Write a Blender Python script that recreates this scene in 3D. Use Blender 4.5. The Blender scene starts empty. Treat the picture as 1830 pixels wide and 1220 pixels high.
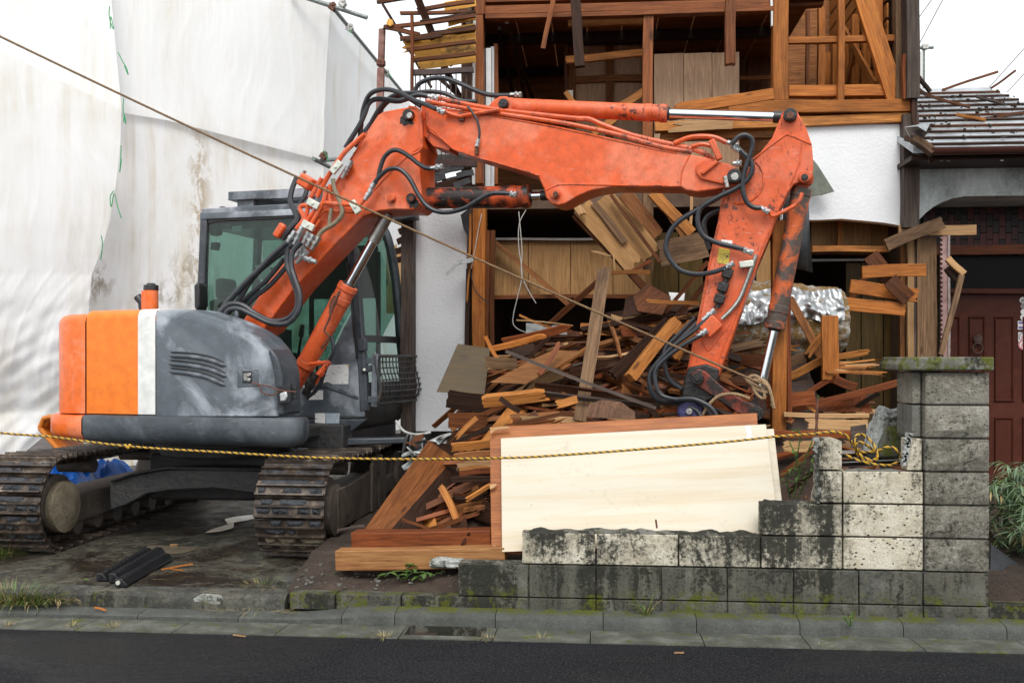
import bpy, bmesh, math, random
from mathutils import Vector, Matrix, noise as mnoise

R = math.radians
rnd = random.Random(11)
S = bpy.context.scene
COL = S.collection

# ------------------------------------------------------------------ camera
F, CX, HY, H, YAW = 1780.0, 915.0, 640.0, 1.6, R(4.9)
cd = bpy.data.cameras.new('camera')
cam = bpy.data.objects.new('camera', cd)
COL.objects.link(cam)
cam.location = (0, 0, H)
cam.rotation_euler = (R(90), 0, YAW)
cd.sensor_width = 36
cd.lens = 36 * F / 1830
cd.shift_y = (HY - 610) / 1830
cd.clip_end = 800
S.camera = cam

# ------------------------------------------------------------------ sky, sun, exposure
SUN_EL, SUN_AZ = R(50), R(176)          # azimuth clockwise from +Y: behind the camera
w = bpy.data.worlds.new('World')
S.world = w
w.use_nodes = True
wn = w.node_tree
wn.nodes.clear()
sky = wn.nodes.new('ShaderNodeTexSky')
sky.sky_type = 'NISHITA'
sky.sun_disc = False
sky.sun_elevation = SUN_EL
sky.sun_rotation = SUN_AZ
sky.dust_density = 4
hs = wn.nodes.new('ShaderNodeHueSaturation')
hs.inputs['Saturation'].default_value = 0.1
cl = wn.nodes.new('ShaderNodeMixRGB')
cl.inputs[0].default_value = 0.72        # a closed, even cloud layer over the clear sky
cl.inputs[2].default_value = (11.2, 11.5, 11.8, 1)
bg = wn.nodes.new('ShaderNodeBackground')
bg.inputs['Strength'].default_value = 0.1
wo = wn.nodes.new('ShaderNodeOutputWorld')
wn.links.new(sky.outputs[0], hs.inputs['Color'])
wn.links.new(hs.outputs[0], cl.inputs[1])
wn.links.new(cl.outputs[0], bg.inputs[0])
wn.links.new(bg.outputs[0], wo.inputs[0])
sd = bpy.data.lights.new('sun', 'SUN')
sd.energy = 1.5
sd.angle = R(28)
sd.color = (1.0, 0.97, 0.93)
sun = bpy.data.objects.new('sun', sd)
COL.objects.link(sun)
sdir = Vector((math.sin(SUN_AZ) * math.cos(SUN_EL), math.cos(SUN_AZ) * math.cos(SUN_EL), math.sin(SUN_EL)))
sun.rotation_euler = sdir.to_track_quat('Z', 'Y').to_euler()
S.view_settings.view_transform = 'Standard'
S.view_settings.look = 'None'
S.view_settings.gamma = 1
S.view_settings.use_curve_mapping = False
S.view_settings.exposure = 0.5
S.render.engine = 'CYCLES'
S.cycles.max_bounces = 8
S.cycles.transparent_max_bounces = 16
S.cycles.use_denoising = True

# ------------------------------------------------------------------ geometry helpers
X, Y, Z = Vector((1, 0, 0)), Vector((0, 1, 0)), Vector((0, 0, 1))
DIR = Vector((-math.sin(YAW), math.cos(YAW), 0))
RGT = Vector((math.cos(YAW), math.sin(YAW), 0))
CAM = Vector((0, 0, H))

def ray(px, py):
    return DIR + RGT * ((px - CX) / F) + Z * ((HY - py) / F)

def P(px, py, Yd):                       # point of the vertical plane y = Yd seen at that place in the photo
    v = ray(px, py)
    return CAM + v * (Yd / v.y)

def G(px, py, z):                        # point of the horizontal plane z
    v = ray(px, py)
    return CAM + v * ((z - H) / v.z)

def PXM(px, Yd):                         # metres per photo pixel on plane Yd
    return (Yd / ray(px, HY).y) / F

def nz(p, s=1.0):
    return mnoise.noise(Vector(p) * s)

def spline(pts, n=6):
    pts = [Vector(p) for p in pts]
    if len(pts) < 3:
        return pts
    out = []
    e = [pts[0] * 2 - pts[1]] + pts + [pts[-1] * 2 - pts[-2]]
    for i in range(1, len(e) - 2):
        a, b, c, d = e[i - 1], e[i], e[i + 1], e[i + 2]
        for k in range(n):
            t = k / n
            out.append(0.5 * ((2 * b) + (c - a) * t + (2 * a - 5 * b + 4 * c - d) * t * t + (3 * b - a - 3 * c + d) * t ** 3))
    out.append(pts[-1])
    return out

WM = {}

class MB:
    def __init__(s):
        s.v, s.f, s.m = [], [], []

    def add(s, vs, fs, mi=0):
        o = len(s.v)
        s.v += [Vector(v) for v in vs]
        for f in fs:
            s.f.append([i + o for i in f])
            s.m.append(mi)
        return s

    def box(s, c, sz, M=None, mi=0):
        c = Vector(c)
        vs = []
        for k in range(8):
            d = Vector((((k & 1) - .5) * sz[0], (((k >> 1) & 1) - .5) * sz[1], ((k >> 2) - .5) * sz[2]))
            vs.append(c + (M @ d if M else d))
        return s.add(vs, [(0, 2, 3, 1), (4, 5, 7, 6), (0, 1, 5, 4), (2, 6, 7, 3), (0, 4, 6, 2), (1, 3, 7, 5)], mi)

    def beam(s, p0, p1, wd, ht, up=Z, mi=0):
        p0, p1 = Vector(p0), Vector(p1)
        a = (p1 - p0)
        L = a.length
        a.normalize()
        sd_ = up.cross(a)
        if sd_.length < 1e-4:
            sd_ = Y.cross(a)
        sd_.normalize()
        u = a.cross(sd_)
        M = Matrix((a, sd_, u)).transposed()
        return s.box((p0 + p1) / 2, (L, wd, ht), M, mi)

    def cyl(s, p0, p1, r0, r1=None, n=16, caps=True, mi=0):
        p0, p1 = Vector(p0), Vector(p1)
        r1 = r0 if r1 is None else r1
        a = (p1 - p0).normalized()
        b = a.orthogonal().normalized()
        c = a.cross(b)
        vs = []
        for p, r in ((p0, r0), (p1, r1)):
            for k in range(n):
                t = 2 * math.pi * k / n
                vs.append(p + (b * math.cos(t) + c * math.sin(t)) * r)
        fs = [(k, (k + 1) % n, n + (k + 1) % n, n + k) for k in range(n)]
        if caps:
            fs += [tuple(reversed(range(n))), tuple(range(n, 2 * n))]
        return s.add(vs, fs, mi)

    def tube(s, pts, r, n=8, mi=0, rf=None):
        pts = [Vector(p) for p in pts]
        vs = []
        b = None
        for i, p in enumerate(pts):
            a = (pts[min(i + 1, len(pts) - 1)] - pts[max(i - 1, 0)])
            if a.length < 1e-9:
                a = Vector((1, 0, 0))
            a.normalize()
            b = a.orthogonal() if b is None else b - a * b.dot(a)
            if b.length < 1e-6:
                b = a.orthogonal()
            b.normalize()
            c = a.cross(b)
            rr = rf(i / max(1, len(pts) - 1)) if rf else r
            for k in range(n):
                t = 2 * math.pi * k / n
                vs.append(p + (b * math.cos(t) + c * math.sin(t)) * rr)
        fs = []
        for i in range(len(pts) - 1):
            for k in range(n):
                fs.append((i * n + k, i * n + (k + 1) % n, (i + 1) * n + (k + 1) % n, (i + 1) * n + k))
        fs += [tuple(reversed(range(n))), tuple(range((len(pts) - 1) * n, len(pts) * n))]
        return s.add(vs, fs, mi)

    def prism(s, poly, ext, mi=0):
        n = len(poly)
        poly = [Vector(p) for p in poly]
        vs = poly + [p + ext for p in poly]
        fs = [tuple(range(n)), tuple(reversed(range(n, 2 * n)))]
        fs += [(k, k + n, (k + 1) % n + n, (k + 1) % n) for k in range(n)]
        return s.add(vs, fs, mi)

    def grid(s, fn, nu, nv, mi=0):
        vs = [fn(i / nu, j / nv) for j in range(nv + 1) for i in range(nu + 1)]
        fs = [(j * (nu + 1) + i, j * (nu + 1) + i + 1, (j + 1) * (nu + 1) + i + 1, (j + 1) * (nu + 1) + i) for j in range(nv) for i in range(nu)]
        return s.add(vs, fs, mi)

    def loft(s, rows, mi=0, close=False):
        n = len(rows[0])
        vs = [p for r in rows for p in r]
        m = n if close else n - 1
        fs = [(j * n + i, j * n + (i + 1) % n, (j + 1) * n + (i + 1) % n, (j + 1) * n + i) for j in range(len(rows) - 1) for i in range(m)]
        return s.add(vs, fs, mi)

    def mesh(s, name, mats, inv=None, sharp=35, recalc=True):
        me = bpy.data.meshes.new(name)
        vs = [inv @ v for v in s.v] if inv else s.v
        me.from_pydata([tuple(v) for v in vs], [], s.f)
        for mt in mats:
            me.materials.append(mt)
        me.polygons.foreach_set('material_index', s.m)
        if recalc:
            bm = bmesh.new()
            bm.from_mesh(me)
            bmesh.ops.recalc_face_normals(bm, faces=bm.faces)
            bm.to_mesh(me)
            bm.free()
        me.polygons.foreach_set('use_smooth', [True] * len(me.polygons))
        if sharp:
            me.set_sharp_from_angle(angle=R(sharp))
        me.update()
        return me

    def build(s, name, mats, parent=None, frame=None, bevel=0, seg=2, sharp=35, recalc=True, origin=None):
        if not isinstance(mats, (list, tuple)):
            mats = [mats]
        if origin is None:
            lo = Vector((min(v.x for v in s.v), min(v.y for v in s.v), min(v.z for v in s.v)))
            hi = Vector((max(v.x for v in s.v), max(v.y for v in s.v), max(v.z for v in s.v)))
            origin = Vector(((lo.x + hi.x) / 2, (lo.y + hi.y) / 2, lo.z))
        M = Matrix.Translation(origin)
        if frame is not None:
            M = M @ frame.to_4x4()
        me = s.mesh(name, mats, M.inverted(), sharp, recalc)
        o = inst(name, me, M, parent)
        if bevel:
            b = o.modifiers.new('bevel', 'BEVEL')
            b.width = bevel
            b.segments = seg
            b.limit_method = 'ANGLE'
            b.angle_limit = R(40)
        return o

def inst(name, me, M, parent=None):
    o = bpy.data.objects.new(name, me)
    COL.objects.link(o)
    WM[o.name] = M.copy()
    if parent is not None:
        o.parent = parent
        o.matrix_parent_inverse = WM[parent.name].inverted()
    o.matrix_basis = M
    return o

def thing(name, label, cat, loc, group=None):
    o = bpy.data.objects.new(name, None)
    COL.objects.link(o)
    o.empty_display_size = .2
    M = Matrix.Translation(Vector(loc))
    o.matrix_basis = M
    WM[o.name] = M
    return tag(o, label, cat, group)

def tag(o, label=None, cat=None, group=None, kind=None):
    if label: o['label'] = label
    if cat: o['category'] = cat
    if group: o['group'] = group
    if kind: o['kind'] = kind
    return o

def plank_mb(L, wd, t, jag0=0, jag1=0, bow=0, twist=0, rg=rnd, cols=5, segs=4, taper=0):
    """local plank along x, width along y, thickness along z; ends may be torn into splinters"""
    m = MB()
    rows = []
    j0 = [rg.uniform(0, 1) * jag0 * (1 if k % 2 else .35) for k in range(cols + 1)]
    j1 = [rg.uniform(0, 1) * jag1 * (1 if k % 2 else .35) for k in range(cols + 1)]
    ph = rg.uniform(0, 6)
    for side in (1, -1):
        for i in range(segs + 1):
            u = i / segs
            for k in range(cols + 1):
                y = (k / cols - .5) * wd * (1 - taper * u)
                x = -L / 2 + L * u
                if i == 0: x += j0[k]
                if i == segs: x -= j1[k]
                z = side * t / 2 + bow * (1 - (2 * u - 1) ** 2) + y * twist * (u - .5)
                rows.append(Vector((x, y + .004 * math.sin(ph + 5 * u), z)))
    m.v = rows
    c1, off = cols + 1, (segs + 1) * (cols + 1)
    for i in range(segs):
        for k in range(cols):
            a = i * c1 + k
            m.f.append([a, a + c1, a + c1 + 1, a + 1])
            m.f.append([a + off, a + off + 1, a + off + c1 + 1, a + off + c1])
        for k in (0, cols):
            a, b = i * c1 + k, (i + 1) * c1 + k
            m.f.append([a, b, b + off, a + off] if k else [b, a, a + off, b + off])
    for i in (0, segs):
        for k in range(cols):
            a = i * c1 + k
            m.f.append([a, a + 1, a + 1 + off, a + off])
    m.m = [0] * len(m.f)
    return m

def plank(name, p0, p1, wd, t, mat, parent=None, face=None, roll=0, jag=(0, 0), bow=0, twist=0, bevel=0, rg=rnd, cols=5, segs=4, taper=0):
    """a plank from p0 to p1 whose wide face looks along 'face' (rolled about its axis)"""
    p0, p1 = Vector(p0), Vector(p1)
    a = (p1 - p0)
    L = a.length
    a.normalize()
    f = Vector(face) if face is not None else Vector((0, -1, 0))
    f = f - a * f.dot(a)
    if f.length < 1e-3:
        f = a.orthogonal()
    f.normalize()
    f = Matrix.Rotation(roll, 3, a) @ f
    s_ = f.cross(a)
    fr = Matrix((a, s_, f)).transposed()
    m = plank_mb(L, wd, t, jag[0], jag[1], bow, twist, rg, cols, segs, taper)
    me = m.mesh(name, [mat])
    o = inst(name, me, Matrix.Translation((p0 + p1) / 2) @ fr.to_4x4(), parent)
    if bevel:
        b = o.modifiers.new('bevel', 'BEVEL')
        b.width = bevel
        b.segments = 2
        b.limit_method = 'ANGLE'
        b.angle_limit = R(50)
    return o

def stick(name, a, b, wpx, Ya, mat, d=.05, Yb=None, parent=None, roll=0, jag=(0, 0), bow=0, twist=0, bevel=0, taper=0):
    """plank given by the two ends of its centre line in the photo, its width in photo pixels and its real depth(s)"""
    Yb = Ya if Yb is None else Yb
    wd = wpx * PXM((a[0] + b[0]) / 2, (Ya + Yb) / 2)
    return plank(name, P(a[0], a[1], Ya), P(b[0], b[1], Yb), wd, d, mat, parent, (0, -1, 0), roll, jag, bow, twist, bevel, taper=taper)

# ------------------------------------------------------------------ materials
class NT:
    def __init__(s, name):
        s.mat = bpy.data.materials.new(name)
        s.mat.use_nodes = True
        s.t = s.mat.node_tree
        s.t.nodes.clear()
        s.out = s.t.nodes.new('ShaderNodeOutputMaterial')
        s.bsdf = s.t.nodes.new('ShaderNodeBsdfPrincipled')
        s.t.links.new(s.bsdf.outputs[0], s.out.inputs[0])

    def set(s, sock, val):
        if hasattr(val, 'is_linked') or hasattr(val, 'links'):
            s.t.links.new(val, sock)
        else:
            if isinstance(val, (tuple, list)) and len(val) == 3 and len(sock.default_value) == 4:
                val = (*val, 1)
            sock.default_value = val

    def b(s, **kw):
        for k, v in kw.items():
            s.set(s.bsdf.inputs[k.replace('_', ' ')], v)
        return s

    def obj(s, rand=True):
        tc = s.t.nodes.new('ShaderNodeTexCoord').outputs['Object']
        if not rand:
            return tc
        oi = s.t.nodes.new('ShaderNodeObjectInfo').outputs['Random']
        cb = s.t.nodes.new('ShaderNodeVectorMath')
        cb.operation = 'MULTIPLY_ADD'
        s.t.links.new(oi, cb.inputs[0])
        cb.inputs[1].default_value = (37, 53, 71)
        s.t.links.new(tc, cb.inputs[2])
        return cb.outputs[0]

    def world(s):
        return s.t.nodes.new('ShaderNodeNewGeometry').outputs['Position']

    def rand(s):
        return s.t.nodes.new('ShaderNodeObjectInfo').outputs['Random']

    def mp(s, vec, scale, rot=(0, 0, 0)):
        n = s.t.nodes.new('ShaderNodeMapping')
        s.t.links.new(vec, n.inputs[0])
        n.inputs['Scale'].default_value = scale
        n.inputs['Rotation'].default_value = rot
        return n.outputs[0]

    def noise(s, vec, scale=5, detail=4, rough=.55, dist=0):
        n = s.t.nodes.new('ShaderNodeTexNoise')
        s.t.links.new(vec, n.inputs['Vector'])
        for k, v in (('Scale', scale), ('Detail', detail), ('Roughness', rough), ('Distortion', dist)):
            n.inputs[k].default_value = v
        return n.outputs['Fac']

    def vor(s, vec, scale=5, feat='F1'):
        n = s.t.nodes.new('ShaderNodeTexVoronoi')
        n.feature = feat
        s.t.links.new(vec, n.inputs['Vector'])
        n.inputs['Scale'].default_value = scale
        return n.outputs['Distance']

    def ramp(s, fac, stops, mode='LINEAR'):
        n = s.t.nodes.new('ShaderNodeValToRGB')
        s.t.links.new(fac, n.inputs[0])
        e = n.color_ramp.elements
        n.color_ramp.interpolation = mode
        while len(e) < len(stops):
            e.new(.5)
        for el, (p, c) in zip(e, stops):
            el.position = p
            el.color = (c, c, c, 1) if isinstance(c, (int, float)) else (*c, 1)
        return n.outputs[0]

    def mix(s, fac, a, b, blend='MIX'):
        n = s.t.nodes.new('ShaderNodeMixRGB')
        n.blend_type = blend
        s.set(n.inputs[0], fac)
        s.set(n.inputs[1], a)
        s.set(n.inputs[2], b)
        return n.outputs[0]

    def math(s, op, a, b=0.0):
        n = s.t.nodes.new('ShaderNodeMath')
        n.operation = op
        s.set(n.inputs[0], a)
        s.set(n.inputs[1], b)
        return n.outputs[0]

    def sep(s, vec, ax):
        n = s.t.nodes.new('ShaderNodeSeparateXYZ')
        s.t.links.new(vec, n.inputs[0])
        return n.outputs[ax]

    def hsv(s, col, h=.5, sat=1, v=1):
        n = s.t.nodes.new('ShaderNodeHueSaturation')
        s.set(n.inputs['Hue'], h)
        s.set(n.inputs['Saturation'], sat)
        s.set(n.inputs['Value'], v)
        s.set(n.inputs['Color'], col)
        return n.outputs[0]

    def bump(s, h, strength=.3, dist=.01):
        n = s.t.nodes.new('ShaderNodeBump')
        n.inputs['Strength'].default_value = strength
        n.inputs['Distance'].default_value = dist
        s.t.links.new(h, n.inputs['Height'])
        s.t.links.new(n.outputs[0], s.bsdf.inputs['Normal'])
        return n.outputs[0]

def wood(name, dark, light, rough=.5, var=.35, stain=.62, stainc=(.03, .016, .01), bump=.25, fresh=None):
    n = NT(name)
    o = n.obj()
    g1 = n.noise(n.mp(o, (2.2, 42, 42)), 1.6, 7, .62, .35)
    g2 = n.noise(n.mp(o, (.7, 9, 9)), 1.3, 3, .5, 1.2)
    c = n.mix(n.ramp(g1, [(.34, 0), (.66, 1)]), dark, light)
    rings = n.ramp(n.math('FRACT', n.math('MULTIPLY', g2, 7)), [(0, .55), (.5, 1), (.95, .75), (1, .55)])
    c = n.mix(.55, c, rings, 'MULTIPLY')
    st = n.ramp(n.noise(n.mp(o, (1.4, 4, 4)), 1.4, 5, .65), [(.5, 0), (.68, 1)])
    c = n.mix(n.math('MULTIPLY', st, stain), c, stainc)
    if fresh:
        fm = n.ramp(n.noise(n.mp(o, (1, 3, 3)), 1.1, 3), [(.56, 0), (.6, 1)])
        c = n.mix(fm, c, fresh)
    kn = n.ramp(n.vor(n.mp(o, (1.7, 5, 5)), 1.0), [(.05, 1), (.1, 0)])
    c = n.mix(n.math('MULTIPLY', kn, .75), c, (.035, .015, .008))
    rv = n.math('ADD', n.math('MULTIPLY', n.rand(), 2 * var), 1 - var)
    c = n.hsv(c, .5, 1, rv)
    n.b(Base_Color=c, Roughness=n.ramp(g1, [(0, rough - .15), (1, rough + .15)]), Specular_IOR_Level=.16)
    n.bump(g1, bump, .006)
    return n.mat

W = {}
W['pine'] = wood('pine', (.3, .092, .019), (.52, .19, .042), .5, .2, .4)
W['pine_old'] = wood('pine_old', (.17, .062, .02), (.36, .15, .055), .6, .3, .6)
W['honey'] = wood('honey', (.3, .105, .024), (.54, .225, .06), .5, .22, .5, (.05, .022, .01))
W['brown'] = wood('brown', (.085, .026, .009), (.2, .07, .024), .45, .35, .5)
W['red'] = wood('red', (.125, .032, .011), (.26, .075, .024), .42, .3, .4)
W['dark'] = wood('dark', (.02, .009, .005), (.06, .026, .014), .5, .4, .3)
W['weathered'] = wood('weathered', (.1, .055, .028), (.24, .145, .08), .65, .3, .6)
W['grey_wood'] = wood('grey_wood', (.045, .033, .027), (.12, .09, .075), .6, .3, .4)
W['pale'] = wood('pale', (.38, .21, .09), (.56, .35, .175), .6, .2, .25, (.2, .1, .05))
W['ply'] = wood('ply', (.33, .175, .065), (.47, .27, .115), .5, .12, .35, (.14, .07, .03), .1)
W['veneer'] = wood('veneer', (.47, .295, .175), (.64, .43, .275), .45, .08, .15, (.12, .07, .04), .08)
W['olive'] = wood('olive', (.05, .03, .008), (.105, .064, .018), .4, .15, .3, (.02, .012, .006), .08)
W['post_paint'] = wood('post_paint', (.17, .05, .016), (.3, .105, .036), .5, .15, .4)
W['cut'] = wood('cut', (.22, .09, .032), (.42, .215, .085), .5, .1, .6, (.12, .03, .012))
W['wet_pine'] = wood('wet_pine', (.125, .04, .012), (.25, .088, .026), .45, .1, .55)

def paint(name, base, fade, rough=.38, grime=.5, chips=.5, scale=1.0, dark=(.018, .014, .012), fadeamt=.8):
    n = NT(name)
    o = n.obj(False)
    f = n.ramp(n.noise(o, 2.1 * scale, 6, .62, .6), [(.47, 0), (.6, 1)])
    c = n.mix(n.math('MULTIPLY', f, fadeamt), base, fade)
    f2 = n.ramp(n.noise(o, 14 * scale, 4, .6), [(.35, .82), (.65, 1.05)])
    c = n.mix(1, c, f2, 'MULTIPLY')
    # thin scratches
    sc = n.noise(n.mp(o, (5, 5, 46), (.5, .3, .2)), 2.6, 3, .5, .6)
    sc = n.ramp(sc, [(.665, 0), (.70, 1)])
    c = n.mix(n.math('MULTIPLY', sc, .5 * min(1, chips * 1.6)), c, (.5, .42, .38))
    ch = n.math('MULTIPLY', n.noise(o, 26 * scale, 6, .7, .3), n.noise(o, 4.2 * scale, 3, .6))
    chf = n.ramp(ch, [(.395 - .06 * chips, 0), (.42 - .06 * chips, 1)])
    c = n.mix(n.math('MULTIPLY', chf, chips), c, (.04, .03, .028))
    g = n.math('MULTIPLY', n.noise(n.mp(o, (1, 1, .55)), 2.6 * scale, 10, .78, .5), n.noise(n.mp(o, (1, 1, .4)), 34 * scale, 6, .75, .4))
    gf = n.ramp(g, [(.35 - .1 * grime, 0), (.40 - .1 * grime, 1)])
    c = n.mix(n.math('MULTIPLY', gf, min(1, grime * 1.4)), c, dark)
    if chips > .25:
        bv = n.t.nodes.new('ShaderNodeBevel')
        bv.samples = 4
        bv.inputs['Radius'].default_value = .022
        vd = n.t.nodes.new('ShaderNodeVectorMath')
        vd.operation = 'DOT_PRODUCT'
        n.t.links.new(bv.outputs[0], vd.inputs[0])
        n.t.links.new(n.t.nodes.new('ShaderNodeNewGeometry').outputs['Normal'], vd.inputs[1])
        ed = n.math('MULTIPLY', n.ramp(n.math('SUBTRACT', 1.0, vd.outputs['Value']), [(.01, 0), (.09, 1)]), n.ramp(n.noise(o, 9, 7, .75), [(.5, 0), (.58, 1)]))
        c = n.mix(n.math('MULTIPLY', ed, .85), c, (.055, .042, .038))
    n.b(Base_Color=c, Roughness=n.mix(gf, n.ramp(f, [(0, rough - .08), (1, rough + .14)]), (.65, .65, .65)), Specular_IOR_Level=.38)
    n.bump(n.noise(o, 60, 3), .06, .004)
    return n.mat

ORANGE = paint('orange_paint', (.73, .112, .026), (.80, .26, .15), .38, .2, .45, fadeamt=.6)
ORANGE_WORN = paint('worn_orange_paint', (.68, .112, .03), (.74, .2, .11), .42, .5, .85, fadeamt=.6)
ORANGE_GREASE = paint('greasy_orange_paint', (.6, .085, .02), (.5, .1, .04), .45, .85, .8, 1.4)
ORANGE_DOOR = paint('yellowish_orange_paint', (.86, .20, .018), (.86, .215, .03), .42, .0, .1, 1, fadeamt=.6)
ORANGE_TAIL = paint('faded_orange_paint', (.82, .155, .02), (.85, .27, .14), .4, .05, .2)
GREY = paint('grey_paint', (.088, .105, .122), (.33, .36, .4), .42, .08, .3, .75, fadeamt=.9)
GREY_DARK = paint('dark_grey_paint', (.05, .06, .07), (.1, .115, .13), .42, .2, .3, 1)
GREY_DIRT = paint('dirty_grey_paint', (.055, .058, .06), (.1, .085, .07), .55, .6, .4, 1, (.045, .032, .02))
WHITE_STRIPE = paint('white_paint', (.72, .73, .70), (.76, .76, .74), .45, .06, .1, 1)

def simple(name, col, rough=.5, metal=0, var=.15, scale=20, bump=0, spec=.5):
    n = NT(name)
    o = n.obj()
    f = n.noise(o, scale, 5, .6)
    n.b(Base_Color=n.mix(1, col, n.ramp(f, [(.3, 1 - var), (.7, 1 + var)]), 'MULTIPLY'), Roughness=rough, Metallic=metal, Specular_IOR_Level=spec)
    if bump:
        n.bump(f, bump, .01)
    return n.mat

RUBBER = simple('black_rubber', (.022, .025, .03), .42, 0, .4, 30)
BLACK = simple('black_plastic', (.02, .021, .023), .35)
GREASE = simple('black_grease', (.014, .012, .011), .42, 0, .5, 40, .8)
CHROME = simple('chromed_steel', (.72, .75, .78), .1, 1, .06, 8)
STEEL = simple('bare_steel', (.42, .41, .38), .38, .9, .35, 30)
ZINC = simple('galvanised_steel', (.48, .5, .5), .42, .8, .25, 25)
PIPE = simple('scaffold_pipe', (.2, .22, .21), .45, .7, .3, 20)
RUST = simple('rusty_iron', (.13, .05, .03), .75, .1, .5, 25, .4)
WHITE = simple('white_board', (.8, .8, .78), .6, 0, .05, 5)
PALEMETAL = simple('pale_zinc_plate', (.62, .64, .56), .45, .4, .12, 10)
GREEN = simple('green_string', (.02, .3, .1), .6)
BLUE = simple('blue_sheet', (.002, .06, .26), .35, 0, .3, 8, 0, .25)
PURPLE = simple('purple_blue_paint', (.035, .032, .11), .55, 0, .5, 45, .5)
OLIVE_TUBE = simple('olive_hose', (.2, .17, .11), .6, 0, .3, 30)
CRATE = simple('orange_plastic', (.55, .17, .015), .45, 0, .2, 10)
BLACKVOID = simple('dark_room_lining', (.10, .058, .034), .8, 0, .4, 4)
DARKFRAME = simple('dark_brown_metal', (.045, .024, .02), .45, .2, .3, 15)
FELT = simple('roofing_felt', (.03, .032, .036), .5, 0, .4, 14, .5)
ALU = simple('white_aluminium', (.6, .61, .6), .4, .2, .1, 10)
WIRE_PALE = simple('pale_cable', (.5, .48, .45), .5)
YEL_STICKER = None

def mk_sticker(name, base, ink, thr=.56, scale=34):
    n = NT(name)
    o = n.obj()
    f = n.ramp(n.noise(n.mp(o, (1, 1, 2.2)), scale, 5, .7), [(thr, 0), (thr + .03, 1)])
    n.b(Base_Color=n.mix(f, base, ink), Roughness=.5)
    return n.mat
STICKER = mk_sticker('white_sticker', (.76, .77, .75), (.08, .07, .06), .6)
YEL_STICKER = mk_sticker('worn_yellow_sticker', (.62, .46, .06), (.06, .045, .02), .54, 55)

def mk_track():
    n = NT('track_steel')
    o = n.obj()
    f = n.noise(o, 9, 6, .65, .3)
    c = n.ramp(f, [(.3, (.016, .012, .01)), (.5, (.05, .036, .028)), (.62, (.12, .09, .066)), (.75, (.34, .28, .2))])
    n.b(Base_Color=c, Roughness=n.ramp(f, [(.3, .5), (.7, .38)]), Metallic=.25)
    n.bump(n.noise(o, 30, 5, .7), .4, .01)
    return n.mat
TRACK = mk_track()

def mk_mud(name, a, b, rough, scale=11):
    n = NT(name)
    o = n.obj()
    f = n.noise(o, scale, 8, .7, .2)
    n.b(Base_Color=n.ramp(f, [(.3, a), (.7, b)]), Roughness=rough)
    n.bump(n.noise(o, scale * 4, 6, .7), .8, .02)
    return n.mat
MUD = mk_mud('wet_black_mud', (.012, .013, .016), (.05, .056, .066), .33)
MUDTAN = mk_mud('dried_mud', (.11, .085, .05), (.3, .25, .17), .75)
FRAME = mk_mud('undercarriage_paint', (.02, .021, .024), (.06, .056, .052), .5, 5)
FRAMEMUD = mk_mud('muddy_undercarriage', (.03, .024, .02), (.13, .1, .075), .6, 4)
def mk_soil():
    n = NT('soil')
    p = n.world()
    f = n.noise(p, 3.2, 8, .7, .3)
    c = n.ramp(f, [(.3, (.03, .02, .014)), (.55, (.05, .032, .022)), (.75, (.09, .06, .043))])
    sp = n.ramp(n.vor(p, 60), [(.12, 1), (.2, 0)])
    c = n.mix(n.math('MULTIPLY', sp, n.ramp(n.noise(p, 9, 3), [(.5, 0), (.62, .7)])), c, (.3, .26, .22))
    n.b(Base_Color=c, Roughness=n.ramp(f, [(.3, .45), (.7, .8)]))
    n.bump(n.noise(p, 45, 8, .75), .8, .03)
    return n.mat
SOIL = mk_soil()
RUBBLE = mk_mud('fine_debris', (.012, .008, .006), (.075, .035, .018), .75, 7)

def mk_asphalt():
    n = NT('wet_asphalt')
    p = n.world()
    big = n.noise(n.mp(p, (.35, .9, 1)), 1.5, 4, .55, .4)
    agg = n.vor(p, 150)
    c = n.ramp(agg, [(.0, (.04, .041, .044)), (.35, (.019, .0195, .022)), (.8, (.009, .0092, .0105))])
    c = n.mix(1, c, n.ramp(big, [(.36, .4), (.62, 1.3)]), 'MULTIPLY')
    grit = n.ramp(n.noise(p, 70, 5, .8), [(.53, 0), (.66, 1)])
    c = n.mix(n.math('MULTIPLY', grit, .8), c, (.085, .086, .09))
    fl = n.ramp(n.vor(n.mp(p, (1, 1, 1)), 24), [(.03, 1), (.05, 0)])
    c = n.mix(n.math('MULTIPLY', fl, .5), c, (.24, .24, .23))
    n.b(Base_Color=c, Roughness=n.ramp(big, [(.38, .2), (.5, .62), (.7, .75)]), Specular_IOR_Level=n.ramp(n.math('ADD', n.math('MULTIPLY', big, .8), n.math('MULTIPLY', n.noise(p, 55, 4, .8), .35)), [(.46, .36), (.6, .05)]))
    n.bump(n.noise(p, 150, 4, .7), .9, .012)
    return n.mat
ASPHALT = mk_asphalt()

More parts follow.
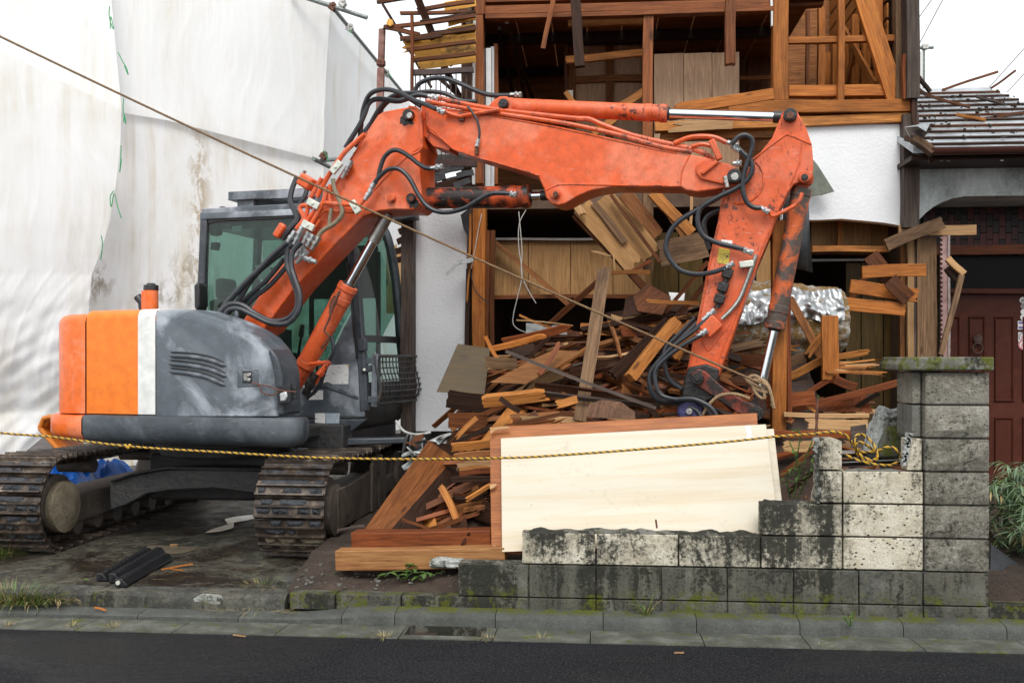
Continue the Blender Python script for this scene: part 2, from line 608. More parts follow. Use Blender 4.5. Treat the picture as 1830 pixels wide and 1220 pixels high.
def mk_concrete(name, a, b, c3, wet=.5, moss=0, mossz=None, pits=0, algae=0.0, fine=70, algz=0):
    n = NT(name)
    p = n.world()
    o = n.obj()
    f = n.noise(o, 6, 8, .68, .2)
    c = n.ramp(f, [(.28, a), (.5, b), (.74, c3)])
    c = n.mix(1, c, n.ramp(n.noise(p, 120, 3, .6), [(.3, .75), (.7, 1.2)]), 'MULTIPLY')
    if pits:
        pt = n.math('MULTIPLY', n.ramp(n.vor(n.mp(o, (1, 1, 1.6), (0, .5, 0)), 30), [(.2, 1), (.29, 0)]), n.ramp(n.noise(o, 13, 2), [(.47, 0), (.52, 1)]))
        c = n.mix(n.math('MULTIPLY', pt, pits), c, (.025, .024, .022))
    if algae:
        al = n.noise(n.mp(p, (1.35, 1.35, .8)), 1.25, 9, .66, .5)
        al = n.math('ADD', al, n.math('MULTIPLY', n.math('SUBTRACT', n.noise(p, 40, 5, .75), .35), .5))
        if algz:
            zz = n.sep(n.t.nodes.new('ShaderNodeTexCoord').outputs['Object'], 2)
            al = n.math('ADD', al, n.math('MULTIPLY', n.math('SUBTRACT', zz, .1), algz))
        wash = n.ramp(al, [(.57 - .2 * algae, 0), (.72 - .2 * algae, 1)])
        c = n.mix(n.math('MULTIPLY', wash, .8), c, n.mix(n.noise(p, 22, 5, .7), (.085, .08, .06), (.22, .21, .165)))
        dr = n.noise(n.mp(p, (7.5, 7.5, .5)), 1.2, 6, .7, .3)
        al2 = n.math('ADD', al, n.math('MULTIPLY', n.math('SUBTRACT', dr, .5), .55))
        al2 = n.ramp(al2, [(.66 - .2 * algae, 0), (.75 - .2 * algae, 1)])
        c = n.mix(n.math('MULTIPLY', al2, .92), c, n.mix(n.noise(p, 30, 3), (.010, .011, .009), (.035, .035, .028)))
    if moss:
        zc = n.sep(p, 2)
        mz = n.ramp(n.noise(p, 9, 7, .72, .3), [(.62 - .22 * moss, 0), (.70 - .22 * moss, 1)])
        if mossz:
            band = n.math('SUBTRACT', 1.0, n.math('MULTIPLY', n.math('ABSOLUTE', n.math('SUBTRACT', zc, mossz[0])), 1 / mossz[1]))
            mz = n.math('MULTIPLY', mz, n.ramp(band, [(0, 0), (.5, 1)]))
        c = n.mix(n.math('MULTIPLY', mz, .85), c, n.mix(n.noise(p, 60, 3), (.03, .04, .006), (.15, .16, .012)))
    n.b(Base_Color=c, Roughness=n.ramp(f, [(.3, wet), (.7, min(1, wet + .3))]), Specular_IOR_Level=n.ramp(f, [(.35, .26), (.6, .08)]))
    n.bump(n.noise(o, fine, 8, .75), .75 if fine > 35 else 1.0, .014 if fine > 35 else .05)
    return n.mat

KERB = mk_concrete('kerb_concrete', (.05, .052, .046), (.085, .089, .08), (.135, .14, .125), .5, .85, (.0835, .014))
GUTTER = mk_concrete('gutter_concrete', (.052, .056, .046), (.098, .103, .086), (.19, .195, .17), .4, .28)
DRIVE = mk_concrete('wet_driveway_concrete', (.0075, .005, .0036), (.018, .012, .0085), (.052, .037, .027), .36, 0, None, 0, .25)
APRON = mk_concrete('apron_concrete', (.022, .022, .02), (.05, .05, .045), (.13, .13, .12), .5, .14, None, 0, .3)
BASE = mk_concrete('base_block_concrete', (.022, .023, .019), (.05, .051, .045), (.2, .2, .185), .5, .5, (.11, .11), 0, .5)
BLOCK = mk_concrete('decor_block_concrete', (.42, .36, .25), (.6, .55, .43), (.74, .7, .61), .6, 0, None, 1, .25, 55, .25)
PILLAR = mk_concrete('pillar_block_concrete', (.21, .19, .145), (.4, .375, .31), (.62, .595, .52), .6, 0, None, .7, .37, 30, .2)
CAP = mk_concrete('mossy_cap_concrete', (.07, .07, .055), (.16, .16, .135), (.36, .37, .33), .6, .62, None, 0, .3)
MORTAR = mk_concrete('mortar', (.09, .09, .082), (.17, .17, .155), (.25, .25, .235), .7, .1, None, 0, .5)
CHUNK = mk_concrete('broken_concrete', (.28, .3, .28), (.42, .44, .42), (.6, .62, .6), .7, .15, None, .7, .2)

def mk_stucco(name, col, dirt=0):
    n = NT(name)
    p = n.world()
    f = n.noise(p, 34, 6, .7)
    c = n.mix(1, col, n.ramp(n.noise(p, 2.2, 5), [(.3, .93), (.7, 1.03)]), 'MULTIPLY')
    if dirt:
        d = n.ramp(n.math('ADD', n.noise(n.mp(p, (1.3, 1.3, .7)), 1.4, 8, .7), n.math('MULTIPLY', n.noise(p, 40, 3), .15)), [(.5, 0), (.72, 1)])
        c = n.mix(n.math('MULTIPLY', d, dirt), c, (.08, .1, .085))
    n.b(Base_Color=c, Roughness=.85, Specular_IOR_Level=.2)
    n.bump(f, .55, .012)
    return n.mat
STUCCO = mk_stucco('white_stucco', (.78, .79, .8))
STUCCO_GREY = mk_stucco('stained_grey_stucco', (.62, .66, .65), .7)

STAINS = ((192, 518, .22, .34, .9, (.15, .09, .035)), (218, 510, .16, .3, .7, (.19, .12, .05)), (348, 350, .16, 1.5, .75, (.36, .24, .1)), (335, 490, .35, .45, .6, (.26, .18, .08)), (300, 528, .4, .2, .6, (.19, .125, .05)), (400, 150, .3, 1.2, .35, (.5, .38, .18)))
def mk_tarp(name, cols, dirt):
    n = NT(name)
    p = n.world()
    c = n.mix(n.ramp(n.noise(p, .9, 4), [(.35, 0), (.65, 1)]), cols[0], cols[1])
    streak = n.noise(n.mp(p, (3.2, 3.2, .16)), 1.5, 8, .66, .35)
    patch = n.noise(n.mp(p, (1, 1, .8)), .75, 4, .6, .4)
    d = n.math('MULTIPLY', n.ramp(streak, [(.43, 0), (.66, 1)]), n.ramp(patch, [(.4, 0), (.6, 1)]))
    c = n.mix(n.math('MULTIPLY', d, dirt), c, (.5, .39, .2))
    for (sx, sy, sw, sh, amt, colr) in (STAINS if dirt > .5 else ()):
        q = P(sx, sy, 12.0)
        vm = n.t.nodes.new('ShaderNodeVectorMath')
        vm.operation = 'SUBTRACT'
        n.t.links.new(p, vm.inputs[0])
        vm.inputs[1].default_value = q
        vl = n.t.nodes.new('ShaderNodeVectorMath')
        vl.operation = 'LENGTH'
        n.t.links.new(n.mp(vm.outputs[0], (1 / sw, .12, 1 / sh)), vl.inputs[0])
        fall = n.ramp(vl.outputs['Value'], [(.1, 1), (1, 0)])
        ms_ = n.math('MULTIPLY', fall, n.ramp(n.noise(n.mp(p, (1, 1, .45)), 7.5, 10, .8, .6), [(.47, 0), (.55, 1)]))
        c = n.mix(n.math('MULTIPLY', ms_, amt), c, colr)
    low = n.ramp(n.math('MULTIPLY', n.sep(p, 2), .25), [(.45, 1), (.8, .1)])
    sp = n.ramp(n.math('MULTIPLY', n.noise(p, 3.4, 8, .72, .6), n.noise(n.mp(p, (1, 1, .6)), 1.1, 3)), [(.315, 0), (.39, 1)])
    c = n.mix(n.math('MULTIPLY', n.math('MULTIPLY', sp, low), (dirt * .75 if dirt > .5 else .06)), c, (.2, .135, .07))
    n.b(Base_Color=c, Roughness=.55, Specular_IOR_Level=.25)
    n.b(Subsurface_Weight=0.0)
    tr = n.t.nodes.new('ShaderNodeBsdfTranslucent')
    n.t.links.new(c, tr.inputs[0])
    ms = n.t.nodes.new('ShaderNodeMixShader')
    ms.inputs[0].default_value = .22
    n.t.links.new(n.bsdf.outputs[0], ms.inputs[1])
    n.t.links.new(tr.outputs[0], ms.inputs[2])
    n.t.links.new(ms.outputs[0], n.out.inputs[0])
    wr = n.noise(n.mp(p, (2.2, 2.2, .45), (.3, .2, .1)), 2.2, 8, .65, 1.4)
    n.bump(wr, .22, .05)
    return n.mat
TARP = mk_tarp('white_sheeting', ((.88, .885, .87), (.92, .93, .93)), .35)
TARP_DIRTY = mk_tarp('dirty_white_sheeting', ((.85, .85, .83), (.9, .9, .9)), .8)

def mk_glass(name, tint, refl=.06):
    n = NT(name)
    tr = n.t.nodes.new('ShaderNodeBsdfTransparent')
    tr.inputs[0].default_value = (*tint, 1)
    gl = n.t.nodes.new('ShaderNodeBsdfGlossy')
    gl.inputs['Roughness'].default_value = .03
    fr = n.t.nodes.new('ShaderNodeFresnel')
    fr.inputs[0].default_value = 1.45
    df = n.t.nodes.new('ShaderNodeBsdfDiffuse')
    o = n.obj(False)
    df.inputs[0].default_value = (.3, .36, .33, 1)
    m0 = n.t.nodes.new('ShaderNodeMixShader')
    n.t.links.new(n.ramp(n.noise(o, 5, 7, .7, .4), [(.4, .01), (.75, .09)]), m0.inputs[0])
    n.t.links.new(tr.outputs[0], m0.inputs[1])
    n.t.links.new(df.outputs[0], m0.inputs[2])
    m1 = n.t.nodes.new('ShaderNodeMixShader')
    n.t.links.new(fr.outputs[0], m1.inputs[0])
    n.t.links.new(m0.outputs[0], m1.inputs[1])
    n.t.links.new(gl.outputs[0], m1.inputs[2])
    n.t.links.new(m1.outputs[0], n.out.inputs[0])
    return n.mat
GLASS = mk_glass('green_tinted_glass', (.53, .68, .63))
DARKGLASS = simple('dark_glass', (.004, .004, .004), .3, spec=.08)

def mk_white_ply():
    n = NT('white_plywood')
    o = n.obj(False)
    g = n.noise(n.mp(o, (.7, 14, 14)), 1.3, 6, .6, .5)
    c = n.mix(n.ramp(g, [(.45, 0), (.75, 1)]), (.555, .505, .4), (.5, .405, .265))
    bl = n.ramp(n.noise(n.mp(o, (.5, 2.2, 2.2)), 1.2, 4, .6, .4), [(.55, 0), (.7, 1)])
    c = n.mix(n.math('MULTIPLY', bl, .4), c, (.62, .41, .2))
    sp = n.math('MULTIPLY', n.ramp(n.vor(o, 9), [(.035, 1), (.06, 0)]), n.ramp(n.noise(o, 3, 2), [(.5, 0), (.55, 1)]))
    c = n.mix(n.math('MULTIPLY', sp, .5), c, (.2, .17, .16))
    dirt = n.ramp(n.math('MULTIPLY', n.noise(o, 2.1, 9, .75, .4), n.noise(o, 19, 4, .7)), [(.3, 0), (.42, 1)])
    c = n.mix(n.math('MULTIPLY', dirt, .5), c, (.4, .33, .23))
    scr = n.ramp(n.noise(n.mp(o, (1.2, 60, 60), (0, 0, .35)), 2.2, 4, .6, .8), [(.69, 0), (.72, 1)])
    c = n.mix(n.math('MULTIPLY', scr, .35), c, (.35, .28, .2))
    n.b(Base_Color=c, Roughness=.5)
    n.bump(g, .05, .004)
    return n.mat
WHITEPLY = mk_white_ply()

def mk_leaf(name, a, b):
    n = NT(name)
    f = n.noise(n.obj(), 7, 3)
    n.b(Base_Color=n.ramp(f, [(.3, a), (.7, b)]), Roughness=.5)
    return n.mat
ORANGE_BLACKED = paint('blackened_orange_paint', (.022, .015, .013), (.62, .09, .02), .5, .3, .5, 2.6, fadeamt=.95)
LINKPAINT = paint('greasy_link_paint', (.028, .02, .018), (.3, .05, .022), .45, .5, .5, 3.6, fadeamt=.75)
LEAF = mk_leaf('weed_leaf', (.03, .075, .012), (.09, .17, .03))
BAMBOO = mk_leaf('bamboo_leaf', (.09, .15, .075), (.2, .29, .16))
GRASS = mk_leaf('grass_blade', (.04, .085, .012), (.12, .17, .03))
DRYGRASS = mk_leaf('dry_grass', (.28, .2, .08), (.42, .34, .16))
FOIL = simple('silver_foil', (.4, .41, .41), .32, .9, .25, 12, .5)
def mk_wool():
    n = NT('torn_foil_insulation')
    o = n.obj()
    f = n.ramp(n.noise(n.mp(o, (2, 2, 3)), 4.2, 9, .78, .6), [(.38, 0), (.52, 1)])
    n.b(Base_Color=n.mix(f, (.5, .5, .48), (.2, .115, .03)), Metallic=n.math('MULTIPLY', n.math('SUBTRACT', 1.0, f), .6), Roughness=n.ramp(f, [(0, .25), (1, .8)]))
    n.bump(n.noise(n.mp(o, (1, 1, 2)), 18, 6, .7, .5), .9, .03)
    return n.mat
WOOL = mk_wool()
def mk_osb():
    n = NT('yellow_roof_board')
    o = n.obj()
    f = n.noise(n.mp(o, (2, 14, 14)), 1.6, 6, .7, .5)
    s = n.ramp(n.noise(o, 3.2, 6, .7), [(.54, 0), (.64, 1)])
    n.b(Base_Color=n.mix(n.math('MULTIPLY', s, .8), n.ramp(f, [(.3, (.6, .27, .03)), (.7, (.85, .45, .075))]), (.05, .03, .015)), Roughness=.6)
    return n.mat
YBOARD = mk_osb()
ROOFSHEET = simple('wet_roof_sheet', (.36, .39, .41), .3, .2, .45, 6, .1)

# ================================================================== ground, road, kerb
m = MB()
m.grid(lambda u, v: Vector((-150 + 300 * u, -60 + 360 * v, -.14)), 6, 6)
tag(m.build('ground', SOIL), kind='structure')
m = MB()
m.grid(lambda u, v: Vector((-60 + 120 * u, -14 + 19.62 * v, 0)), 40, 8)
tag(m.build('road', ASPHALT), kind='structure')

xk = lambda px, Yd=5.9: P(px, HY, Yd).x
kerb = thing('kerb', None, None, (0, 5.97, 0))
kerb['kind'] = 'structure'
gut = thing('gutter', None, None, (0, 5.75, 0))
gut['kind'] = 'structure'
def xs_of(p0, step, n0, n1):
    return [p0 + step * k for k in range(n0, n1)]
KX = [xk(p) for p in (-480, -295, -115, 65, 245, 425, 610, 705, 885, 1078, 1245, 1430, 1615, 1800, 1985, 2170)]
def kerb_top(x):                                   # dropped along the driveway
    t = min(1, max(0, (x - xk(505)) / (xk(690) - xk(505))))
    return .028 + .047 * t * t * (3 - 2 * t)
for a, b in zip(KX[:-1], KX[1:]):
    m = MB()
    rows = []
    N = 8
    for i in range(N + 1):
        x = a + .0022 + (b - a - .0044) * i / N
        zt = kerb_top(x)
        w_ = lambda s: .004 * nz((x * 6, s, 1.3))
        rows.append([Vector((x, 5.900, -.06)), Vector((x, 5.903 + w_(0), zt * .55)), Vector((x, 5.915 + w_(3), zt * .82)), Vector((x, 5.94 + w_(5), zt - .002 + w_(6))), Vector((x, 6.045, zt + .003)), Vector((x, 6.047, -.06))])
    m.loft(rows, close=True)
    m.f += [list(range(6)), list(range(N * 6, N * 6 + 6))[::-1]]
    m.m += [0, 0]
    m.build('kerb_stone', KERB, kerb)
m = MB()
m.box((0, 5.975, -.05), (40, .13, .06))
m.build('kerb_bed', MORTAR, kerb)
GX = [xk(p, 5.75) for p in (-440, -260, -80, 155, 325, 505, 720, 865, 885, 1055, 1255, 1440, 1640, 1835, 2030)]
for i, (a, b) in enumerate(zip(GX[:-1], GX[1:])):
    m = MB()
    if i == 6:                                     # the gully: only a front strip, the rest is open
        m.box(((a + b) / 2, 5.645, -.02), (b - a - .006, .07, .05))
    else:
        N = 6
        rows = []
        for k in range(N + 1):
            x = a + .003 + (b - a - .006) * k / N
            rows.append([Vector((x, 5.606 + .006 * nz((x * 5, 3, 0)), -.06)), Vector((x, 5.608 + .008 * nz((x * 7, 3, 0)), .006)), Vector((x, 5.75, .004 + .002 * nz((x * 3, 1, 0)))), Vector((x, 5.898, -.004)), Vector((x, 5.898, -.06))])
        m.loft(rows, close=True)
        m.f += [list(range(5)), list(range(N * 5, N * 5 + 5))[::-1]]
        m.m += [0, 0]
    m.build('gutter_slab', GUTTER, gut)
a, b = GX[6], GX[7]
g = thing('drain_gully', 'rectangular drain opening sunk into the concrete gutter, leaves lying in it', 'drain', ((a + b) / 2, 5.78, -.11))
m = MB()
m.box(((a + b) / 2, 5.79, -.105), (b - a - .01, .23, .02))
m.build('gully_floor', GREASE, g)
m = MB()
m.box((a + .008, 5.79, -.05), (.014, .22, .1))
m.box((b - .008, 5.79, -.05), (.014, .22, .1))
m.box(((a + b) / 2, 5.892, -.05), (b - a - .03, .012, .1))
m.box(((a + b) / 2, 5.687, -.05), (b - a - .03, .012, .1))
m.build('gully_frame', BASE, g)
m = MB()
m.box((a + .11, 5.83, -.06), (.16, .09, .05), Matrix.Rotation(.2, 3, 'Z'))
m.build('silt', RUBBLE, g)

# driveway pad and yard
xd = P(508, HY, 6.05).x
def drive_z(x, y):
    return .118 + .012 * nz((x * .8, y * .8, 2)) + .006 * nz((x * 4, y * 4, 5)) + .02 * max(0, y - 7)
m = MB()
m.grid(lambda u, v: (lambda x, y: Vector((x, y, drive_z(x, y))))(-14 + (xd + 14.02) * u, 6.22 + 7.8 * v), 90, 60)
tag(m.build('driveway', DRIVE), kind='structure')
m = MB()
rows = []
for i in range(81):
    x = -14 + (xd + 14) * i / 80
    w_ = lambda s: .010 * nz((x * 4, s, 1.3)) + .006 * nz((x * 14, s, 4))
    rows.append([Vector((x, 6.05, -.06)), Vector((x, 6.052 + w_(0), .06)), Vector((x, 6.062 + w_(2), .098 + w_(9))), Vector((x, 6.10 + w_(4), .119 + w_(7) * .5)), Vector((x, 6.235, .124)), Vector((x, 6.235, -.06))])
m.loft(rows, close=True)
m.f += [list(range(6)), list(range(480, 486))[::-1]]
m.m += [0, 0]
tag(m.build('driveway_edge', APRON), kind='structure')
def yard_z(x, y):
    t = min(1, max(0, (x - P(815, HY, 6.2).x + .25) / .5))
    t2 = min(1, max(0, (y - 6.12) / .6))
    return .15 + .16 * t + (1 - t) * .13 * t2 + .035 * nz((x * 2.4, y * 2.4, 7)) + .018 * nz((x * 9, y * 9, 3)) + .008 * nz((x * 30, y * 30, 3))
m = MB()
m.grid(lambda u, v: (lambda x, y: Vector((x, y, (.06 if v == 0 else .135 + .5 * (yard_z(x, y) - .135) if v < .004 else yard_z(x, y)) - (.2 if u == 0 else 0))))(xd - .05 + 7 * u, 6.13 + 8 * v), 200, 300)
tag(m.build('yard', SOIL), kind='structure')
m = MB()
m.grid(lambda u, v: Vector((-40 + 80 * u, 13.9 + 40 * v, .12)), 4, 4)
tag(m.build('back_ground', SOIL), kind='structure')

PUD = simple('muddy_water', (.16, .13, .095), .12, 0, .15, 4)
for nm, pts in (('puddle', [(262, 977), (270, 972), (300, 974), (348, 976), (345, 982), (320, 988), (282, 989), (255, 986)]),
                ('puddle', [(364, 958), (382, 951), (408, 946), (404, 938), (405, 932), (440, 926), (466, 925), (452, 933), (420, 940), (416, 949), (390, 956)])):
    pp = [G(x, y, .13) for x, y in pts]
    pp = spline(pp + [pp[0]], 5)[:-1]
    c = sum(pp, Vector()) / len(pp)
    m = MB()
    z0 = max(drive_z(p.x, p.y) for p in pp) + .004
    vs = [Vector((c.x, c.y, z0))] + [Vector((p.x, p.y, z0 - .004)) for p in pp]
    m.add(vs, [(0, k + 1, (k + 1) % len(pp) + 1) for k in range(len(pp))])
    tag(m.build(nm, PUD), kind='structure')

# ================================================================== block wall
WY = 6.05
xw = lambda px: P(px, HY, WY).x
bw = thing('block_wall', 'half broken concrete block wall with a tall mossy capped pillar at its right end', 'block wall', (xw(1300), WY, .08))
def block(name, x0, x1, z0, z1, y0, dp, mat, rough=.004, gap=.005, chip=None, parent=bw, seed=0, bev=.004):
    m = MB()
    NX, NZ = 8, 4
    x0, x1, z0, z1 = x0 + gap, x1 - gap, z0 + gap, z1 - gap
    rows = []
    for j in range(NZ + 1):
        r = []
        for i in range(NX + 1):
            u, v = i / NX, j / NZ
            e = 0 if i in (0, NX) or j in (0, NZ) else 1
            p = Vector((x0 + (x1 - x0) * u, y0, z0 + (z1 - z0) * v))
            p.y -= rough * e * (1 + 1.6 * nz((p.x * 9 + seed, p.z * 13, seed)))
            if chip:
                p += chip(u, v)
            r.append(p)
        rows.append(r)
    m.loft(rows)
    n1 = NX + 1
    ring = [i for i in range(n1)] + [j * n1 + NX for j in range(1, NZ + 1)] + [NZ * n1 + i for i in range(NX - 1, -1, -1)] + [j * n1 for j in range(NZ - 1, 0, -1)]
    o = len(m.v)
    m.v += [m.v[k] + Vector((0, dp, 0)) for k in ring]
    q = len(ring)
    for k in range(q):
        m.f.append([ring[k], o + k, o + (k + 1) % q, ring[(k + 1) % q]])
        m.m.append(0)
    m.f.append([o + k for k in range(q)])
    m.m.append(0)
    return m.build(name, mat, parent, bevel=bev, sharp=40)

Z1, Z2 = .145, .345
J1 = [517, 600, 717, 832, 945, 1065, 1182, 1300, 1418, 1535, 1650, 1768]
for k, (a, b) in enumerate(zip(J1[:-1], J1[1:])):
    block('base_block', xw(a), xw(b), .04, Z1, WY - (.004 if k % 2 else 0), .16, BASE, .001, .0035, seed=k)
J2 = [818, 945, 1065, 1182, 1300, 1418, 1535, 1650, 1768]
for k, (a, b) in enumerate(zip(J2[:-1], J2[1:])):
    block('base_block', xw(a), xw(b), Z1, Z2, WY, .15, BASE, .001, .0035, seed=k + 20)
hd_ = .196
J3 = [922, 1065, 1213, 1360, 1507, 1652]
rowz = lambda k: (Z2 + hd_ * k, Z2 + hd_ * (k + 1))
def chipl(u, v):
    t = max(0, 1 - u * 5)
    return Vector((t * .03 * (1 + nz((v * 7, 2, 4))), 0, 0))
for k, (a, b) in enumerate(zip(J3[:-1], J3[1:])):
    ch = chipl if a == 922 else None
    block('decor_block', xw(a), xw(b), *rowz(0), WY + .012, .12, BLOCK, .003, seed=k + 40, chip=ch)
for k, (a, b) in enumerate(((1360, 1507), (1507, 1652))):
    block('decor_block', xw(a), xw(b), *rowz(1), WY + .012, .12, BLOCK, .003, seed=k + 50)
def chip_half(u, v):
    t = max(0, 1 - u * 3)
    return Vector((t * .02 * nz((v * 9, 1, 4)) - t * .02 * (1 - v), 0, 0))
block('decor_block', xw(1461), xw(1507), *rowz(2), WY + .012, .12, BLOCK, .003, seed=61, chip=chip_half)
block('decor_block', xw(1507), xw(1652), *rowz(2), WY + .012, .12, BLOCK, .003, seed=62)
block('decor_block', xw(1462), xw(1507), *rowz(3), WY + .012, .12, BLOCK, .003, seed=63, chip=lambda u, v: Vector((0, 0, -.02 * max(0, u - .7) * max(0, v - .4) * 5)))
block('decor_block', xw(1622), xw(1652), *rowz(3), WY + .03, .12, BLOCK, .003, seed=64)
# pillar
for k in range(6):
    block('pillar_block', xw(1652), xw(1769), *rowz(k), WY - .006, .39, PILLAR, .018, seed=70 + k, bev=.006)
for k in (4, 5):
    block('pillar_side_block', xw(1634), xw(1653), *rowz(k), WY + .06, .30, MORTAR if k == 4 else PILLAR, .003, seed=80 + k)
ztop = rowz(5)[1]
block('cap_stone', xw(1604), xw(1772), ztop + .005, ztop + .088, WY - .05, .5, CAP, .004, .002, seed=90, bev=.014,
      chip=lambda u, v: Vector((max(0, .12 - u) * .28 * (1 if v > .5 else .4), 0, (.006 * nz((u * 9, 2, 2)) if v > .8 else 0))))
m = MB()                                           # mortar core and bedding seen in the joints and broken tops
m.box((xw(1290), WY + .085, (Z1 + .04) / 2), (xw(1767) - xw(815), .13, Z1 - .05))
m.box((xw(1150), WY + .085, (Z1 + Z2) / 2), (xw(1480) - xw(822), .12, Z2 - Z1 - .004))
m.box((xw(1500), WY + .09, Z2 + hd_ * .48), (xw(1766) - xw(1240), .1, hd_ * .9))
m.box((xw(1565), WY + .09, Z2 + hd_ * 1.47), (xw(1764) - xw(1364), .1, hd_ * .96))
m.box((xw(1712), WY + .19, Z2 + hd_ * 3), (.34, .34, hd_ * 5.9))
m.build('mortar', MORTAR, bw)
def crust(x0, x1, z, y0, y1, n=40, amp=.02, seed=0, name='mortar_crust', mat=MORTAR):
    m = MB()
    def fn(u, v):
        x, y = x0 + (x1 - x0) * u, y0 + (y1 - y0) * v
        e = math.sin(math.pi * v) ** .5 * (0 if u in (0, 1) else 1) if 0 < v < 1 else 0
        return Vector((x, y, z - .006 + e * (.010 + amp * max(0, nz((x * 13 + seed, y * 13, seed)) + .25))))
    m.grid(fn, n, 5)
    return m.build(name, mat, bw, recalc=False)
crust(xw(945), xw(1352), rowz(0)[1], WY + .016, WY + .12, 60, .03, 1)
crust(xw(1512), xw(1615), rowz(2)[1], WY + .02, WY + .12, 20, .02, 2)
crust(xw(1364), xw(1455), rowz(1)[1], WY + .02, WY + .12, 16, .02, 3)
m = MB()                                           # jagged white lip of the broken blocks
for (pa, pb, k) in (((1459, 893), (1457, 785), 0), ((1613, 826), (1622, 776), 4)):
    for i in range(12):
        t = i / 11
        px, py = pa[0] + (pb[0] - pa[0]) * t, pa[1] + (pb[1] - pa[1]) * t
        p = P(px + 1.5 + 3 * nz((i * 1.7, k, 0)), py, WY + .03)
        m.box(p, (.02, .05, .032), Matrix.Rotation(i * 1.3, 3, 'Y'))
m.build('broken_edge', CHUNK, bw)
# stub right of the pillar
m = MB()
m.box(((xw(1770) + xw(1960)) / 2, WY + .15, .10), (xw(1960) - xw(1770) - .01, .26, .12))
tag(m.build('low_kerb_wall', BASE, bevel=.008), 'low mossy concrete kerb wall just right of the block pillar', 'low wall')
# rusty reinforcing bar standing in the half block
m = MB()
m.tube(spline([P(1456, 885, WY + .16), P(1458, 800, WY + .16), P(1461, 712, WY + .15)], 6), .009, 6, rf=lambda t: .009 + .002 * math.sin(40 * t))
tag(m.build('rusty_rod', RUST), 'thin rusty rod standing up behind the narrow broken half block', 'rod')
m = MB()
m.tube([P(1174, 943, WY + .09), P(1172, 928, WY + .09)], .006, 6)
tag(m.build('rusty_rod', RUST), 'short rusty rod stub poking from the low blocks before the white boards', 'rod')

# ================================================================== house
FY = 9.3
house = thing('half_demolished_house', 'two storey white stucco house torn open at the front, timber frame showing', 'house', (P(1200, HY, FY).x, FY, .3))
def hst(name, a, b, wpx, mat, Yd=FY, d=.1, Yb=None, parent=house, **k):
    return stick(name, a, b, wpx, Yd, mat, d, Yb, parent, **k)
def slab(name, x0, x1, y0, y1, z0, z1, mat, parent=house, bevel=0):
    m = MB()
    m.box(((x0 + x1) / 2, (y0 + y1) / 2, (z0 + z1) / 2), (x1 - x0, y1 - y0, z1 - z0))
    return m.build(name, mat, parent, bevel=bevel)
def poly(name, pts, Yd, dp, mat, parent=house, bevel=0):
    m = MB()
    m.prism([P(x, y, Yd) for x, y in pts], Vector((0, dp, 0)))
    return m.build(name, mat, parent, frame=Matrix((Z, X, Y)).transposed(), bevel=bevel)
zf = lambda py, px=1100, Yd=FY: P(px, py, Yd).z
XL, XR = P(843, HY, FY).x, P(1612, HY, FY).x
XLL = P(724, HY, FY).x
XQ = P(1424, HY, FY).x
# linings of the rooms (dark timber boarding)
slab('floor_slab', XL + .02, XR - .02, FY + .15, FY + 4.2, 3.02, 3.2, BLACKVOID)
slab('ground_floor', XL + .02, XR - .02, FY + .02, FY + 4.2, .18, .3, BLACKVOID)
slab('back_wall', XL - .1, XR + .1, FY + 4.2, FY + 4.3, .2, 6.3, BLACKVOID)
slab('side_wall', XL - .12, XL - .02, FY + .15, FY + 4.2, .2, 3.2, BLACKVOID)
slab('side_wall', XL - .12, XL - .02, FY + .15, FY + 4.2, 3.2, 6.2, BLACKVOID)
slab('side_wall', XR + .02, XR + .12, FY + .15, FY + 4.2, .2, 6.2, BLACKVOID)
slab('roof', XL - .3, P(1440, HY, FY).x, FY - .1, FY + 4.8, 6.2, 6.35, DARKFRAME)  # unseen roof, left open over the right bay to let light in
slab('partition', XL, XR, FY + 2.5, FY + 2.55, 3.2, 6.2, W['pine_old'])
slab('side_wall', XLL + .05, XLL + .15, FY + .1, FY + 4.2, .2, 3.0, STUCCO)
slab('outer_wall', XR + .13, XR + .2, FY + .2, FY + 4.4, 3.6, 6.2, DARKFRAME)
for k in range(11):                                # upper ceiling boards
    x0 = XL + (XR - XL) * k / 11
    if x0 > P(1430, HY, FY).x: continue  # boards left out over the right bay so light falls in
    slab('ceiling_board', x0 + .006, x0 + (XR - XL) / 11 - .006, FY + .2, FY + 4.15, 5.0 + .004 * (k % 3), 5.02 + .004 * (k % 3), W['pine_old'])
for yy in (1.1, 2.3):
    slab('ceiling_joist', XL, P(1440, HY, FY).x, FY + yy, FY + yy + .07, 4.9, 4.995, W['dark'])
# left of the opening
hst('corner_post', (730, 285), (730, 775), 22, W['grey_wood'], FY - .02, .16)
poly('stucco_wall', [(743, 374), (834, 374), (834, 470), (832, 770), (743, 770)], FY + .02, .12, STUCCO)
hst('post', (857, 372), (857, 640), 23, W['pine'], FY - .02, .14, bevel=.006)
hst('post', (855, 628), (855, 770), 23, W['pine'], FY - .02, .14, bevel=.006)
hst('edge_strip', (837, 480), (835, 640), 8, W['dark'], FY - .04, .06)
hst('edge_strip', (872, 412), (871, 640), 6, W['brown'], FY + .03, .06)
hst('jamb', (881, 412), (879, 635), 8, W['brown'], FY + .12, .05)
hst('jamb', (867, 410), (866, 565), 7, W['pine_old'], FY + .06, .05)
hst('splinter', (841, 470), (833, 548), 3, W['honey'], FY - .1, .02, jag=(.1, .2))
hst('splinter', (841, 380), (839, 470), 4, W['honey'], FY - .1, .02, jag=(.05, .1))
poly('torn_lining', [(823, 384), (838, 372), (840, 425), (834, 420), (828, 408)], FY - .1, .03, FELT)
hst('bent_flashing', (796, 491), (822, 468), 5, ZINC, FY - .18, .02)
hst('bent_flashing', (818, 470), (846, 463), 8, ZINC, FY - .16, .02)
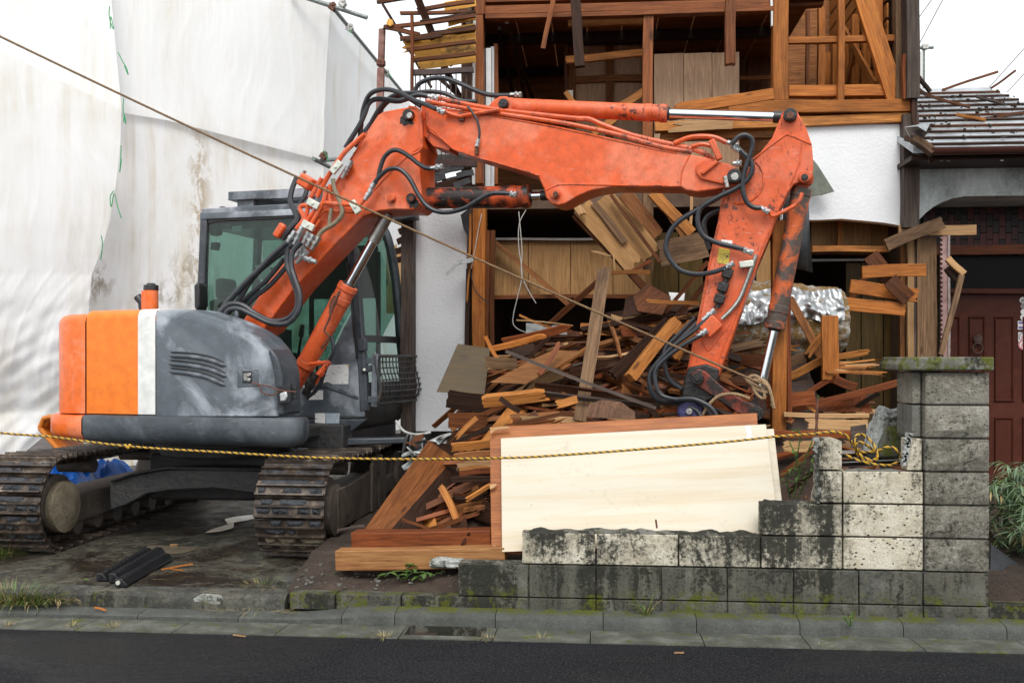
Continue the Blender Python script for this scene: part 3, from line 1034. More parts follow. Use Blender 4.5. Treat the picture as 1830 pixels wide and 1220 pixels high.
# upper left: post, window frame, white pipe
hst('post', (857, 30), (857, 330), 16, W['post_paint'], FY - .02, .12, bevel=.005)
hst('post', (858, -40), (858, 30), 18, W['post_paint'], FY - .02, .13, bevel=.005)
hst('drain_pipe', (848, 28), (846, 330), 5, ALU, FY - .1, .05)
hst('window_frame', (873, 88), (873, 340), 9, ALU, FY + .1, .06)
hst('window_frame', (881, 85), (880, 340), 6, ALU, FY + .2, .05)
hst('window_jamb', (887, 80), (887, 330), 7, W['post_paint'], FY + .25, .06)
for k, (xa, xb) in enumerate(((905, 985), (893, 960), (912, 1000))):
    hst('curtain_rail', (xa, 40 + 10 * k), (xb - 35, 215), 6, W['dark'], FY + .3 + .1 * k, .04, Yb=FY + 2.4)
# headers of the upper opening
hst('header', (866, 22), (1383, 7), 15, W['post_paint'], FY, .1, bevel=.004)
hst('header', (868, 33), (1381, 19), 8, W['post_paint'], FY - .03, .1, bevel=.003)
hst('header', (866, -4), (1383, -18), 22, W['post_paint'], FY + .05, .1)
hst('header', (1409, 7), (1470, 5), 14, W['brown'], FY + .2, .1)
hst('header', (1409, -3), (1475, -5), 8, W['brown'], FY + .1, .1)
hst('stud', (1159, 24), (1156, 250), 18, W['post_paint'], FY - .01, .09, bevel=.004)
hst('stud', (1012, 82), (1012, 200), 6, W['brown'], FY + 1.2, .05)
# back partition of the upper room: veneered panels in a batten frame
PYB = FY + 1.5
for (a, b, c, d) in ((1030, 1084, 68, 140), (1096, 1147, 68, 140), (1030, 1084, 148, 278), (1096, 1147, 148, 278)):
    poly('veneer_panel', [(a - 4, c), (b + 4, c), (b + 4, d), (a - 4, d)], PYB + .03, .015, W['veneer'])
for x, w_, a, b in ((1023, 13, 84, 285), (1090, 14, 82, 285), (1152, 8, 60, 285)):
    hst('batten', (x, a), (x - 1, b), w_, W['pine_old'], PYB, .04)
hst('batten', (1029, 143), (1150, 139), 12, W['pine_old'], PYB - .004, .04)
hst('batten', (1010, 78), (1150, 74), 9, W['dark'], PYB - .1, .06)
hst('rail', (1015, 42), (1151, 39), 13, W['honey'], FY + .25, .05, bevel=.003)
hst('rail', (1010, 108), (1150, 95), 12, W['honey'], FY + .35, .05, jag=(.02, .06))
hst('brace', (1098, 197), (1152, 163), 13, W['honey'], FY + .3, .04)
hst('brace', (1060, 240), (1100, 210), 13, W['honey'], FY + .3, .04)
hst('brace', (1010, 165), (1035, 195), 9, W['honey'], FY + .4, .03)
poly('socket_box', [(1015, 162), (1024, 161), (1024, 176), (1015, 177)], FY + .9, .04, PALEMETAL)
# light veneer panels
for a, b in ((1169, 1221), (1222, 1272), (1273, 1321)):
    poly('veneer_panel', [(a, 97 - (a - 1169) * .02), (b, 96 - (b - 1169) * .02), (b, 310), (a, 310)], FY + .55 + (.004 if a == 1222 else 0), .02, W['veneer'])
for k, (a, b) in enumerate(((1180, 1230), (1232, 1282), (1284, 1334), (1336, 1378))):
    poly('dark_panel', [(a, 40), (b, 40), (b, 190), (a, 190)], FY + 2.2, .02, W['brown'])
hst('picture_rail', (1175, 77), (1380, 70), 6, W['grey_wood'], FY + 2.1, .04)
hst('low_rail', (1322, 140), (1380, 139), 7, W['pine_old'], FY + 1.9, .04)
for x in (1055, 1075, 1100, 1125):
    poly('coat_hook', [(x, 62), (x + 4, 62), (x + 4, 72), (x, 72)], PYB - .17, .03, ALU)
# right bay: pine framing
hst('post', (1393, -30), (1394, 182), 27, W['pine'], FY - .03, .12, bevel=.006)
hst('white_edge', (1378, -30), (1379, 48), 4, ALU, FY - .05, .05)
hst('sill', (1408, 164), (1592, 164), 20, W['pine'], FY + .05, .1, bevel=.005)
hst('sill', (1300, 193), (1624, 192), 22, W['pine'], FY - .05, .14, bevel=.006)
hst('sill', (1195, 205), (1300, 194), 18, W['pine'], FY - .05, .12, bevel=.006)
hst('sill', (1170, 229), (1626, 212), 17, W['honey'], FY - .03, .12, bevel=.006)
hst('sill', (1180, 246), (1420, 240), 14, W['honey'], FY + .05, .1, bevel=.004)
hst('stud', (1502, -30), (1502, 182), 11, W['pine'], FY - .02, .08, bevel=.003)
hst('rail', (1408, 73), (1598, 70), 11, W['pine'], FY + .04, .06, bevel=.003)
hst('brace', (1532, -40), (1601, 180), 32, W['pine'], FY + .0, .06, bevel=.004)
hst('corner_post', (1606, -30), (1606, 182), 17, W['weathered'], FY + .02, .12)
hst('cladding', (1626, -30), (1626, 180), 22, W['grey_wood'], FY - .1, .2)
hst('cladding_strip', (1615, 98), (1615, 178), 5, W['red'], FY - .14, .05)
# raised brace lying on the sill
hst('slanted_board', (1200, 197), (1383, 168), 20, W['pine'], FY - .1, .05, bevel=.004, jag=(.1, .02))
# gallery of studs and boards on the right inner wall
XS = XR - .07
for k in range(15):
    z0 = 3.55 + .16 * k
    m = plank('side_board', (XS, FY + .2, z0), (XS, FY + 2.48, z0 + .02 * rnd.uniform(-1, 1)), .13, .015, W['honey'], house, (-1, 0, 0))
for k in range(6):
    plank('side_stud', (XS - .06, FY + .3 + .42 * k, 3.4), (XS - .06, FY + .3 + .42 * k, 5.1), .075, .07, W['pine'], house, (-1, 0, 0))
plank('side_brace', (XS - .1, FY + .25, 4.15), (XS - .1, FY + 1.5, 5.1), .08, .03, W['pine'], house, (-1, 0, 0))
plank('side_brace', (XS - .1, FY + 2.4, 3.5), (XS - .1, FY + 1.0, 4.7), .08, .03, W['pine'], house, (-1, 0, 0))
hst('partition_post', (1467, 15), (1467, 170), 11, W['pine'], FY + 1.0, .08)
hst('partition_post', (1443, 20), (1443, 170), 6, W['brown'], FY + 1.6, .06)
# right white wall and post
def wavy(a, b, n, amp, s):
    return [(a[0] + (b[0] - a[0]) * i / n, a[1] + (b[1] - a[1]) * i / n + amp * nz((i * .9 + s, s, 0))) for i in range(n + 1)]
poly('stucco_wall', [(1398, 224), (1608, 222)] + [(1609, 403), (1580, 398), (1540, 394), (1505, 391), (1460, 393), (1398, 392)], FY - .04, .12, STUCCO)
hst('corner_post', (1624, 207), (1624, 408), 27, W['grey_wood'], FY - .07, .16)
hst('post_tail', (1631, 180), (1632, 225), 9, W['dark'], FY - .12, .1)
poly('hanging_felt', [(1447, 278), (1462, 296), (1491, 342), (1470, 348), (1447, 350)], FY - .2, .03, FELT)
bpy.data.objects['hanging_felt'].data.materials[0] = simple('grey_green_cloth', (.13, .14, .11), .7, 0, .25, 14, .4)
# ground floor: plywood back panel of the closet with frame
YC = FY + .5
for a, b in ((880, 944), (945, 1019), (1020, 1095), (1096, 1168)):
    poly('plywood_panel', [(a, 431), (b, 430), (b, 527), (a, 528)], YC + (.003 if a in (945, 1096) else 0), .02, W['ply'])
hst('panel_rail', (878, 531), (1168, 529), 7, W['brown'], YC - .04, .06)
hst('panel_rail', (884, 428), (1090, 427), 4, W['brown'], YC - .03, .05)
hst('prop', (884, 432), (1019, 546), 8, W['pine_old'], YC - .15, .04)
# lower right closet
for a, b in ((1450, 1500), (1501, 1556), (1557, 1598)):
    poly('plywood_panel', [(a, 396), (b, 396), (b, 442), (a, 442)], FY + .5 + (.003 if a == 1501 else 0), .02, W['ply'])
hst('closet_stud', (1500, 394), (1500, 442), 8, W['honey'], FY + .38, .05)
hst('closet_shelf', (1446, 448), (1582, 447), 10, W['honey'], FY + .1, .3)
m = MB()
m.tube([P(1446, 465, FY + .3), P(1552, 464, FY + .3)], .012, 8)
m.build('clothes_rail', ALU, house)
for a, b in ((1512, 1538), (1540, 1578), (1580, 1617)):
    poly('wall_panel', [(a, 470), (b, 470), (b, 775), (a, 775)], FY + .42 + (.004 if a == 1540 else 0), .02, W['olive'])
poly('wall_panel', [(1166, 416), (1212, 415), (1212, 600), (1166, 600)], FY + .35, .02, W['olive'])
poly('wall_panel', [(1214, 415), (1256, 415), (1256, 600), (1214, 600)], FY + .354, .02, W['olive'])
poly('wall_panel', [(1352, 400), (1382, 400), (1382, 520), (1352, 520)], FY + .2, .02, W['ply'])
hst('post', (1391, 395), (1391, 780), 25, W['pine'], 7.5, .11, bevel=.006)
hst('post_strip', (1408, 520), (1409, 750), 8, W['red'], 7.53, .08, bevel=.004)
hst('post', (1158, 342), (1158, 490), 18, W['weathered'], FY - .05, .1, jag=(0, .05))
hst('wall_stud', (1626, 425), (1627, 640), 11, W['pale'], FY + .05, .05)
hst('wall_stud', (1612, 440), (1612, 640), 8, W['pine_old'], FY + .12, .05)
hst('wall_board', (1656, 425), (1655, 660), 34, W['weathered'], FY + .02, .04)
hst('wall_board', (1634, 440), (1634, 660), 9, W['grey_wood'], FY + .05, .04)
# perforated metal corner strip
ps = hst('metal_corner', (1688, 408), (1687, 650), 14, simple('pinkish_rusty_metal', (.36, .22, .2), .5, .4, .3, 12), FY - .05, .015)
m = MB()
for k in range(26):
    p = P(1681.5, 420 + k * 8.4, FY - .062)
    m.box(p, (.028, .006, .016), Matrix.Rotation(.5, 3, 'Y'))
m.build('perforation', W['dark'], ps)
hst('metal_corner', (1696, 405), (1695, 645), 4, simple('dull_metal', (.3, .24, .22), .5, .4, .3), FY - .06, .02)
# entrance: arch wall, bricks, transom, door
arch = [(1640, 402), (1643, 392), (1655, 380), (1668, 370), (1682, 362), (1700, 355), (1722, 351), (1760, 350), (1990, 349), (1990, 270), (1640, 270)]
poly('arch_wall', arch, FY - .02, .24, STUCCO_GREY)
brick_p = hst('brick_wall', (1640, 405), (1990, 405), 76, simple('dark_brick_mortar', (.012, .009, .008), .8), FY + .8, .06)
BRK = [simple('dark_red_brick', (.07, .012, .009), .35, 0, .3, 9, 0, .2), simple('brown_black_brick', (.016, .008, .007), .35, 0, .3, 9, 0, .2), simple('maroon_brick', (.04, .009, .007), .35, 0, .3, 9, 0, .2)]
for c in range(18):
    for r in range(4):
        x0 = 1648 + 11.3 * c
        y0 = 360 + 23 * r + (11 if c % 2 else 0)
        p = P(x0 + 5.6, y0 + 11, FY + .77)
        m = MB()
        q = PXM(x0, FY + .77)
        m.box(p, (q * 10.3, .05, q * 21.5 if r < 3 or not c % 2 else q * 12))
        m.build('brick', rnd.choice(BRK), brick_p)
hst('lintel', (1660, 447), (1990, 446), 17, W['red'], FY + .72, .1)
hst('transom', (1690, 484), (1990, 484), 62, DARKGLASS, FY + .8, .01)
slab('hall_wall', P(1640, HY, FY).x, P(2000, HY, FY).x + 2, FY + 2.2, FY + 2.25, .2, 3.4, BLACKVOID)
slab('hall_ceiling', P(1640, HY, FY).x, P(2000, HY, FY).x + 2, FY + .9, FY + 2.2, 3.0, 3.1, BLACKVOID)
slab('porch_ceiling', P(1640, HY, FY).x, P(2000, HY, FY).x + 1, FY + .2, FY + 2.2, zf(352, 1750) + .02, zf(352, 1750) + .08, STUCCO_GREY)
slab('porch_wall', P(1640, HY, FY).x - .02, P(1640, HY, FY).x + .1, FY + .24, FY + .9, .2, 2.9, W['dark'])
DOORM = paint('brown_door_paint', (.072, .021, .013), (.09, .028, .018), .5, .03, 0, 1)
for nd in DOORM.node_tree.nodes:
    if nd.type == 'BSDF_PRINCIPLED': nd.inputs['Specular IOR Level'].default_value = .12
hst('door_rail', (1690, 520), (1990, 520), 8, DOORM, FY + .7, .06)
door = hst('door', (1860, 520), (1860, 880), 346, DOORM, FY + .78, .05)
for a, b in ((1690, 1716), (1731, 1761), (1777, 1812), (1827, 1860)):
    for c, d in ((565, 718), (745, 862)):
        x0, x1 = a, b
        m = MB()
        pts = [(x0, c), (x1, c), (x1, d), (x0, d)]
        fr = [P(x, y, FY + .752) for x, y in pts]
        ins = [P(x, y, FY + .735) for x, y in ((x0 + 2, c + 2), (x1 - 2, c + 2), (x1 - 2, d - 2), (x0 + 2, d - 2))]
        in2 = [P(x, y, FY + .75) for x, y in ((x0 + 5, c + 5), (x1 - 5, c + 5), (x1 - 5, d - 5), (x0 + 5, d - 5))]
        m.loft([fr, ins, in2], close=True)
        m.f.append([8, 9, 10, 11]); m.m.append(0)
        m.build('door_panel', DOORM, door, sharp=10)
IRON = simple('dark_bronze', (.07, .04, .03), .4, .6, .4, 30)
m = MB()
c = P(1747, 606, FY + .74)
m.cyl(c, c + Vector((0, -.03, 0)), .04, .026, 12)
for k in range(10):
    t = k * .628
    m.box(c + Vector((.034 * math.cos(t), -.012, .034 * math.sin(t))), (.018, .02, .018), Matrix.Rotation(t, 3, 'Y'))
c2 = P(1747, 622, FY + .715)
m.tube([c2 + Vector((.048 * math.sin(t * .3142), 0, .048 * math.cos(t * .3142))) for t in range(21)], .009, 8)
m.build('door_knocker', IRON, door)
# stickers on the door
WST = simple('white_label', (.72, .7, .68), .4, 0, .05)
RST = simple('red_print', (.6, .02, .05), .4, 0, .05)
PST = simple('violet_print', (.2, .13, .35), .4, 0, .1)
GST = simple('grey_print', (.2, .19, .18), .4, 0, .2)
def disc(px, py, rpx, mat, off, name='sticker', sides=24, ring=None, rot=0):
    c = P(px, py, FY + .75 - off)
    q = PXM(px, FY + .75) * rpx
    m = MB()
    if ring:
        m.loft([[c + Vector((math.cos(t) * q * s, 0, math.sin(t) * q * s)) for t in [2 * math.pi * k / sides for k in range(sides)]] for s in (ring, 1)], close=True)
    else:
        m.cyl(c, c + Vector((0, .002, 0)), q, q, sides)
        if rot:
            for i, v in enumerate(m.v):
                d = v - c
                m.v[i] = c + Matrix.Rotation(rot, 3, 'Y') @ d
    return m.build(name, mat, door)
def strokes(px, py, s, mat, off):
    m = MB()
    for (a, b, wd) in (((-.8, .22), (.8, .22), .2), ((0, .9), (-.08, .1), .2), ((-.08, .1), (-.75, -.85), .2), ((.02, .15), (.8, -.85), .2), ((.42, .85), (.68, .55), .18)):
        pa, pb = P(px + a[0] * s, py - a[1] * s, FY + .75 - off), P(px + b[0] * s, py - b[1] * s, FY + .75 - off)
        m.beam(pa, pb, .002, PXM(px, FY + .75) * s * wd)
    m.build('sticker_character', mat, door)
disc(1828, 536, 5.5, WST, .003); disc(1828, 537, 3.2, GST, .0045)
disc(1829, 547, 5, GST, .003)
disc(1829, 557, 5, WST, .003)
disc(1829, 567, 5.5, WST, .003); disc(1830, 568, 2.6, GST, .0045)
disc(1827, 581, 11, WST, .003, sides=4); disc(1827, 581, 9, PST, .0045, sides=4)
m = MB(); m.beam(P(1819, 581, FY + .744), P(1835, 581, FY + .744), .002, .022); m.build('sticker_band', WST, door)
m = MB(); m.box(P(1829, 602, FY + .747), (.098, .003, .094)); m.build('sticker', WST, door)
disc(1829, 602, 8.2, RST, .0045, 'sticker_ring', ring=.82); strokes(1829, 602, 5.2, RST, .005)
disc(1829, 616, 9, WST, .005); disc(1829, 616, 8.6, RST, .0065, 'sticker_ring', ring=.8); strokes(1829, 616, 5.2, RST, .007)
# wing roof with battens
ye = FY - .5
ze = P(1720, 262, ye).z
xr0, xr1 = P(1632, HY, ye).x, P(2010, HY, ye).x
SL = .43
def roofp(x, s, dz=0):
    return Vector((x, ye + s, ze + SL * s + dz))
m = MB()
m.add([roofp(xr0, 0), roofp(xr1, 0), roofp(xr1, 3.0), roofp(xr0, 3.0), roofp(xr0, 0, -.05), roofp(xr1, 0, -.05), roofp(xr1, 3.0, -.05), roofp(xr0, 3.0, -.05)],
      [(0, 1, 2, 3), (7, 6, 5, 4), (0, 4, 5, 1), (1, 5, 6, 2), (2, 6, 7, 3), (3, 7, 4, 0)])
wroof = m.build('wing_roof', ROOFSHEET, house)
for k in range(12):
    s = .06 + .255 * k
    x = xr0 + .02
    while x < xr1:
        x2 = min(xr1, x + rnd.uniform(1.1, 2.6))
        if rnd.random() < .9:
            plank('roof_batten', roofp(x + .01, s + rnd.uniform(-.015, .015), .010), roofp(x2, s + rnd.uniform(-.015, .015), .010), .045, .022, W['dark'] if rnd.random() < .7 else W['brown'], wroof, (0, -SL, 1), jag=(.02, .02))
        x = x2
m = MB()
for k in range(110):
    c = roofp(rnd.uniform(xr0 + .1, xr1), rnd.uniform(.1, 2.6), .03)
    s = rnd.uniform(.008, .026)
    m.box(c, (s * 1.8, s * 1.3, s * .6), Matrix.Rotation(rnd.uniform(0, 3), 3, Vector((rnd.random(), rnd.random(), 1)).normalized()))
tag(m.build('roof_debris', SOIL, wroof), kind='stuff')
m = MB()
n = 9
ga, gb = P(1662, 270, ye - .08), P(2000, 270, ye - .08)
ga.z = gb.z = ze - .06
m.loft([[p + Vector((0, .055 * math.cos(math.pi + math.pi * k / n), .055 * math.sin(math.pi + math.pi * k / n) + .03)) for k in range(n + 1)] for p in (ga, gb)])
m.loft([[p + Vector((0, .05 * math.cos(math.pi + math.pi * k / n), .05 * math.sin(math.pi + math.pi * k / n) + .03)) for k in range(n + 1)] for p in (ga, gb)])
m.build('gutter_trough', simple('brown_gutter_plastic', (.075, .028, .022), .25, 0, .15, 4), house)
for px in (1682, 1695, 1790):
    hst('gutter_bracket', (px, 276), (px, 288), 5, PALEMETAL, ye + .1, .02)
hst('fascia', (1632, 248), (1668, 272), 12, W['weathered'], ye - .04, .1, Yb=ye - .08)
hst('fascia', (1620, 252), (1664, 282), 9, W['dark'], ye + .3, .1, Yb=ye + .02)
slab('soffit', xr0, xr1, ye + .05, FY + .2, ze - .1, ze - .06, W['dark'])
m = MB()
fl = [P(1618, 228, ye - .1), P(1640, 226, ye - .15), P(1655, 235, ye - .2), P(1663, 220, ye - .1), P(1660, 236, ye - .15), P(1650, 247, ye - .1), P(1626, 245, ye)]
m.prism(fl, Vector((0, .02, .01)))
m.build('torn_flashing', ZINC, house)
hst('roof_edge', (1640, 135), (1662, 165), 5, W['dark'], FY + .3, .05)
# broken eave and balcony at the upper left
ev = FY - .35
for a, b, w_ in (((736, -30), (796, 124), 13), ((796, 126), (826, 180), 11)):
    hst('rafter', a, b, w_, W['dark'], ev - .1, .07, Yb=ev + .2)
for a, b, w_ in (((743, -5), (806, 118), 5), ((684, 9), (771, 156), 5), ((815, -10), (845, 100), 5)):
    hst('rafter', a, b, w_, W['dark'], ev + .15, .05)
for a, b, w_ in (((672, 4), (732, -3), 5), ((714, 25), (834, 21), 5), ((744, 18), (848, 3), 6), ((700, 49), (850, 29), 6), ((714, 70), (850, 52), 6), ((726, 89), (850, 75), 6), ((737, 109), (850, 95), 6), ((684, 48), (750, 62), 7), ((725, 74), (790, 64), 4), ((770, 60), (850, 48), 4), ((750, 40), (850, 22), 4)):
    hst('eave_batten', a, b, w_, W['brown'] if w_ != 4 else W['dark'], ev, .04, jag=(.03, 0))
for a, b, w_ in (((716, 84), (850, 64), 22), ((736, 103), (850, 86), 20), ((742, 118), (850, 105), 14), ((786, 62), (850, 50), 16), ((796, 40), (850, 28), 16), ((790, 14), (850, 3), 16)):
    hst('eave_board', a, b, w_, YBOARD, ev + .07, .015, jag=(.08, 0))
poly('torn_scrap', [(690, 43), (694, 33), (701, 36), (703, 44), (697, 47)], ev - .05, .02, YBOARD)
hst('rail_post', (736, 28), (737, 172), 5, W['red'], ev - .15, .04)
hst('hand_rail', (738, 130), (846, 126), 9, DARKFRAME, ev - .12, .05)
hst('hand_rail', (757, 292), (852, 293), 12, DARKFRAME, ev - .1, .06)
for k in range(12):
    hst('baluster', (742 + 9.2 * k, 133), (742 + 9.2 * k, 288), 1.7, DARKFRAME, ev - .1, .012)
hst('balcony_slab', (762, 279), (842, 279), 14, STUCCO_GREY, ev + .3, .5)
hst('balcony_brace', (785, 140), (825, 178), 6, W['dark'], ev + .1, .04)
for k, (x, y) in enumerate(((770, 300), (790, 305), (812, 300), (830, 310), (780, 318), (805, 322), (825, 326), (765, 332))):
    hst('roof_tile', (x - 14, y + 5), (x + 16, y - 3), 10, FELT, ev - .15 + .02 * (k % 3), .03)
hst('beam_end', (757, 338), (842, 322), 12, W['dark'], ev - .1, .1)
hst('bracket', (706, 383), (744, 378), 26, FELT, FY - .2, .25)
for k in range(5):
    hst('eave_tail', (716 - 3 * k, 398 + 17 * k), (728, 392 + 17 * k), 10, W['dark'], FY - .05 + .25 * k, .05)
# hanging electrical cables
for pts in ([(940, 375), (928, 400), (927, 440), (933, 490), (925, 530), (918, 560), (917, 578), (926, 588), (940, 594)], [(927, 378), (930, 410), (933, 450), (932, 490), (945, 520), (958, 542)], [(861, 382), (855, 410), (848, 450), (842, 480)]):
    m = MB()
    m.tube(spline([P(x, y, FY - .12) for x, y in pts], 5), .0045, 6)
    m.build('cable', WIRE_PALE, house)
for pts in ([(1046, 425), (1046, 480), (1047, 550)], [(840, 485), (850, 520), (870, 540)], [(1043, 382), (1075, 408), (1115, 416), (1148, 414)]):
    m = MB()
    m.tube(spline([P(x, y, FY - .12 if x > 1050 or x < 900 else FY + .6) for x, y in pts], 5), .005, 6)
    m.build('cable', RUBBER, house)
m = MB()
m.tube(spline([P(x, y, FY - .3) for x, y in ((1043, 382), (1070, 410), (1110, 425), (1150, 436), (1200, 438), (1250, 424))], 5), .006, 6)
m.build('cable', RUBBER, house)

# ================================================================== excavator
EC = Vector((-3.22, 8.45, 0))
TH = R(-10.1)
HD = Vector((math.cos(TH), math.sin(TH), 0))
LT = Vector((-math.sin(TH), math.cos(TH), 0))
exc = thing('excavator', 'worn orange and grey crawler excavator without bucket, boom arched over the debris', 'excavator', (EC.x, EC.y, .12))
def ML(px, py, lat):                               # point of the machine's upright plane at that sideways offset
    v = ray(px, py)
    o = EC + LT * lat
    return CAM + v * ((o - CAM).dot(LT) / v.dot(LT))
def m2w(x, y, z):
    return EC + HD * x + LT * y + Z * z
def w2m(p):
    d = p - EC
    return Vector((d.dot(HD), d.dot(LT), p.z))
def mx(px, lat):
    return w2m(ML(px, HY, lat)).x
def side(name, pts, lat, th, mat, parent=exc, bevel=.012, seg=2):
    m = MB()
    m.prism([ML(x, y, lat) for x, y in pts], LT * th)
    return m.build(name, mat, parent, bevel=bevel, seg=seg)
def pin(m, px, py, lat, rpx, th=.05, mi=0, n=20):
    c = ML(px, py, lat)
    r = rpx * (c - CAM).dot(DIR) / F
    m.cyl(c - LT * th, c + LT * .02, r, r, n, mi=mi)
def hose(name, pts, rpx=4, lat=-.5, mat=RUBBER, parent=None, n=6, lat1=None, wob=0):
    out = []
    for i, (x, y) in enumerate(pts):
        t = i / (len(pts) - 1)
        l = lat if lat1 is None else lat + (lat1 - lat) * t
        out.append(ML(x, y, l + wob * math.sin(3.1 * t)))
    r = rpx * (out[0] - CAM).dot(DIR) / F
    m = MB()
    m.tube(spline(out, n), r, 8)
    return m.build(name, mat, parent or exc)
def fitting(pa, pb, rpx, lat, mat=ZINC, parent=None, name='hose_fitting'):
    a, b = ML(*pa, lat), ML(*pb, lat)
    r = rpx * (a - CAM).dot(DIR) / F
    m = MB()
    L = b - a
    m.cyl(a, a + L * .45, r, r, 10)
    m.cyl(a + L * .43, a + L * .62, r * 1.45, r * 1.45, 6)
    m.cyl(a + L * .6, a + L * .8, r * 1.1, r * 1.1, 10)
    m.cyl(a + L * .78, b, r * 1.35, r * 1.35, 6)
    return m.build(name, mat, parent or exc)

# ---- tracks
TD = Vector((math.sin(R(2.1)), math.cos(R(2.1)), 0))
TR = Vector((TD.y, -TD.x, 0))
RT, LS, ZC = .335, 2.15, .12 + .035 + .335
def track_pt(d):
    per = 2 * LS + 2 * math.pi * RT
    d = d % per
    if d < LS:
        u = d - LS / 2
        sag = .03 * math.sin(math.pi * d / LS)
        return Vector((u, RT - sag)), Vector((1, 0))
    d -= LS
    if d < math.pi * RT:
        t = d / RT
        return Vector((LS / 2 + RT * math.sin(t), RT * math.cos(t))), Vector((math.cos(t), -math.sin(t)))
    d -= math.pi * RT
    if d < LS:
        return Vector((LS / 2 - d, -RT)), Vector((-1, 0))
    d -= LS
    t = d / RT
    return Vector((-LS / 2 - RT * math.sin(t), -RT * math.cos(t))), Vector((-math.cos(t), math.sin(t)))
NSH = 46
PER = 2 * LS + 2 * math.pi * RT
def shoe_mesh(seed):
    rg = random.Random(seed)
    m = MB()
    p = PER / NSH
    wd = .52
    # plate: lipped profile along x (travel), z outward
    prof = [(-.48, .004), (-.40, .022), (.30, .022), (.40, .014), (.5, .014)]
    rows = [[Vector((x * p, s * wd / 2, z)) for x, z in prof] + [Vector((x * p, s * wd / 2, z - .014)) for x, z in reversed(prof)] for s in (-1, 1)]
    m.loft(rows, close=True)
    m.f += [list(range(10)), list(range(10, 20))[::-1]]; m.m += [0, 0]
    for x, h in ((-.32, .036), (.2, .032)):
        rr = []
        for s in (-1, 1):
            rr.append([Vector((x * p - .011, s * wd / 2, .012)), Vector((x * p - .006, s * (wd / 2 - .004), .014 + h)), Vector((x * p + .006, s * (wd / 2 - .004), .014 + h)), Vector((x * p + .011, s * wd / 2, .012))])
        m.loft(rr, close=True)
        m.f += [[len(m.v) - 8 + i for i in range(4)], [len(m.v) - 4 + i for i in range(4)][::-1]]; m.m += [0, 0]
    m.box((0, -.06, -.03), (p * .9, .035, .05))
    m.box((0, .06, -.03), (p * .9, .035, .05))
    for bx in (-.05, .05):
        for by in (-.06, .06):
            m.cyl((bx * .5 + .01, by, .02), (bx * .5 + .01, by, .034), .011, .011, 6)
    # mud packed between the grousers
    for xx in (-.06, .36):
        y = -wd / 2 + .02
        while y < wd / 2 - .06:
            L = rg.uniform(.05, .2)
            if rg.random() < .85:
                nn = 7
                y1 = min(y + L, wd / 2 - .015)
                def fn(u, v, y=y, y1=y1, xx=xx):
                    e = (math.sin(math.pi * u) * math.sin(math.pi * v)) ** .4 if 0 < u < 1 and 0 < v < 1 else 0
                    return Vector(((xx + (v - .5) * .36) * p, y + (y1 - y) * u, .018 + e * (.012 + .024 * abs(nz((u * 5 + y * 9, v * 4 + xx * 9, seed)))) + e * .007 * rg.random()))
                m.grid(fn, nn, 4, 1)
            y += L + rg.uniform(.0, .06)
    return m.mesh('shoe', [TRACK, MUD if seed % 3 else MUDTAN], recalc=False)
SHOES = [shoe_mesh(k) for k in (1, 2, 4, 3, 5, 7)]
def make_track(cx, cy, name, label):
    c = Vector((cx, cy, ZC))
    m = MB()
    # chain links inside the shoes: a band
    rows = [[], []]
    N = 90
    for k in range(N):
        q, t = track_pt(PER * k / N)
        q = q * (1 - .075 / max(q.length, .3)) if False else q - Vector((-t.y, t.x)) * .05
        for r, s in ((0, -.075), (1, .075)):
            rows[r].append(c + TD * q.x + TR * s + Z * q.y)
    tr = thing_part(name, c, label)
    for k in range(NSH):
        q, t = track_pt(PER * (k + .35) / NSH)
        nrm = Vector((-t.y, t.x))
        ax = TD * t.x + Z * t.y
        az = TD * nrm.x + Z * nrm.y
        ay = az.cross(ax)
        M = Matrix.Translation(c + TD * q.x + Z * q.y) @ Matrix((ax, ay, az)).transposed().to_4x4()
        M = M @ Matrix.Rotation(R(rnd.uniform(-3, 3)), 4, 'Y')
        inst('shoe', SHOES[k * 5 % 6 if k % 4 else rnd.randrange(6)], M, tr)
    m.loft(rows, close=True)
    m.build('chain', TRACK, tr, recalc=False)
    for s in (-1, 1):
        m = MB()
        e = c + TD * (s * LS / 2)
        m.cyl(e - TR * .19, e + TR * .19, RT - .115, None, 28)
        m.cyl(e - TR * .235, e + TR * .235, .165, .165, 24)
        m.build('idler', FRAMEMUD, tr, bevel=.01)
    for k in range(6):
        m = MB()
        u = -LS / 2 + .3 + (LS - .6) * k / 5
        p = c + TD * u + Z * (-RT + .12)
        m.cyl(p - TR * .17, p + TR * .17, .075, None, 14)
        m.build('roller', FRAMEMUD, tr)
    for u in (-.5, .5):
        m = MB()
        p = c + TD * u + Z * (RT - .11)
        m.cyl(p - TR * .15, p + TR * .15, .06, None, 14)
        m.build('roller', FRAMEMUD, tr)
    m = MB()
    h = c + Z * 0
    pr = lambda s: [h + TR * s + TD * u + Z * z for u, z in ((-LS / 2 - .12, -.13), (-LS / 2 - .12, .03), (-LS / 2 + .12, .05), (-LS / 2 + .3, .03), (LS / 2 - .3, .03), (LS / 2 - .1, .03), (LS / 2 - .1, -.13), (-LS / 2 + .2, -.2), (-LS / 2 + .1, -.17))]
    m.prism(pr(-.2), TR * .4)
    m.build('track_frame', FRAMEMUD, tr, bevel=.015)
    return tr, c
def thing_part(name, loc, label=None):
    o = bpy.data.objects.new(name, None)
    COL.objects.link(o)
    M = Matrix.Translation(loc)
    o.parent = exc
    o.matrix_parent_inverse = WM[exc.name].inverted()
    o.matrix_basis = M
    WM[o.name] = M
    if label:
        o['label'] = label
    return o
YN = 7.35
pl, pr_ = P(64, 640, YN), P(545, 640, YN)
ct = TD * (LS / 2)
trL, cL = make_track(pl.x + ct.x, YN + ct.y, 'track', 'muddy crawler track at the left of the machine')
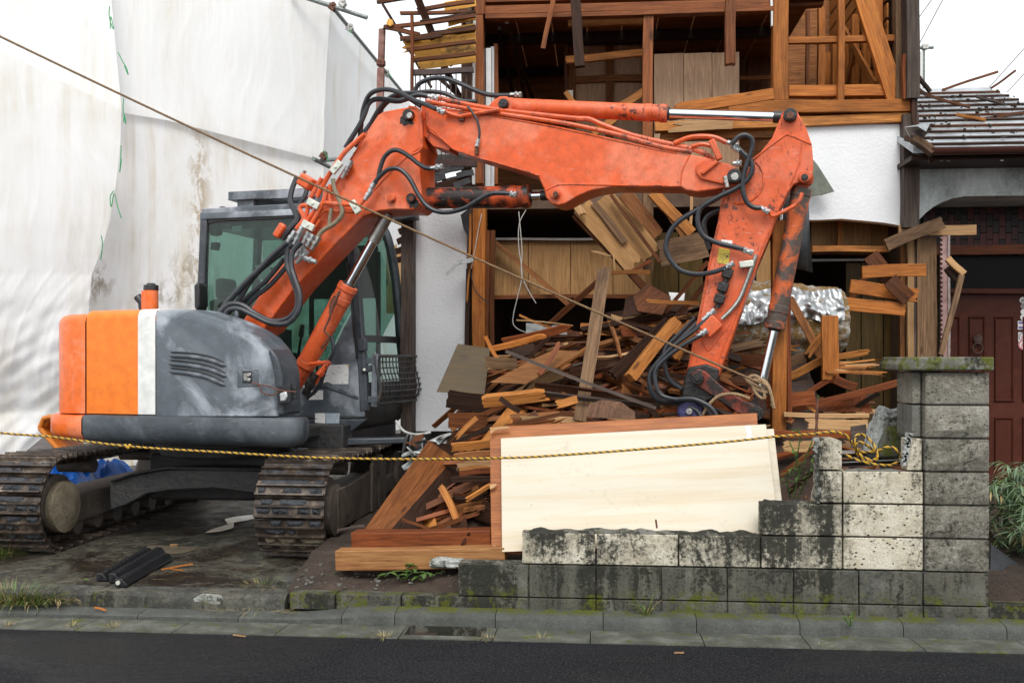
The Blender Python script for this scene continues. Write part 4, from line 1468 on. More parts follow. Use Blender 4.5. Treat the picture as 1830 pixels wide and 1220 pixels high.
trR, cR = make_track(pr_.x + ct.x, YN + ct.y, 'track', 'muddy crawler track at the right of the machine')
# muddy idler covers
for c, s in ((cL, 1), (cR, 1), (cL, -1), (cR, -1)):
    m = MB()
    e = c - TD * (LS / 2 + .0) + TR * s * .235 - Z * .03
    rows = []
    for r, o in ((.0, .035), (.10, .035), (.15, .03), (.175, .02), (.195, .018), (.195, -.04)):
        rows.append([e + TR * s * o + (TD * math.cos(t) + Z * math.sin(t)) * r for t in [2 * math.pi * k / 28 for k in range(28)]])
    m.loft(rows, close=True)
    m.build('idler_cover', MUDTAN if c is cL else FRAMEMUD, trL if c is cL else trR)
# side plate with tow eye on the right track, mud guard bracket
m = MB()
e = cR + TR * .24
def tp(u, z, s=.24):
    return cR + TD * u + TR * s + Z * z
m.prism([tp(-LS / 2 - .05, -.2), tp(-LS / 2 - .05, .13), tp(-LS / 2 + .18, .13), tp(-LS / 2 + .24, .06), tp(-LS / 2 + .24, -.02), tp(-LS / 2 + .12, -.1), tp(-LS / 2 + .1, -.2)], TR * .035)
m.build('tow_plate', FRAMEMUD, trR, bevel=.006)
m = MB()
m.prism([tp(-LS / 2 + .26, -.2, .2), tp(-LS / 2 + .26, .1, .2), tp(.5, .18, .2), tp(.5, -.2, .2)], TR * .03)
m.prism([tp(-.05, -.2, .22), tp(-.05, .2, .22), tp(.02, .26, .22), tp(.3, .26, .22), tp(.3, -.2, .22), tp(.2, -.2, .22), tp(.18, .12, .22), tp(.08, .12, .22), tp(.08, -.2, .22)], TR * .03)
m.build('side_guard', FRAMEMUD, trR, bevel=.006)
# ---- carbody
YF = 7.75
def xf(name, pts, Yd, dp, mat=FRAME, bevel=.012):
    m = MB()
    m.prism([P(x, y, Yd) for x, y in pts], Vector((0, dp, 0)))
    return m.build(name, mat, exc, bevel=bevel)
xf('cross_frame', [(196, 862), (232, 850), (272, 842), (300, 838), (350, 837), (420, 838), (505, 842), (505, 888), (478, 886), (430, 878), (380, 872), (300, 876), (262, 882), (225, 902), (196, 912)], YF, .32)
xf('cross_frame_lip', [(196, 858), (232, 846), (272, 838), (300, 834), (505, 838), (505, 842), (300, 838), (272, 842), (232, 850), (196, 862)], YF - .05, .1)
m = MB()
m.box(EC + Z * .6 + Y * .15, (1.15, .9, .4), Matrix.Rotation(R(2), 3, 'Z'))
m.build('carbody', FRAME, exc, bevel=.03)
m = MB()
m.cyl(EC + Z * .78, EC + Z * 1.0, .56, .56, 40)
m.cyl(EC + Z * .86, EC + Z * .92, .6, .6, 40)
m.build('slew_ring', FRAME, exc, bevel=.008)
# ---- upper structure: deck, skirt, counterweight
LN = -1.15
zl = lambda py, px=300, lat=LN: ML(px, py, lat).z
xa, xs1, xs2, xfr = mx(153, LN), mx(246, LN), mx(277, LN), mx(533, LN)
m = MB()
xdk = mx(606, .12)
m.box(m2w((xa + xdk) / 2 - .05, .0, .985), (xdk - xa - .1, 2.05, .07), Matrix.Rotation(TH, 3, 'Z'))
m.build('deck', FRAME, exc)
m = MB()
xc0, xc1 = mx(530, .12), mx(628, .12)
m.box(m2w((xc0 + xc1) / 2, .55, .94), (xc1 - xc0, 1.2, .2), Matrix.Rotation(TH, 3, 'Z'))
m.build('cab_deck', FRAME, exc, bevel=.01)
def tail_curve(n=26, x0=None, lat=1.15, bulge=.62):
    x0 = xa if x0 is None else x0
    pts = []
    for k in range(n + 1):
        t = math.pi * k / n
        c, s = math.cos(t), math.sin(t)
        e = .62
        pts.append(Vector((x0 - bulge * abs(s) ** .75, -lat * (abs(c) ** e) * (1 if c > 0 else -1), 0)))
    return pts
def sweep(path, prof, mat, name, cap=True, bevel=.012, closed=False):
    """sweep a wall along a plan path (machine coordinates); prof = (inset, z) from the bottom up"""
    rows = []
    n = len(path)
    cen = Vector((.3, 0, 0))
    for ins, z in prof:
        r = []
        for i, p in enumerate(path):
            a = path[min(i + 1, n - 1)] - path[max(i - 1, 0)]
            nr = Vector((-a.y, a.x, 0)).normalized()
            if nr.dot(cen - p) < 0:
                nr = -nr
            q = p + nr * ins
            r.append(m2w(q.x, q.y, z))
        rows.append(r)
    m = MB()
    m.loft(rows)
    if cap:
        m.f.append([(len(rows) - 1) * n + i for i in range(n)]); m.m.append(0)
        m.f.append([i for i in range(n)][::-1]); m.m.append(0)
    return m.build(name, mat, exc, sharp=40)
zb, zsk, zt = zl(791), zl(744), zl(556)
rnd_top = lambda z0, z1, r=.06: [(.0, z0), (.0, z1 - r), (r * .15, z1 - r * .55), (r * .45, z1 - r * .2), (r, z1), (.35, z1 + .02)]
skp = [(.10, zb - .005), (.03, zb + .02), (.0, zb + .06), (.0, zsk - .03), (.012, zsk - .006), (.05, zsk)]
sweep(tail_curve(30, xa - .0, 1.2, .60), skp, ORANGE_TAIL, 'counterweight_skirt')
sweep(tail_curve(30, xa - .004, 1.15, .53), [(.0, zsk + .012)] + rnd_top(zsk + .02, zt - .01, .07), ORANGE_TAIL, 'counterweight')
def straight(x0, x1, lat, n=6):
    return [Vector((x0 + (x1 - x0) * k / n, lat, 0)) for k in range(n + 1)]
sweep(straight(xa + .004, xs1, LN + .006), [(.012, zsk + .008)] + rnd_top(zsk + .014, zt + .015, .07), ORANGE_DOOR, 'side_door', True)
sweep(straight(xs1, xs2, LN + .004), [(.012, zsk + .008)] + rnd_top(zsk + .014, zt + .02, .06), WHITE_STRIPE, 'white_stripe', True)
m = MB()
m.box(m2w((xa + xs2) / 2 + .02, 0, (zsk + zt) / 2 - .03), (xs2 - xa - .04, 2.1, zt - zsk - .1), Matrix.Rotation(TH, 3, 'Z'))
m.build('engine_bay', BLACK, exc)
# grey side skirt with a rounded front corner
sp = straight(xa + .01, xfr - .12, -1.2, 12) + [Vector((xfr - .12 + .13 * math.sin(t), -1.2 + .13 * (1 - math.cos(t)), 0)) for t in (.26, .52, .8, 1.05, 1.3, 1.57)] + [Vector((xfr + .01, -1.0, 0))]
sweep(sp, [(.12, zb - .02), (.05, zb - .002), (.012, zb + .035), (.0, zb + .08), (.0, zsk - .02), (.014, zsk + .0), (.05, zsk + .005)], GREY_DARK, 'side_skirt')
# hood: ring outlines rounded towards the side face, lofted across
hp = [(279, 743), (279, 556), (300, 552), (335, 554), (372, 564), (402, 575), (432, 589), (455, 604), (474, 626), (485, 662), (490, 700), (492, 743)]
rows = []
base = [w2m(ML(x, y, LN)) for x, y in hp]
cx_ = sum(p.x for p in base) / len(base); cz_ = sum(p.z for p in base) / len(base)
def hood_ring(ins, lat):
    out = []
    for i, p in enumerate(base):
        q = Vector((p.x, p.z))
        if 2 <= i <= 10:
            d = Vector((cx_ - p.x - .25, cz_ - p.z - .2)).normalized()
            q = q + d * ins
        out.append(m2w(q.x, lat, q.y))
    return out
for ins, lat in ((.075, LN), (.03, LN + .018), (.008, LN + .05), (0, LN + .10), (-.010, LN + .22), (-.01, LN + .38)):
    rows.append(hood_ring(ins, lat))
m = MB()
m.loft(rows, close=True)
m.f.append(list(range(12))); m.m.append(0)
m.f.append([5 * 12 + i for i in range(12)][::-1]); m.m.append(0)
hood = m.build('hood', GREY, exc, sharp=55)
# front corner piece of the hood
hp2 = [(494, 741), (492, 700), (488, 664), (479, 632), (492, 622), (503, 640), (508, 664), (512, 741)]
side('hood_corner', [(493, 741), (491, 690), (486, 655), (478, 628), (484, 622), (496, 640), (503, 668), (506, 741)], LN + .05, .30, GREY_DARK, bevel=.02, seg=3)
# pressed louvre ribs, with black strips for the shade in their slots
ribs = [[(302, 632), (340, 634), (375, 640), (404, 651)], [(301, 646), (340, 650), (375, 657), (406, 670)], [(302, 660), (338, 664), (370, 671), (404, 686)]]
for pts in ribs:
    m = MB()
    c = spline([ML(x, y + 3, LN - .001) for x, y in pts], 6)
    m.tube(c, .019, 10, rf=lambda t: .017 * min(1, (.02 + 14 * t) ** .5, (.02 + 14 * (1 - t)) ** .5))
    o = m.build('hood_rib', GREY, hood)
    m = MB()
    c = spline([ML(x, y - 3, LN + .004) for x, y in pts], 6)
    m.tube(c, .009, 8, rf=lambda t: .010 * min(1, (.02 + 14 * t) ** .5, (.02 + 14 * (1 - t)) ** .5))
    m.build('hood_slot_shade', BLACK, hood)
def insert(name, pts, lat, th, mat, parent=hood, bevel=.003):
    return side(name, pts, lat, th, mat, parent, bevel)
insert('latch_plate', [(424, 660), (462, 660), (462, 690), (424, 692)], LN - .004, .02, GREY)
insert('latch_recess', [(433, 663), (450, 663), (450, 684), (433, 684)], LN - .008, .02, BLACK)
insert('latch', [(435, 667), (448, 666), (448, 671), (440, 674), (448, 677), (446, 682), (435, 680)], LN - .014, .012, STEEL)
insert('lamp_recess', [(497, 690), (518, 686), (520, 718), (497, 722)], LN + .03, .03, BLACK, exc)
insert('work_lamp', [(499, 703), (511, 699), (513, 708), (509, 716), (500, 717)], LN + .02, .03, ALU, exc, .008)
for k in range(3):
    insert('grille_slot', [(521, 692 + 8 * k), (529, 692 + 8 * k), (529, 697 + 8 * k), (521, 697 + 8 * k)], LN + .06, .02, BLACK, exc)
m = MB()
m.tube(spline([ML(x, y, LN - .03) for x, y in ((450, 684), (468, 688), (482, 690), (500, 697), (530, 700))], 5), .005, 6)
m.tube(spline([ML(x, y, LN - .03) for x, y in ((462, 686), (468, 700), (484, 706), (498, 700))], 5), .005, 6)
m.build('tie_wire', RUST, exc)
# exhaust
m = MB()
p = ML(270, 552, -.6)
q = ML(270, 518, -.6)
r = 12.5 * (p - CAM).dot(DIR) / F
m.cyl(p - Z * .1, q, r, r, 24)
m.cyl(ML(257, 552, -.6) - Z * .12, ML(257, 520, -.6), r * .35, None, 10)
o = m.build('exhaust_stack', ORANGE_TAIL, exc)
m = MB()
m.cyl(q - Z * .005, q + Z * .04, r * 1.06, r * 1.04, 24)
m.cyl(q + Z * .035, q + Z * .055, r * .62, r * .6, 18)
m.build('exhaust_cap', BLACK, o, bevel=.005)
m = MB()
m.tube([ML(256, 556, -.5), ML(254, 540, -.5), ML(246, 530, -.5)], .035, 12)
m.build('tail_pipe', BLACK, exc)
m = MB()
m.cyl(ML(423, 578, -.75), ML(423, 549, -.75), .016, None, 10)
m.build('filler_stub', GREY, exc)

# ---- cab
LC, LF_ = .12, 1.12
def cab_side(name, pts, lat=LC, th=.04, mat=GREY_DARK, bevel=.01, parent=None):
    return side(name, pts, lat, th, mat, parent or cab, bevel)
cab = thing_part('cab', m2w(mx(500, LC), .6, 1.05))
front = [(598, 371), (612, 392), (623, 430), (631, 480), (637, 540), (641, 600), (645, 640), (648, 690), (650, 735)]
fx = [w2m(ML(x, y, LC)) for x, y in spline([Vector((x, y, 0)) for x, y in front], 3) for x, y in [(x, y)]] if False else [w2m(ML(v.x, v.y, LC)) for v in spline([Vector((x, y, 0)) for x, y in front], 3)]
def barline(name, mp_, lat, wx, wy, mat=GREY_DARK, parent=None):
    """square section bar following machine-plane points"""
    m = MB()
    rows = []
    for i, p in enumerate(mp_):
        a = (mp_[min(i + 1, len(mp_) - 1)] - mp_[max(i - 1, 0)])
        a.y = 0
        a.normalize()
        nr = Vector((-a.z, 0, a.x))
        rows.append([m2w(q.x, lat + s * wy / 2, q.z) for q, s in ((p + nr * wx / 2, -1), (p + nr * wx / 2, 1), (p - nr * wx / 2, 1), (p - nr * wx / 2, -1))])
    m.loft(rows, close=True)
    m.f += [[0, 1, 2, 3], [len(m.v) - 4 + i for i in range(4)][::-1]]; m.m += [0, 0]
    return m.build(name, mat, parent or cab, bevel=.012)
barline('front_pillar', fx, LC + .03, .075, .07, GREY_DARK)
barline('front_pillar', fx, LF_ - .03, .075, .07, GREY_DARK)
rx = [w2m(ML(x, y, LC)) for x, y in ((364, 384), (362, 460), (357, 552))]
rx = [rx[0] + (rx[2] - rx[0]) * t for t in (-.02, .3, .7, 1.3)]
barline('rear_pillar', rx, LC + .03, .07, .07, GREY_DARK)
barline('rear_pillar', rx, LF_ - .03, .07, .07, GREY_DARK)
tr_ = [w2m(ML(x, y, LC)) for x, y in ((360, 380), (440, 375), (520, 371), (598, 369))]
barline('roof_rail', tr_, LC + .03, .07, .07, GREY)
barline('roof_rail', tr_, LF_ - .03, .07, .07, GREY_DARK)
ztop_c = tr_[0].z + .05
m = MB()
xr_, xf_ = rx[0].x - .03, fx[0].x + .02
rows = []
for lat_, dz in ((LC - .012, -.06), (LC - .01, -.01), (LC + .05, .035), (LC + .2, .05), (LF_ - .2, .05), (LF_ - .05, .035), (LF_ + .01, -.02)):
    rows.append([m2w(xr_ + (xf_ - xr_) * t, lat_, tr_[0].z + (tr_[-1].z - tr_[0].z) * t + dz - .02 * (t > .95)) for t in (0, .03, .3, .6, .9, 1)])
m.loft(rows)
m.build('cab_roof', GREY, cab, sharp=60)
# side window and panels (near side)
pane = [(371, 388), (600, 379), (612, 400), (622, 440), (630, 490), (634, 540), (610, 585), (585, 640), (555, 690), (371, 690)]
m = MB()
m.prism([ML(x, y, LC + .02) for x, y in pane], LT * .006)
m.build('side_window', GLASS, cab)
m = MB()
m.prism([m2w(w2m(ML(x, y, LC)).x, LF_ - .02, w2m(ML(x, y, LC)).z) for x, y in pane], LT * .006)
m.build('far_window', GLASS, cab)
cab_side('window_header', [(366, 380), (600, 371), (604, 384), (560, 388), (470, 393), (392, 396), (372, 400)], LC + .012, .012, BLACK)
cab_side('side_panel', [(366, 700), (560, 690), (588, 640), (612, 588), (636, 545), (645, 640), (652, 745), (366, 745)], LC, .05, GREY)
cab_side('lower_panel', [(530, 749), (655, 749), (618, 779), (530, 779)], LC - .01, .06, GREY_DARK)
cab_side('panel_crease', [(560, 690), (585, 682), (640, 708), (640, 713), (582, 692)], LC - .012, .014, GREY, .004)
cab_side('panel_gap', [(540, 745.5), (652, 745.5), (652, 748.5), (540, 748.5)], LC - .002, .03, BLACK, 0)
cab_side('sticker', [(578, 652), (623, 651), (622, 686), (578, 686)], LC - .003, .004, STICKER, 0)
cab_side('sticker', [(549, 698), (577, 697), (577, 714), (549, 714)], LC - .003, .004, STICKER, 0)
cab_side('sticker', [(563, 738), (581, 738), (581, 756), (563, 755)], LC - .013, .004, STICKER, 0)
cab_side('sticker', [(582, 738), (607, 738), (606, 756), (582, 756)], LC - .013, .004, simple('pale_blue_sticker', (.38, .45, .5), .5), 0)
for a, b in ((620, 652), (577, 683)):
    cab_side('sticker_corner', [(a, b), (a + 3, b), (a + 3, b + 3), (a, b + 3)], LC - .006, .003, YEL_STICKER, 0)
# windscreen between the front pillars
m = MB()
def fl(t0, t1, lat0=LC + .05, lat1=LF_ - .05, n=14, off=0):
    rr = []
    for lat_ in (lat0, lat1):
        r = []
        for k in range(n + 1):
            t = (t0 + (t1 - t0) * k / n) * (len(fx) - 1)
            i = min(int(t), len(fx) - 2)
            q = fx[i].lerp(fx[i + 1], t - i)
            r.append(m2w(q.x + off, lat_, q.z))
        rr.append(r)
    return rr
m.loft(fl(.03, .62))
m.build('windscreen', GLASS, cab)
m = MB(); m.loft(fl(.65, .88)); m.build('lower_windscreen', GLASS, cab)
m = MB()
a = fl(.62, .655, off=.012)
m.loft(a); m.loft(fl(.62, .655, off=-.02))
m.build('windscreen_bar', BLACK, cab)
m = MB()
m.loft(fl(.86, 1.0, off=.015)); m.loft(fl(.86, 1.0, off=-.02))
m.build('front_sill', GREY_DIRT, cab)
m = MB()                                           # chin: sloping dirty front panel
q0, q1 = fx[-1], w2m(ML(612, 780, LC))
m.loft([[m2w(q0.x + .02, l, q0.z + .03), m2w(q0.x + .01, l, q0.z - .06), m2w(q1.x + .06, l, q1.z + .03), m2w(q1.x - .02, l, q1.z)] for l in (LC - .005, LC + .1, LF_ - .1, LF_ + .005)])
m.build('front_chin', GREY_DIRT, cab, sharp=60)
m = MB()
m.box(m2w((rx[-1].x + q1.x) / 2, (LC + LF_) / 2, 1.04), (q1.x - rx[-1].x - .02, .96, .07), Matrix.Rotation(TH, 3, 'Z'))
m.build('cab_floor', BLACK, cab)
m = MB()
m.box(m2w(rx[-1].x + .03, (LC + LF_) / 2, 1.45), (.04, .9, .8), Matrix.Rotation(TH, 3, 'Z'))
m.build('rear_panel', GREY_DARK, cab)
m = MB()
m.box(m2w((rx[0].x + fx[0].x) / 2, (LC + LF_) / 2, tr_[0].z - .10), (fx[0].x - rx[0].x - .1, .86, .09), Matrix.Rotation(TH, 3, 'Z'))
m.build('headliner', BLACK, cab)
m = MB()
p0 = w2m(ML(478, 392, LC)); p1 = w2m(ML(600, 392, LC))
m.box(m2w((p0.x + p1.x) / 2, LF_ - .08, 2.42), (p1.x - p0.x, .03, .5), Matrix.Rotation(TH, 3, 'Z'))  # dark panel added inside to darken the upper part of the side window
m.build('rolled_blind', BLACK, cab)
m = MB()
m.loft([[m2w(rx[0].x + .02, l, rx[0].z - .05), m2w(rx[2].x + .01, l, 1.9)] for l in (LC + .06, LF_ - .06)])
m.build('rear_window', GLASS, cab)
# far door frame seen through the glass
for a, b, w_ in (((470, 386), (470, 700), .05), ((372, 465), (560, 460), .03), ((372, 492), (420, 490), .03), ((372, 515), (560, 515), .05), ((600, 430), (600, 700), .05)):
    m = MB()
    pa, pb = w2m(ML(*a, LC)), w2m(ML(*b, LC))
    m.beam(m2w(pa.x, LF_ - .06, pa.z), m2w(pb.x, LF_ - .06, pb.z), .03, w_, up=LT)
    m.build('door_bar', BLACK, cab)
m = MB()
m.tube(spline([m2w(*q) for q in ((mx(372, LC), LC + .25, 2.18), (mx(405, LC), LC + .25, 2.17), (mx(425, LC), LC + .25, 2.05), (mx(432, LC), LC + .25, 1.9))], 5), .014, 8)
m.build('grab_rail', BLACK, cab)
m = MB()                                           # seat and levers
xs_ = mx(440, .5)
m.box(m2w(xs_, .62, 1.52), (.5, .5, .14), Matrix.Rotation(TH, 3, 'Z'))
m.box(m2w(xs_ - .22, .62, 1.85), (.14, .48, .6), Matrix.Rotation(TH, 3, 'Z') @ Matrix.Rotation(-.15, 3, 'Y'))
m.box(m2w(xs_ - .28, .62, 2.25), (.1, .26, .2), Matrix.Rotation(TH, 3, 'Z'))
m.box(m2w(xs_ + .05, .62, 1.3), (.45, .42, .35), Matrix.Rotation(TH, 3, 'Z'))
m.build('seat', BLACK, cab, bevel=.04, seg=3)
m = MB()
for l in (.38, .86):
    m.box(m2w(xs_ + .2, l, 1.5), (.42, .14, .3), Matrix.Rotation(TH, 3, 'Z'))
    m.cyl(m2w(xs_ + .34, l, 1.6), m2w(xs_ + .38, l, 1.84), .014, .012, 8)
    m.cyl(m2w(xs_ + .37, l, 1.8), m2w(xs_ + .39, l, 1.92), .026, .02, 10)
    m.cyl(m2w(xs_ + .62, l * .5 + .3, 1.1), m2w(xs_ + .6, l * .5 + .3, 1.62), .012, .012, 8)
m.build('control_levers', BLACK, cab)
cab_side('paper_sheet', [(456, 474), (483, 472), (484, 500), (462, 500)], LC + .3, .004, WHITE, 0)
cab_side('paper_sheet', [(415, 404), (432, 403), (432, 413), (415, 414)], LC + .03, .004, WHITE, 0)
cab_side('speaker', [(375, 392), (386, 391), (390, 404), (387, 418), (376, 421), (372, 410)], LC + .05, .1, BLACK, .01)
cab_side('lamp_box', [(377, 433), (389, 433), (386, 447), (375, 446)], LC + .06, .06, BLACK, .005)
# mirrors
cab_side('mirror', [(346, 510), (352, 504), (356, 508), (357, 545), (352, 556), (347, 550)], LC - .1, .14, BLACK, .012)
m = MB()
pm = m2w(fx[int(len(fx) * .52)].x + .06, LF_ + .06, fx[int(len(fx) * .52)].z)
m.box(pm, (.05, .12, .22), Matrix.Rotation(TH, 3, 'Z'))
m.tube([pm, pm + HD * -.08 - LT * .06 - Z * .12], .012, 8)
m.build('mirror', BLACK, cab, bevel=.015)
m = MB()
p = ML(352, 467, LC)
m.tube(spline([ML(403, 379, LC + .05), ML(393, 372, LC + .05), ML(401, 371, LC + .05), ML(408, 375, LC + .05)], 5), .01, 6)
m.build('roof_loop', BLACK, cab)
# hinges, wiper on the pillar
cab_side('hinge', [(640, 606), (652, 604), (654, 626), (640, 628)], LC - .03, .05, GREY_DARK, .006)
cab_side('hinge', [(645, 654), (662, 652), (662, 664), (645, 666)], LC - .03, .05, GREY_DARK, .006)
m = MB()
m.cyl(ML(651, 660, LC - .035), ML(651, 660, LC), .012, .012, 10)
m.build('hinge_bolt', PALEMETAL, cab)
cab_side('pillar_strip', [(618, 470), (622, 470), (640, 640), (636, 640)], LC - .02, .02, BLACK, .003)
# front guard lattice
m = MB()
gz0, gz1 = w2m(ML(652, 722, LC)).z, w2m(ML(652, 636, LC)).z
def gpt(s, t):                                     # s across, t up
    lat_ = LC + .02 + (LF_ - LC + .1) * s
    z = gz0 + (gz1 - gz0) * t
    b = .10 + .05 * math.sin(math.pi * min(1, t + .25)) - .07 * max(0, .25 - t) * 2
    return m2w(q0.x - .0 + b, lat_, z)
for k in range(15):
    s = k / 14
    m.tube([gpt(s, t / 6) for t in range(7)], .0065 if k % 14 else .014, 6)
for k in range(9):
    t = k / 8
    m.tube([gpt(0, t), gpt(.5, t), gpt(1, t)], .0065 if k % 8 else .014, 6)
m.build('front_guard', RUST if False else GREY_DIRT, cab)
for t in (.1, .9):
    m = MB()
    m.beam(gpt(0, t), m2w(q0.x, LC + .03, gpt(0, t).z), .03, .05)
    m.build('guard_bracket', GREY, cab)
for s_ in (0, 1):
    m = MB()
    m.beam(gpt(s_, -.05), gpt(s_, 1.05), .05 - .015 * s_, .02, up=LT)
    m.build('guard_upright', GREY if not s_ else BLACK, cab)
# roof guard tray
gy = ML(430, 349, LC).z
x0g, x1g = mx(407, LC), mx(560, LC)
m = MB()
MR = Matrix.Rotation(TH, 3, 'Z')
for lat_ in (LC + .02, LF_ - .02):
    m.beam(m2w(x0g, lat_, gy), m2w(x1g, lat_, gy), .012, .075)
for xx in (x0g, x0g + .35, x1g):
    m.beam(m2w(xx, LC + .02, gy), m2w(xx, LF_ - .02, gy), .012, .07)
for k in range(34):
    xx = x0g + .36 + (x1g - x0g - .37) * k / 33
    pts = []
    for j in range(41):
        l = LC + .03 + (LF_ - LC - .06) * j / 40
        pts.append(m2w(xx + .010 * (1 if (j // 2) % 2 else -1) * (1 if k % 2 else -1), l, gy - .03))
    m.tube(pts, .005, 4)
m.box(m2w(x0g + .17, (LC + LF_) / 2, gy - .033), (.34, LF_ - LC, .006), MR)
rg_ = m.build('roof_guard', GREY, cab)
for xx in (mx(425, LC), mx(470, LC) if False else x1g - .12):
    m = MB()
    m.box(m2w(xx + .05, LC + .09, (gy + tr_[0].z) / 2), (.16, .1, gy - tr_[0].z - .02), MR)
    m.box(m2w(xx + .05, LF_ - .09, (gy + tr_[0].z) / 2), (.16, .1, gy - tr_[0].z - .02), MR)
    m.build('guard_stand', GREY, cab, bevel=.005)
# step plate under the cab
xf('step_plate', [(535, 785), (727, 781), (728, 792), (600, 797), (530, 796)], 8.3, .1, GREY_DARK)
xf('step_bracket', [(722, 782), (730, 776), (722, 812), (716, 812)], 8.28, .12, GREY_DIRT)

# ---- boom foot to knuckle
LB0, LB1 = -.42, -.06
low = [(433, 574), (545, 405), (600, 322), (652, 240), (676, 205), (687, 199), (731, 191), (742, 192), (750, 200), (752, 222), (753, 248), (756, 262), (751, 272), (750, 304), (753, 345), (750, 366), (738, 375), (703, 374), (676, 377), (650, 386), (600, 436), (527, 514), (501, 548), (471, 590), (450, 605)]
blow = side('lower_boom', low, LB0, LB1 - LB0, ORANGE, exc, .01)
# edge weld beads / plate lines on the lower boom
for pts in ([(752, 262), (728, 280), (700, 306), (672, 336), (640, 370)], [(656, 236), (600, 330), (545, 420)],):
    m = MB()
    m.tube(spline([ML(x, y, LB0 - .001) for x, y in pts], 5), .006, 6)
    m.build('weld_seam', ORANGE_WORN, blow)
m = MB()
m.tube(spline([ML(x, y, LB0 + .002) for x, y in ((731, 191), (748, 197), (752, 222), (753, 248), (751, 268), (729, 279))], 5), .012, 6)
m.build('plate_edge', ORANGE_WORN, blow)
# knuckle bosses
def boss(px, py, lat, r, mat, mat2=STEEL, parent=exc, th=.05):
    m = MB(); pin(m, px, py, lat, r, th)
    o = m.build('pin', mat, parent, bevel=.006)
    m = MB(); pin(m, px, py, lat - th, r * .55, .012)
    m.build('pin_end', mat2, o, bevel=.004)
    return o
boss(732, 207, LB0, 10, GREASE, STEEL, blow)
boss(701, 355, LB0, 8, ORANGE_WORN, ORANGE_WORN, blow, .03)
boss(736, 355, LB0, 9, GREASE, RUST, blow, .03)
def splat(cx, cy, r, lat, parent, mat=GREASE, seed=1, n=22):
    m = MB()
    pts = []
    for k in range(n):
        t = 2 * math.pi * k / n
        rr = r * (1 + .75 * nz((math.cos(t) * 1.8 + seed, math.sin(t) * 1.8, seed)))
        pts.append(ML(cx + rr * math.cos(t), cy + rr * math.sin(t), lat - .004))
    m.prism(pts, LT * .006)
    return m.build('grease', mat, parent)
splat(726, 213, 12, LB0, blow, seed=3); splat(738, 362, 9, LB0, blow, seed=8)
# ---- main boom
LU0, LU1 = -.38, -.09
up = [(759, 183), (800, 193), (895, 207), (1000, 226), (1136, 256), (1218, 274), (1240, 277), (1273, 284), (1300, 294), (1322, 305), (1324, 322), (1312, 334), (1247, 343), (1226, 340), (1218, 335), (1097, 334), (1060, 340), (1034, 350), (1010, 364), (998, 367), (985, 364), (975, 352), (972, 338), (962, 316), (898, 295), (852, 282), (811, 268), (802, 262), (767, 236), (760, 223)]
bup = side('main_boom', up, LU0, LU1 - LU0, ORANGE, exc, .01)
side('boom_lug', [(752, 190), (762, 184), (766, 226), (806, 262), (802, 270), (774, 262), (753, 238)], LU0 + .03, LU1 - LU0 - .06, ORANGE_WORN, bup, .006)
for pts in ([(764, 195), (765, 224), (775, 234), (803, 260), (814, 268), (853, 281), (899, 294), (965, 314)], [(975, 340), (1000, 330), (1050, 330), (1097, 331), (1218, 333)], [(800, 196), (895, 210), (1000, 229), (1136, 259), (1210, 274)], [(1232, 278), (1219, 305), (1216, 330)]):
    m = MB()
    m.tube(spline([ML(x, y, LU0 - .001) for x, y in pts], 4), .006, 6)
    m.build('weld_seam', ORANGE_WORN, bup)
side('boom_end_plate', [(1243, 296), (1256, 286), (1300, 292), (1322, 304), (1326, 318), (1316, 330), (1290, 329), (1252, 320), (1243, 308)], LU0 - .025, .03, ORANGE_WORN, bup, .008)
boss(1313, 316, LU0 - .03, 13, GREASE, STEEL, bup, .05)
boss(993, 347, LU0, 9, ORANGE_WORN, RUST, bup, .04)
# ear for the arm cylinder
side('cylinder_ear', [(862, 203), (880, 180), (893, 172), (906, 172), (914, 180), (916, 192), (912, 207)], LU0 + .06, .15, ORANGE_WORN, bup, .01)
boss(901, 187, LU0 + .06, 9, GREASE, GREASE, bup, .04)
side('pipe_clip', [(817, 202), (826, 200), (830, 206), (828, 216), (819, 216)], LU0 - .03, .03, RUST, bup, .004)
# ---- arm
LA0, LA1 = -.36, -.10
arm_o = [(1346, 290), (1362, 268), (1380, 246), (1393, 214), (1401, 200), (1413, 194), (1425, 200), (1441, 229), (1451, 258), (1454, 297), (1452, 318), (1444, 330), (1430, 326), (1418, 330), (1407, 347), (1393, 375), (1381, 409), (1354, 474), (1328, 547), (1296, 640), (1284, 672), (1274, 712), (1219, 710), (1229, 655), (1254, 533), (1269, 453), (1283, 395), (1290, 350), (1302, 334)]
arm = side('arm', arm_o, LA0, LA1 - LA0, ORANGE_WORN, exc, .01)
for pts in ([(1344, 286), (1400, 244), (1412, 242), (1450, 258)], [(1432, 262), (1428, 292), (1412, 330)], [(1232, 655), (1257, 535), (1272, 455), (1286, 397)], [(1277, 660), (1322, 546), (1349, 474), (1376, 409)], [(1254, 607), (1262, 622), (1270, 622), (1304, 578)]):
    m = MB()
    m.tube(spline([ML(x, y, LA0 - .001) for x, y in pts], 4), .007, 6)
    m.build('weld_seam', ORANGE_WORN, arm)
m = MB()
c = ML(1322, 322, LA0)
m.tube([c + (HD * math.cos(t) + Z * math.sin(t)) * .17 for t in [R(-105 + 9 * k) for k in range(18)]], .01, 6)
m.build('weld_seam', ORANGE_WORN, arm)
boss(1412, 207, LA0 - .01, 12, GREASE, RUST, arm, .04)
boss(1438, 317, LA0 - .01, 11, ORANGE_WORN, GREASE, arm, .04)
side('greasy_tip', [(1230, 656), (1262, 650), (1286, 660), (1276, 713), (1252, 722), (1217, 712), (1222, 680)], LA0 - .02, LA1 - LA0 + .04, GREASE, arm, .015)
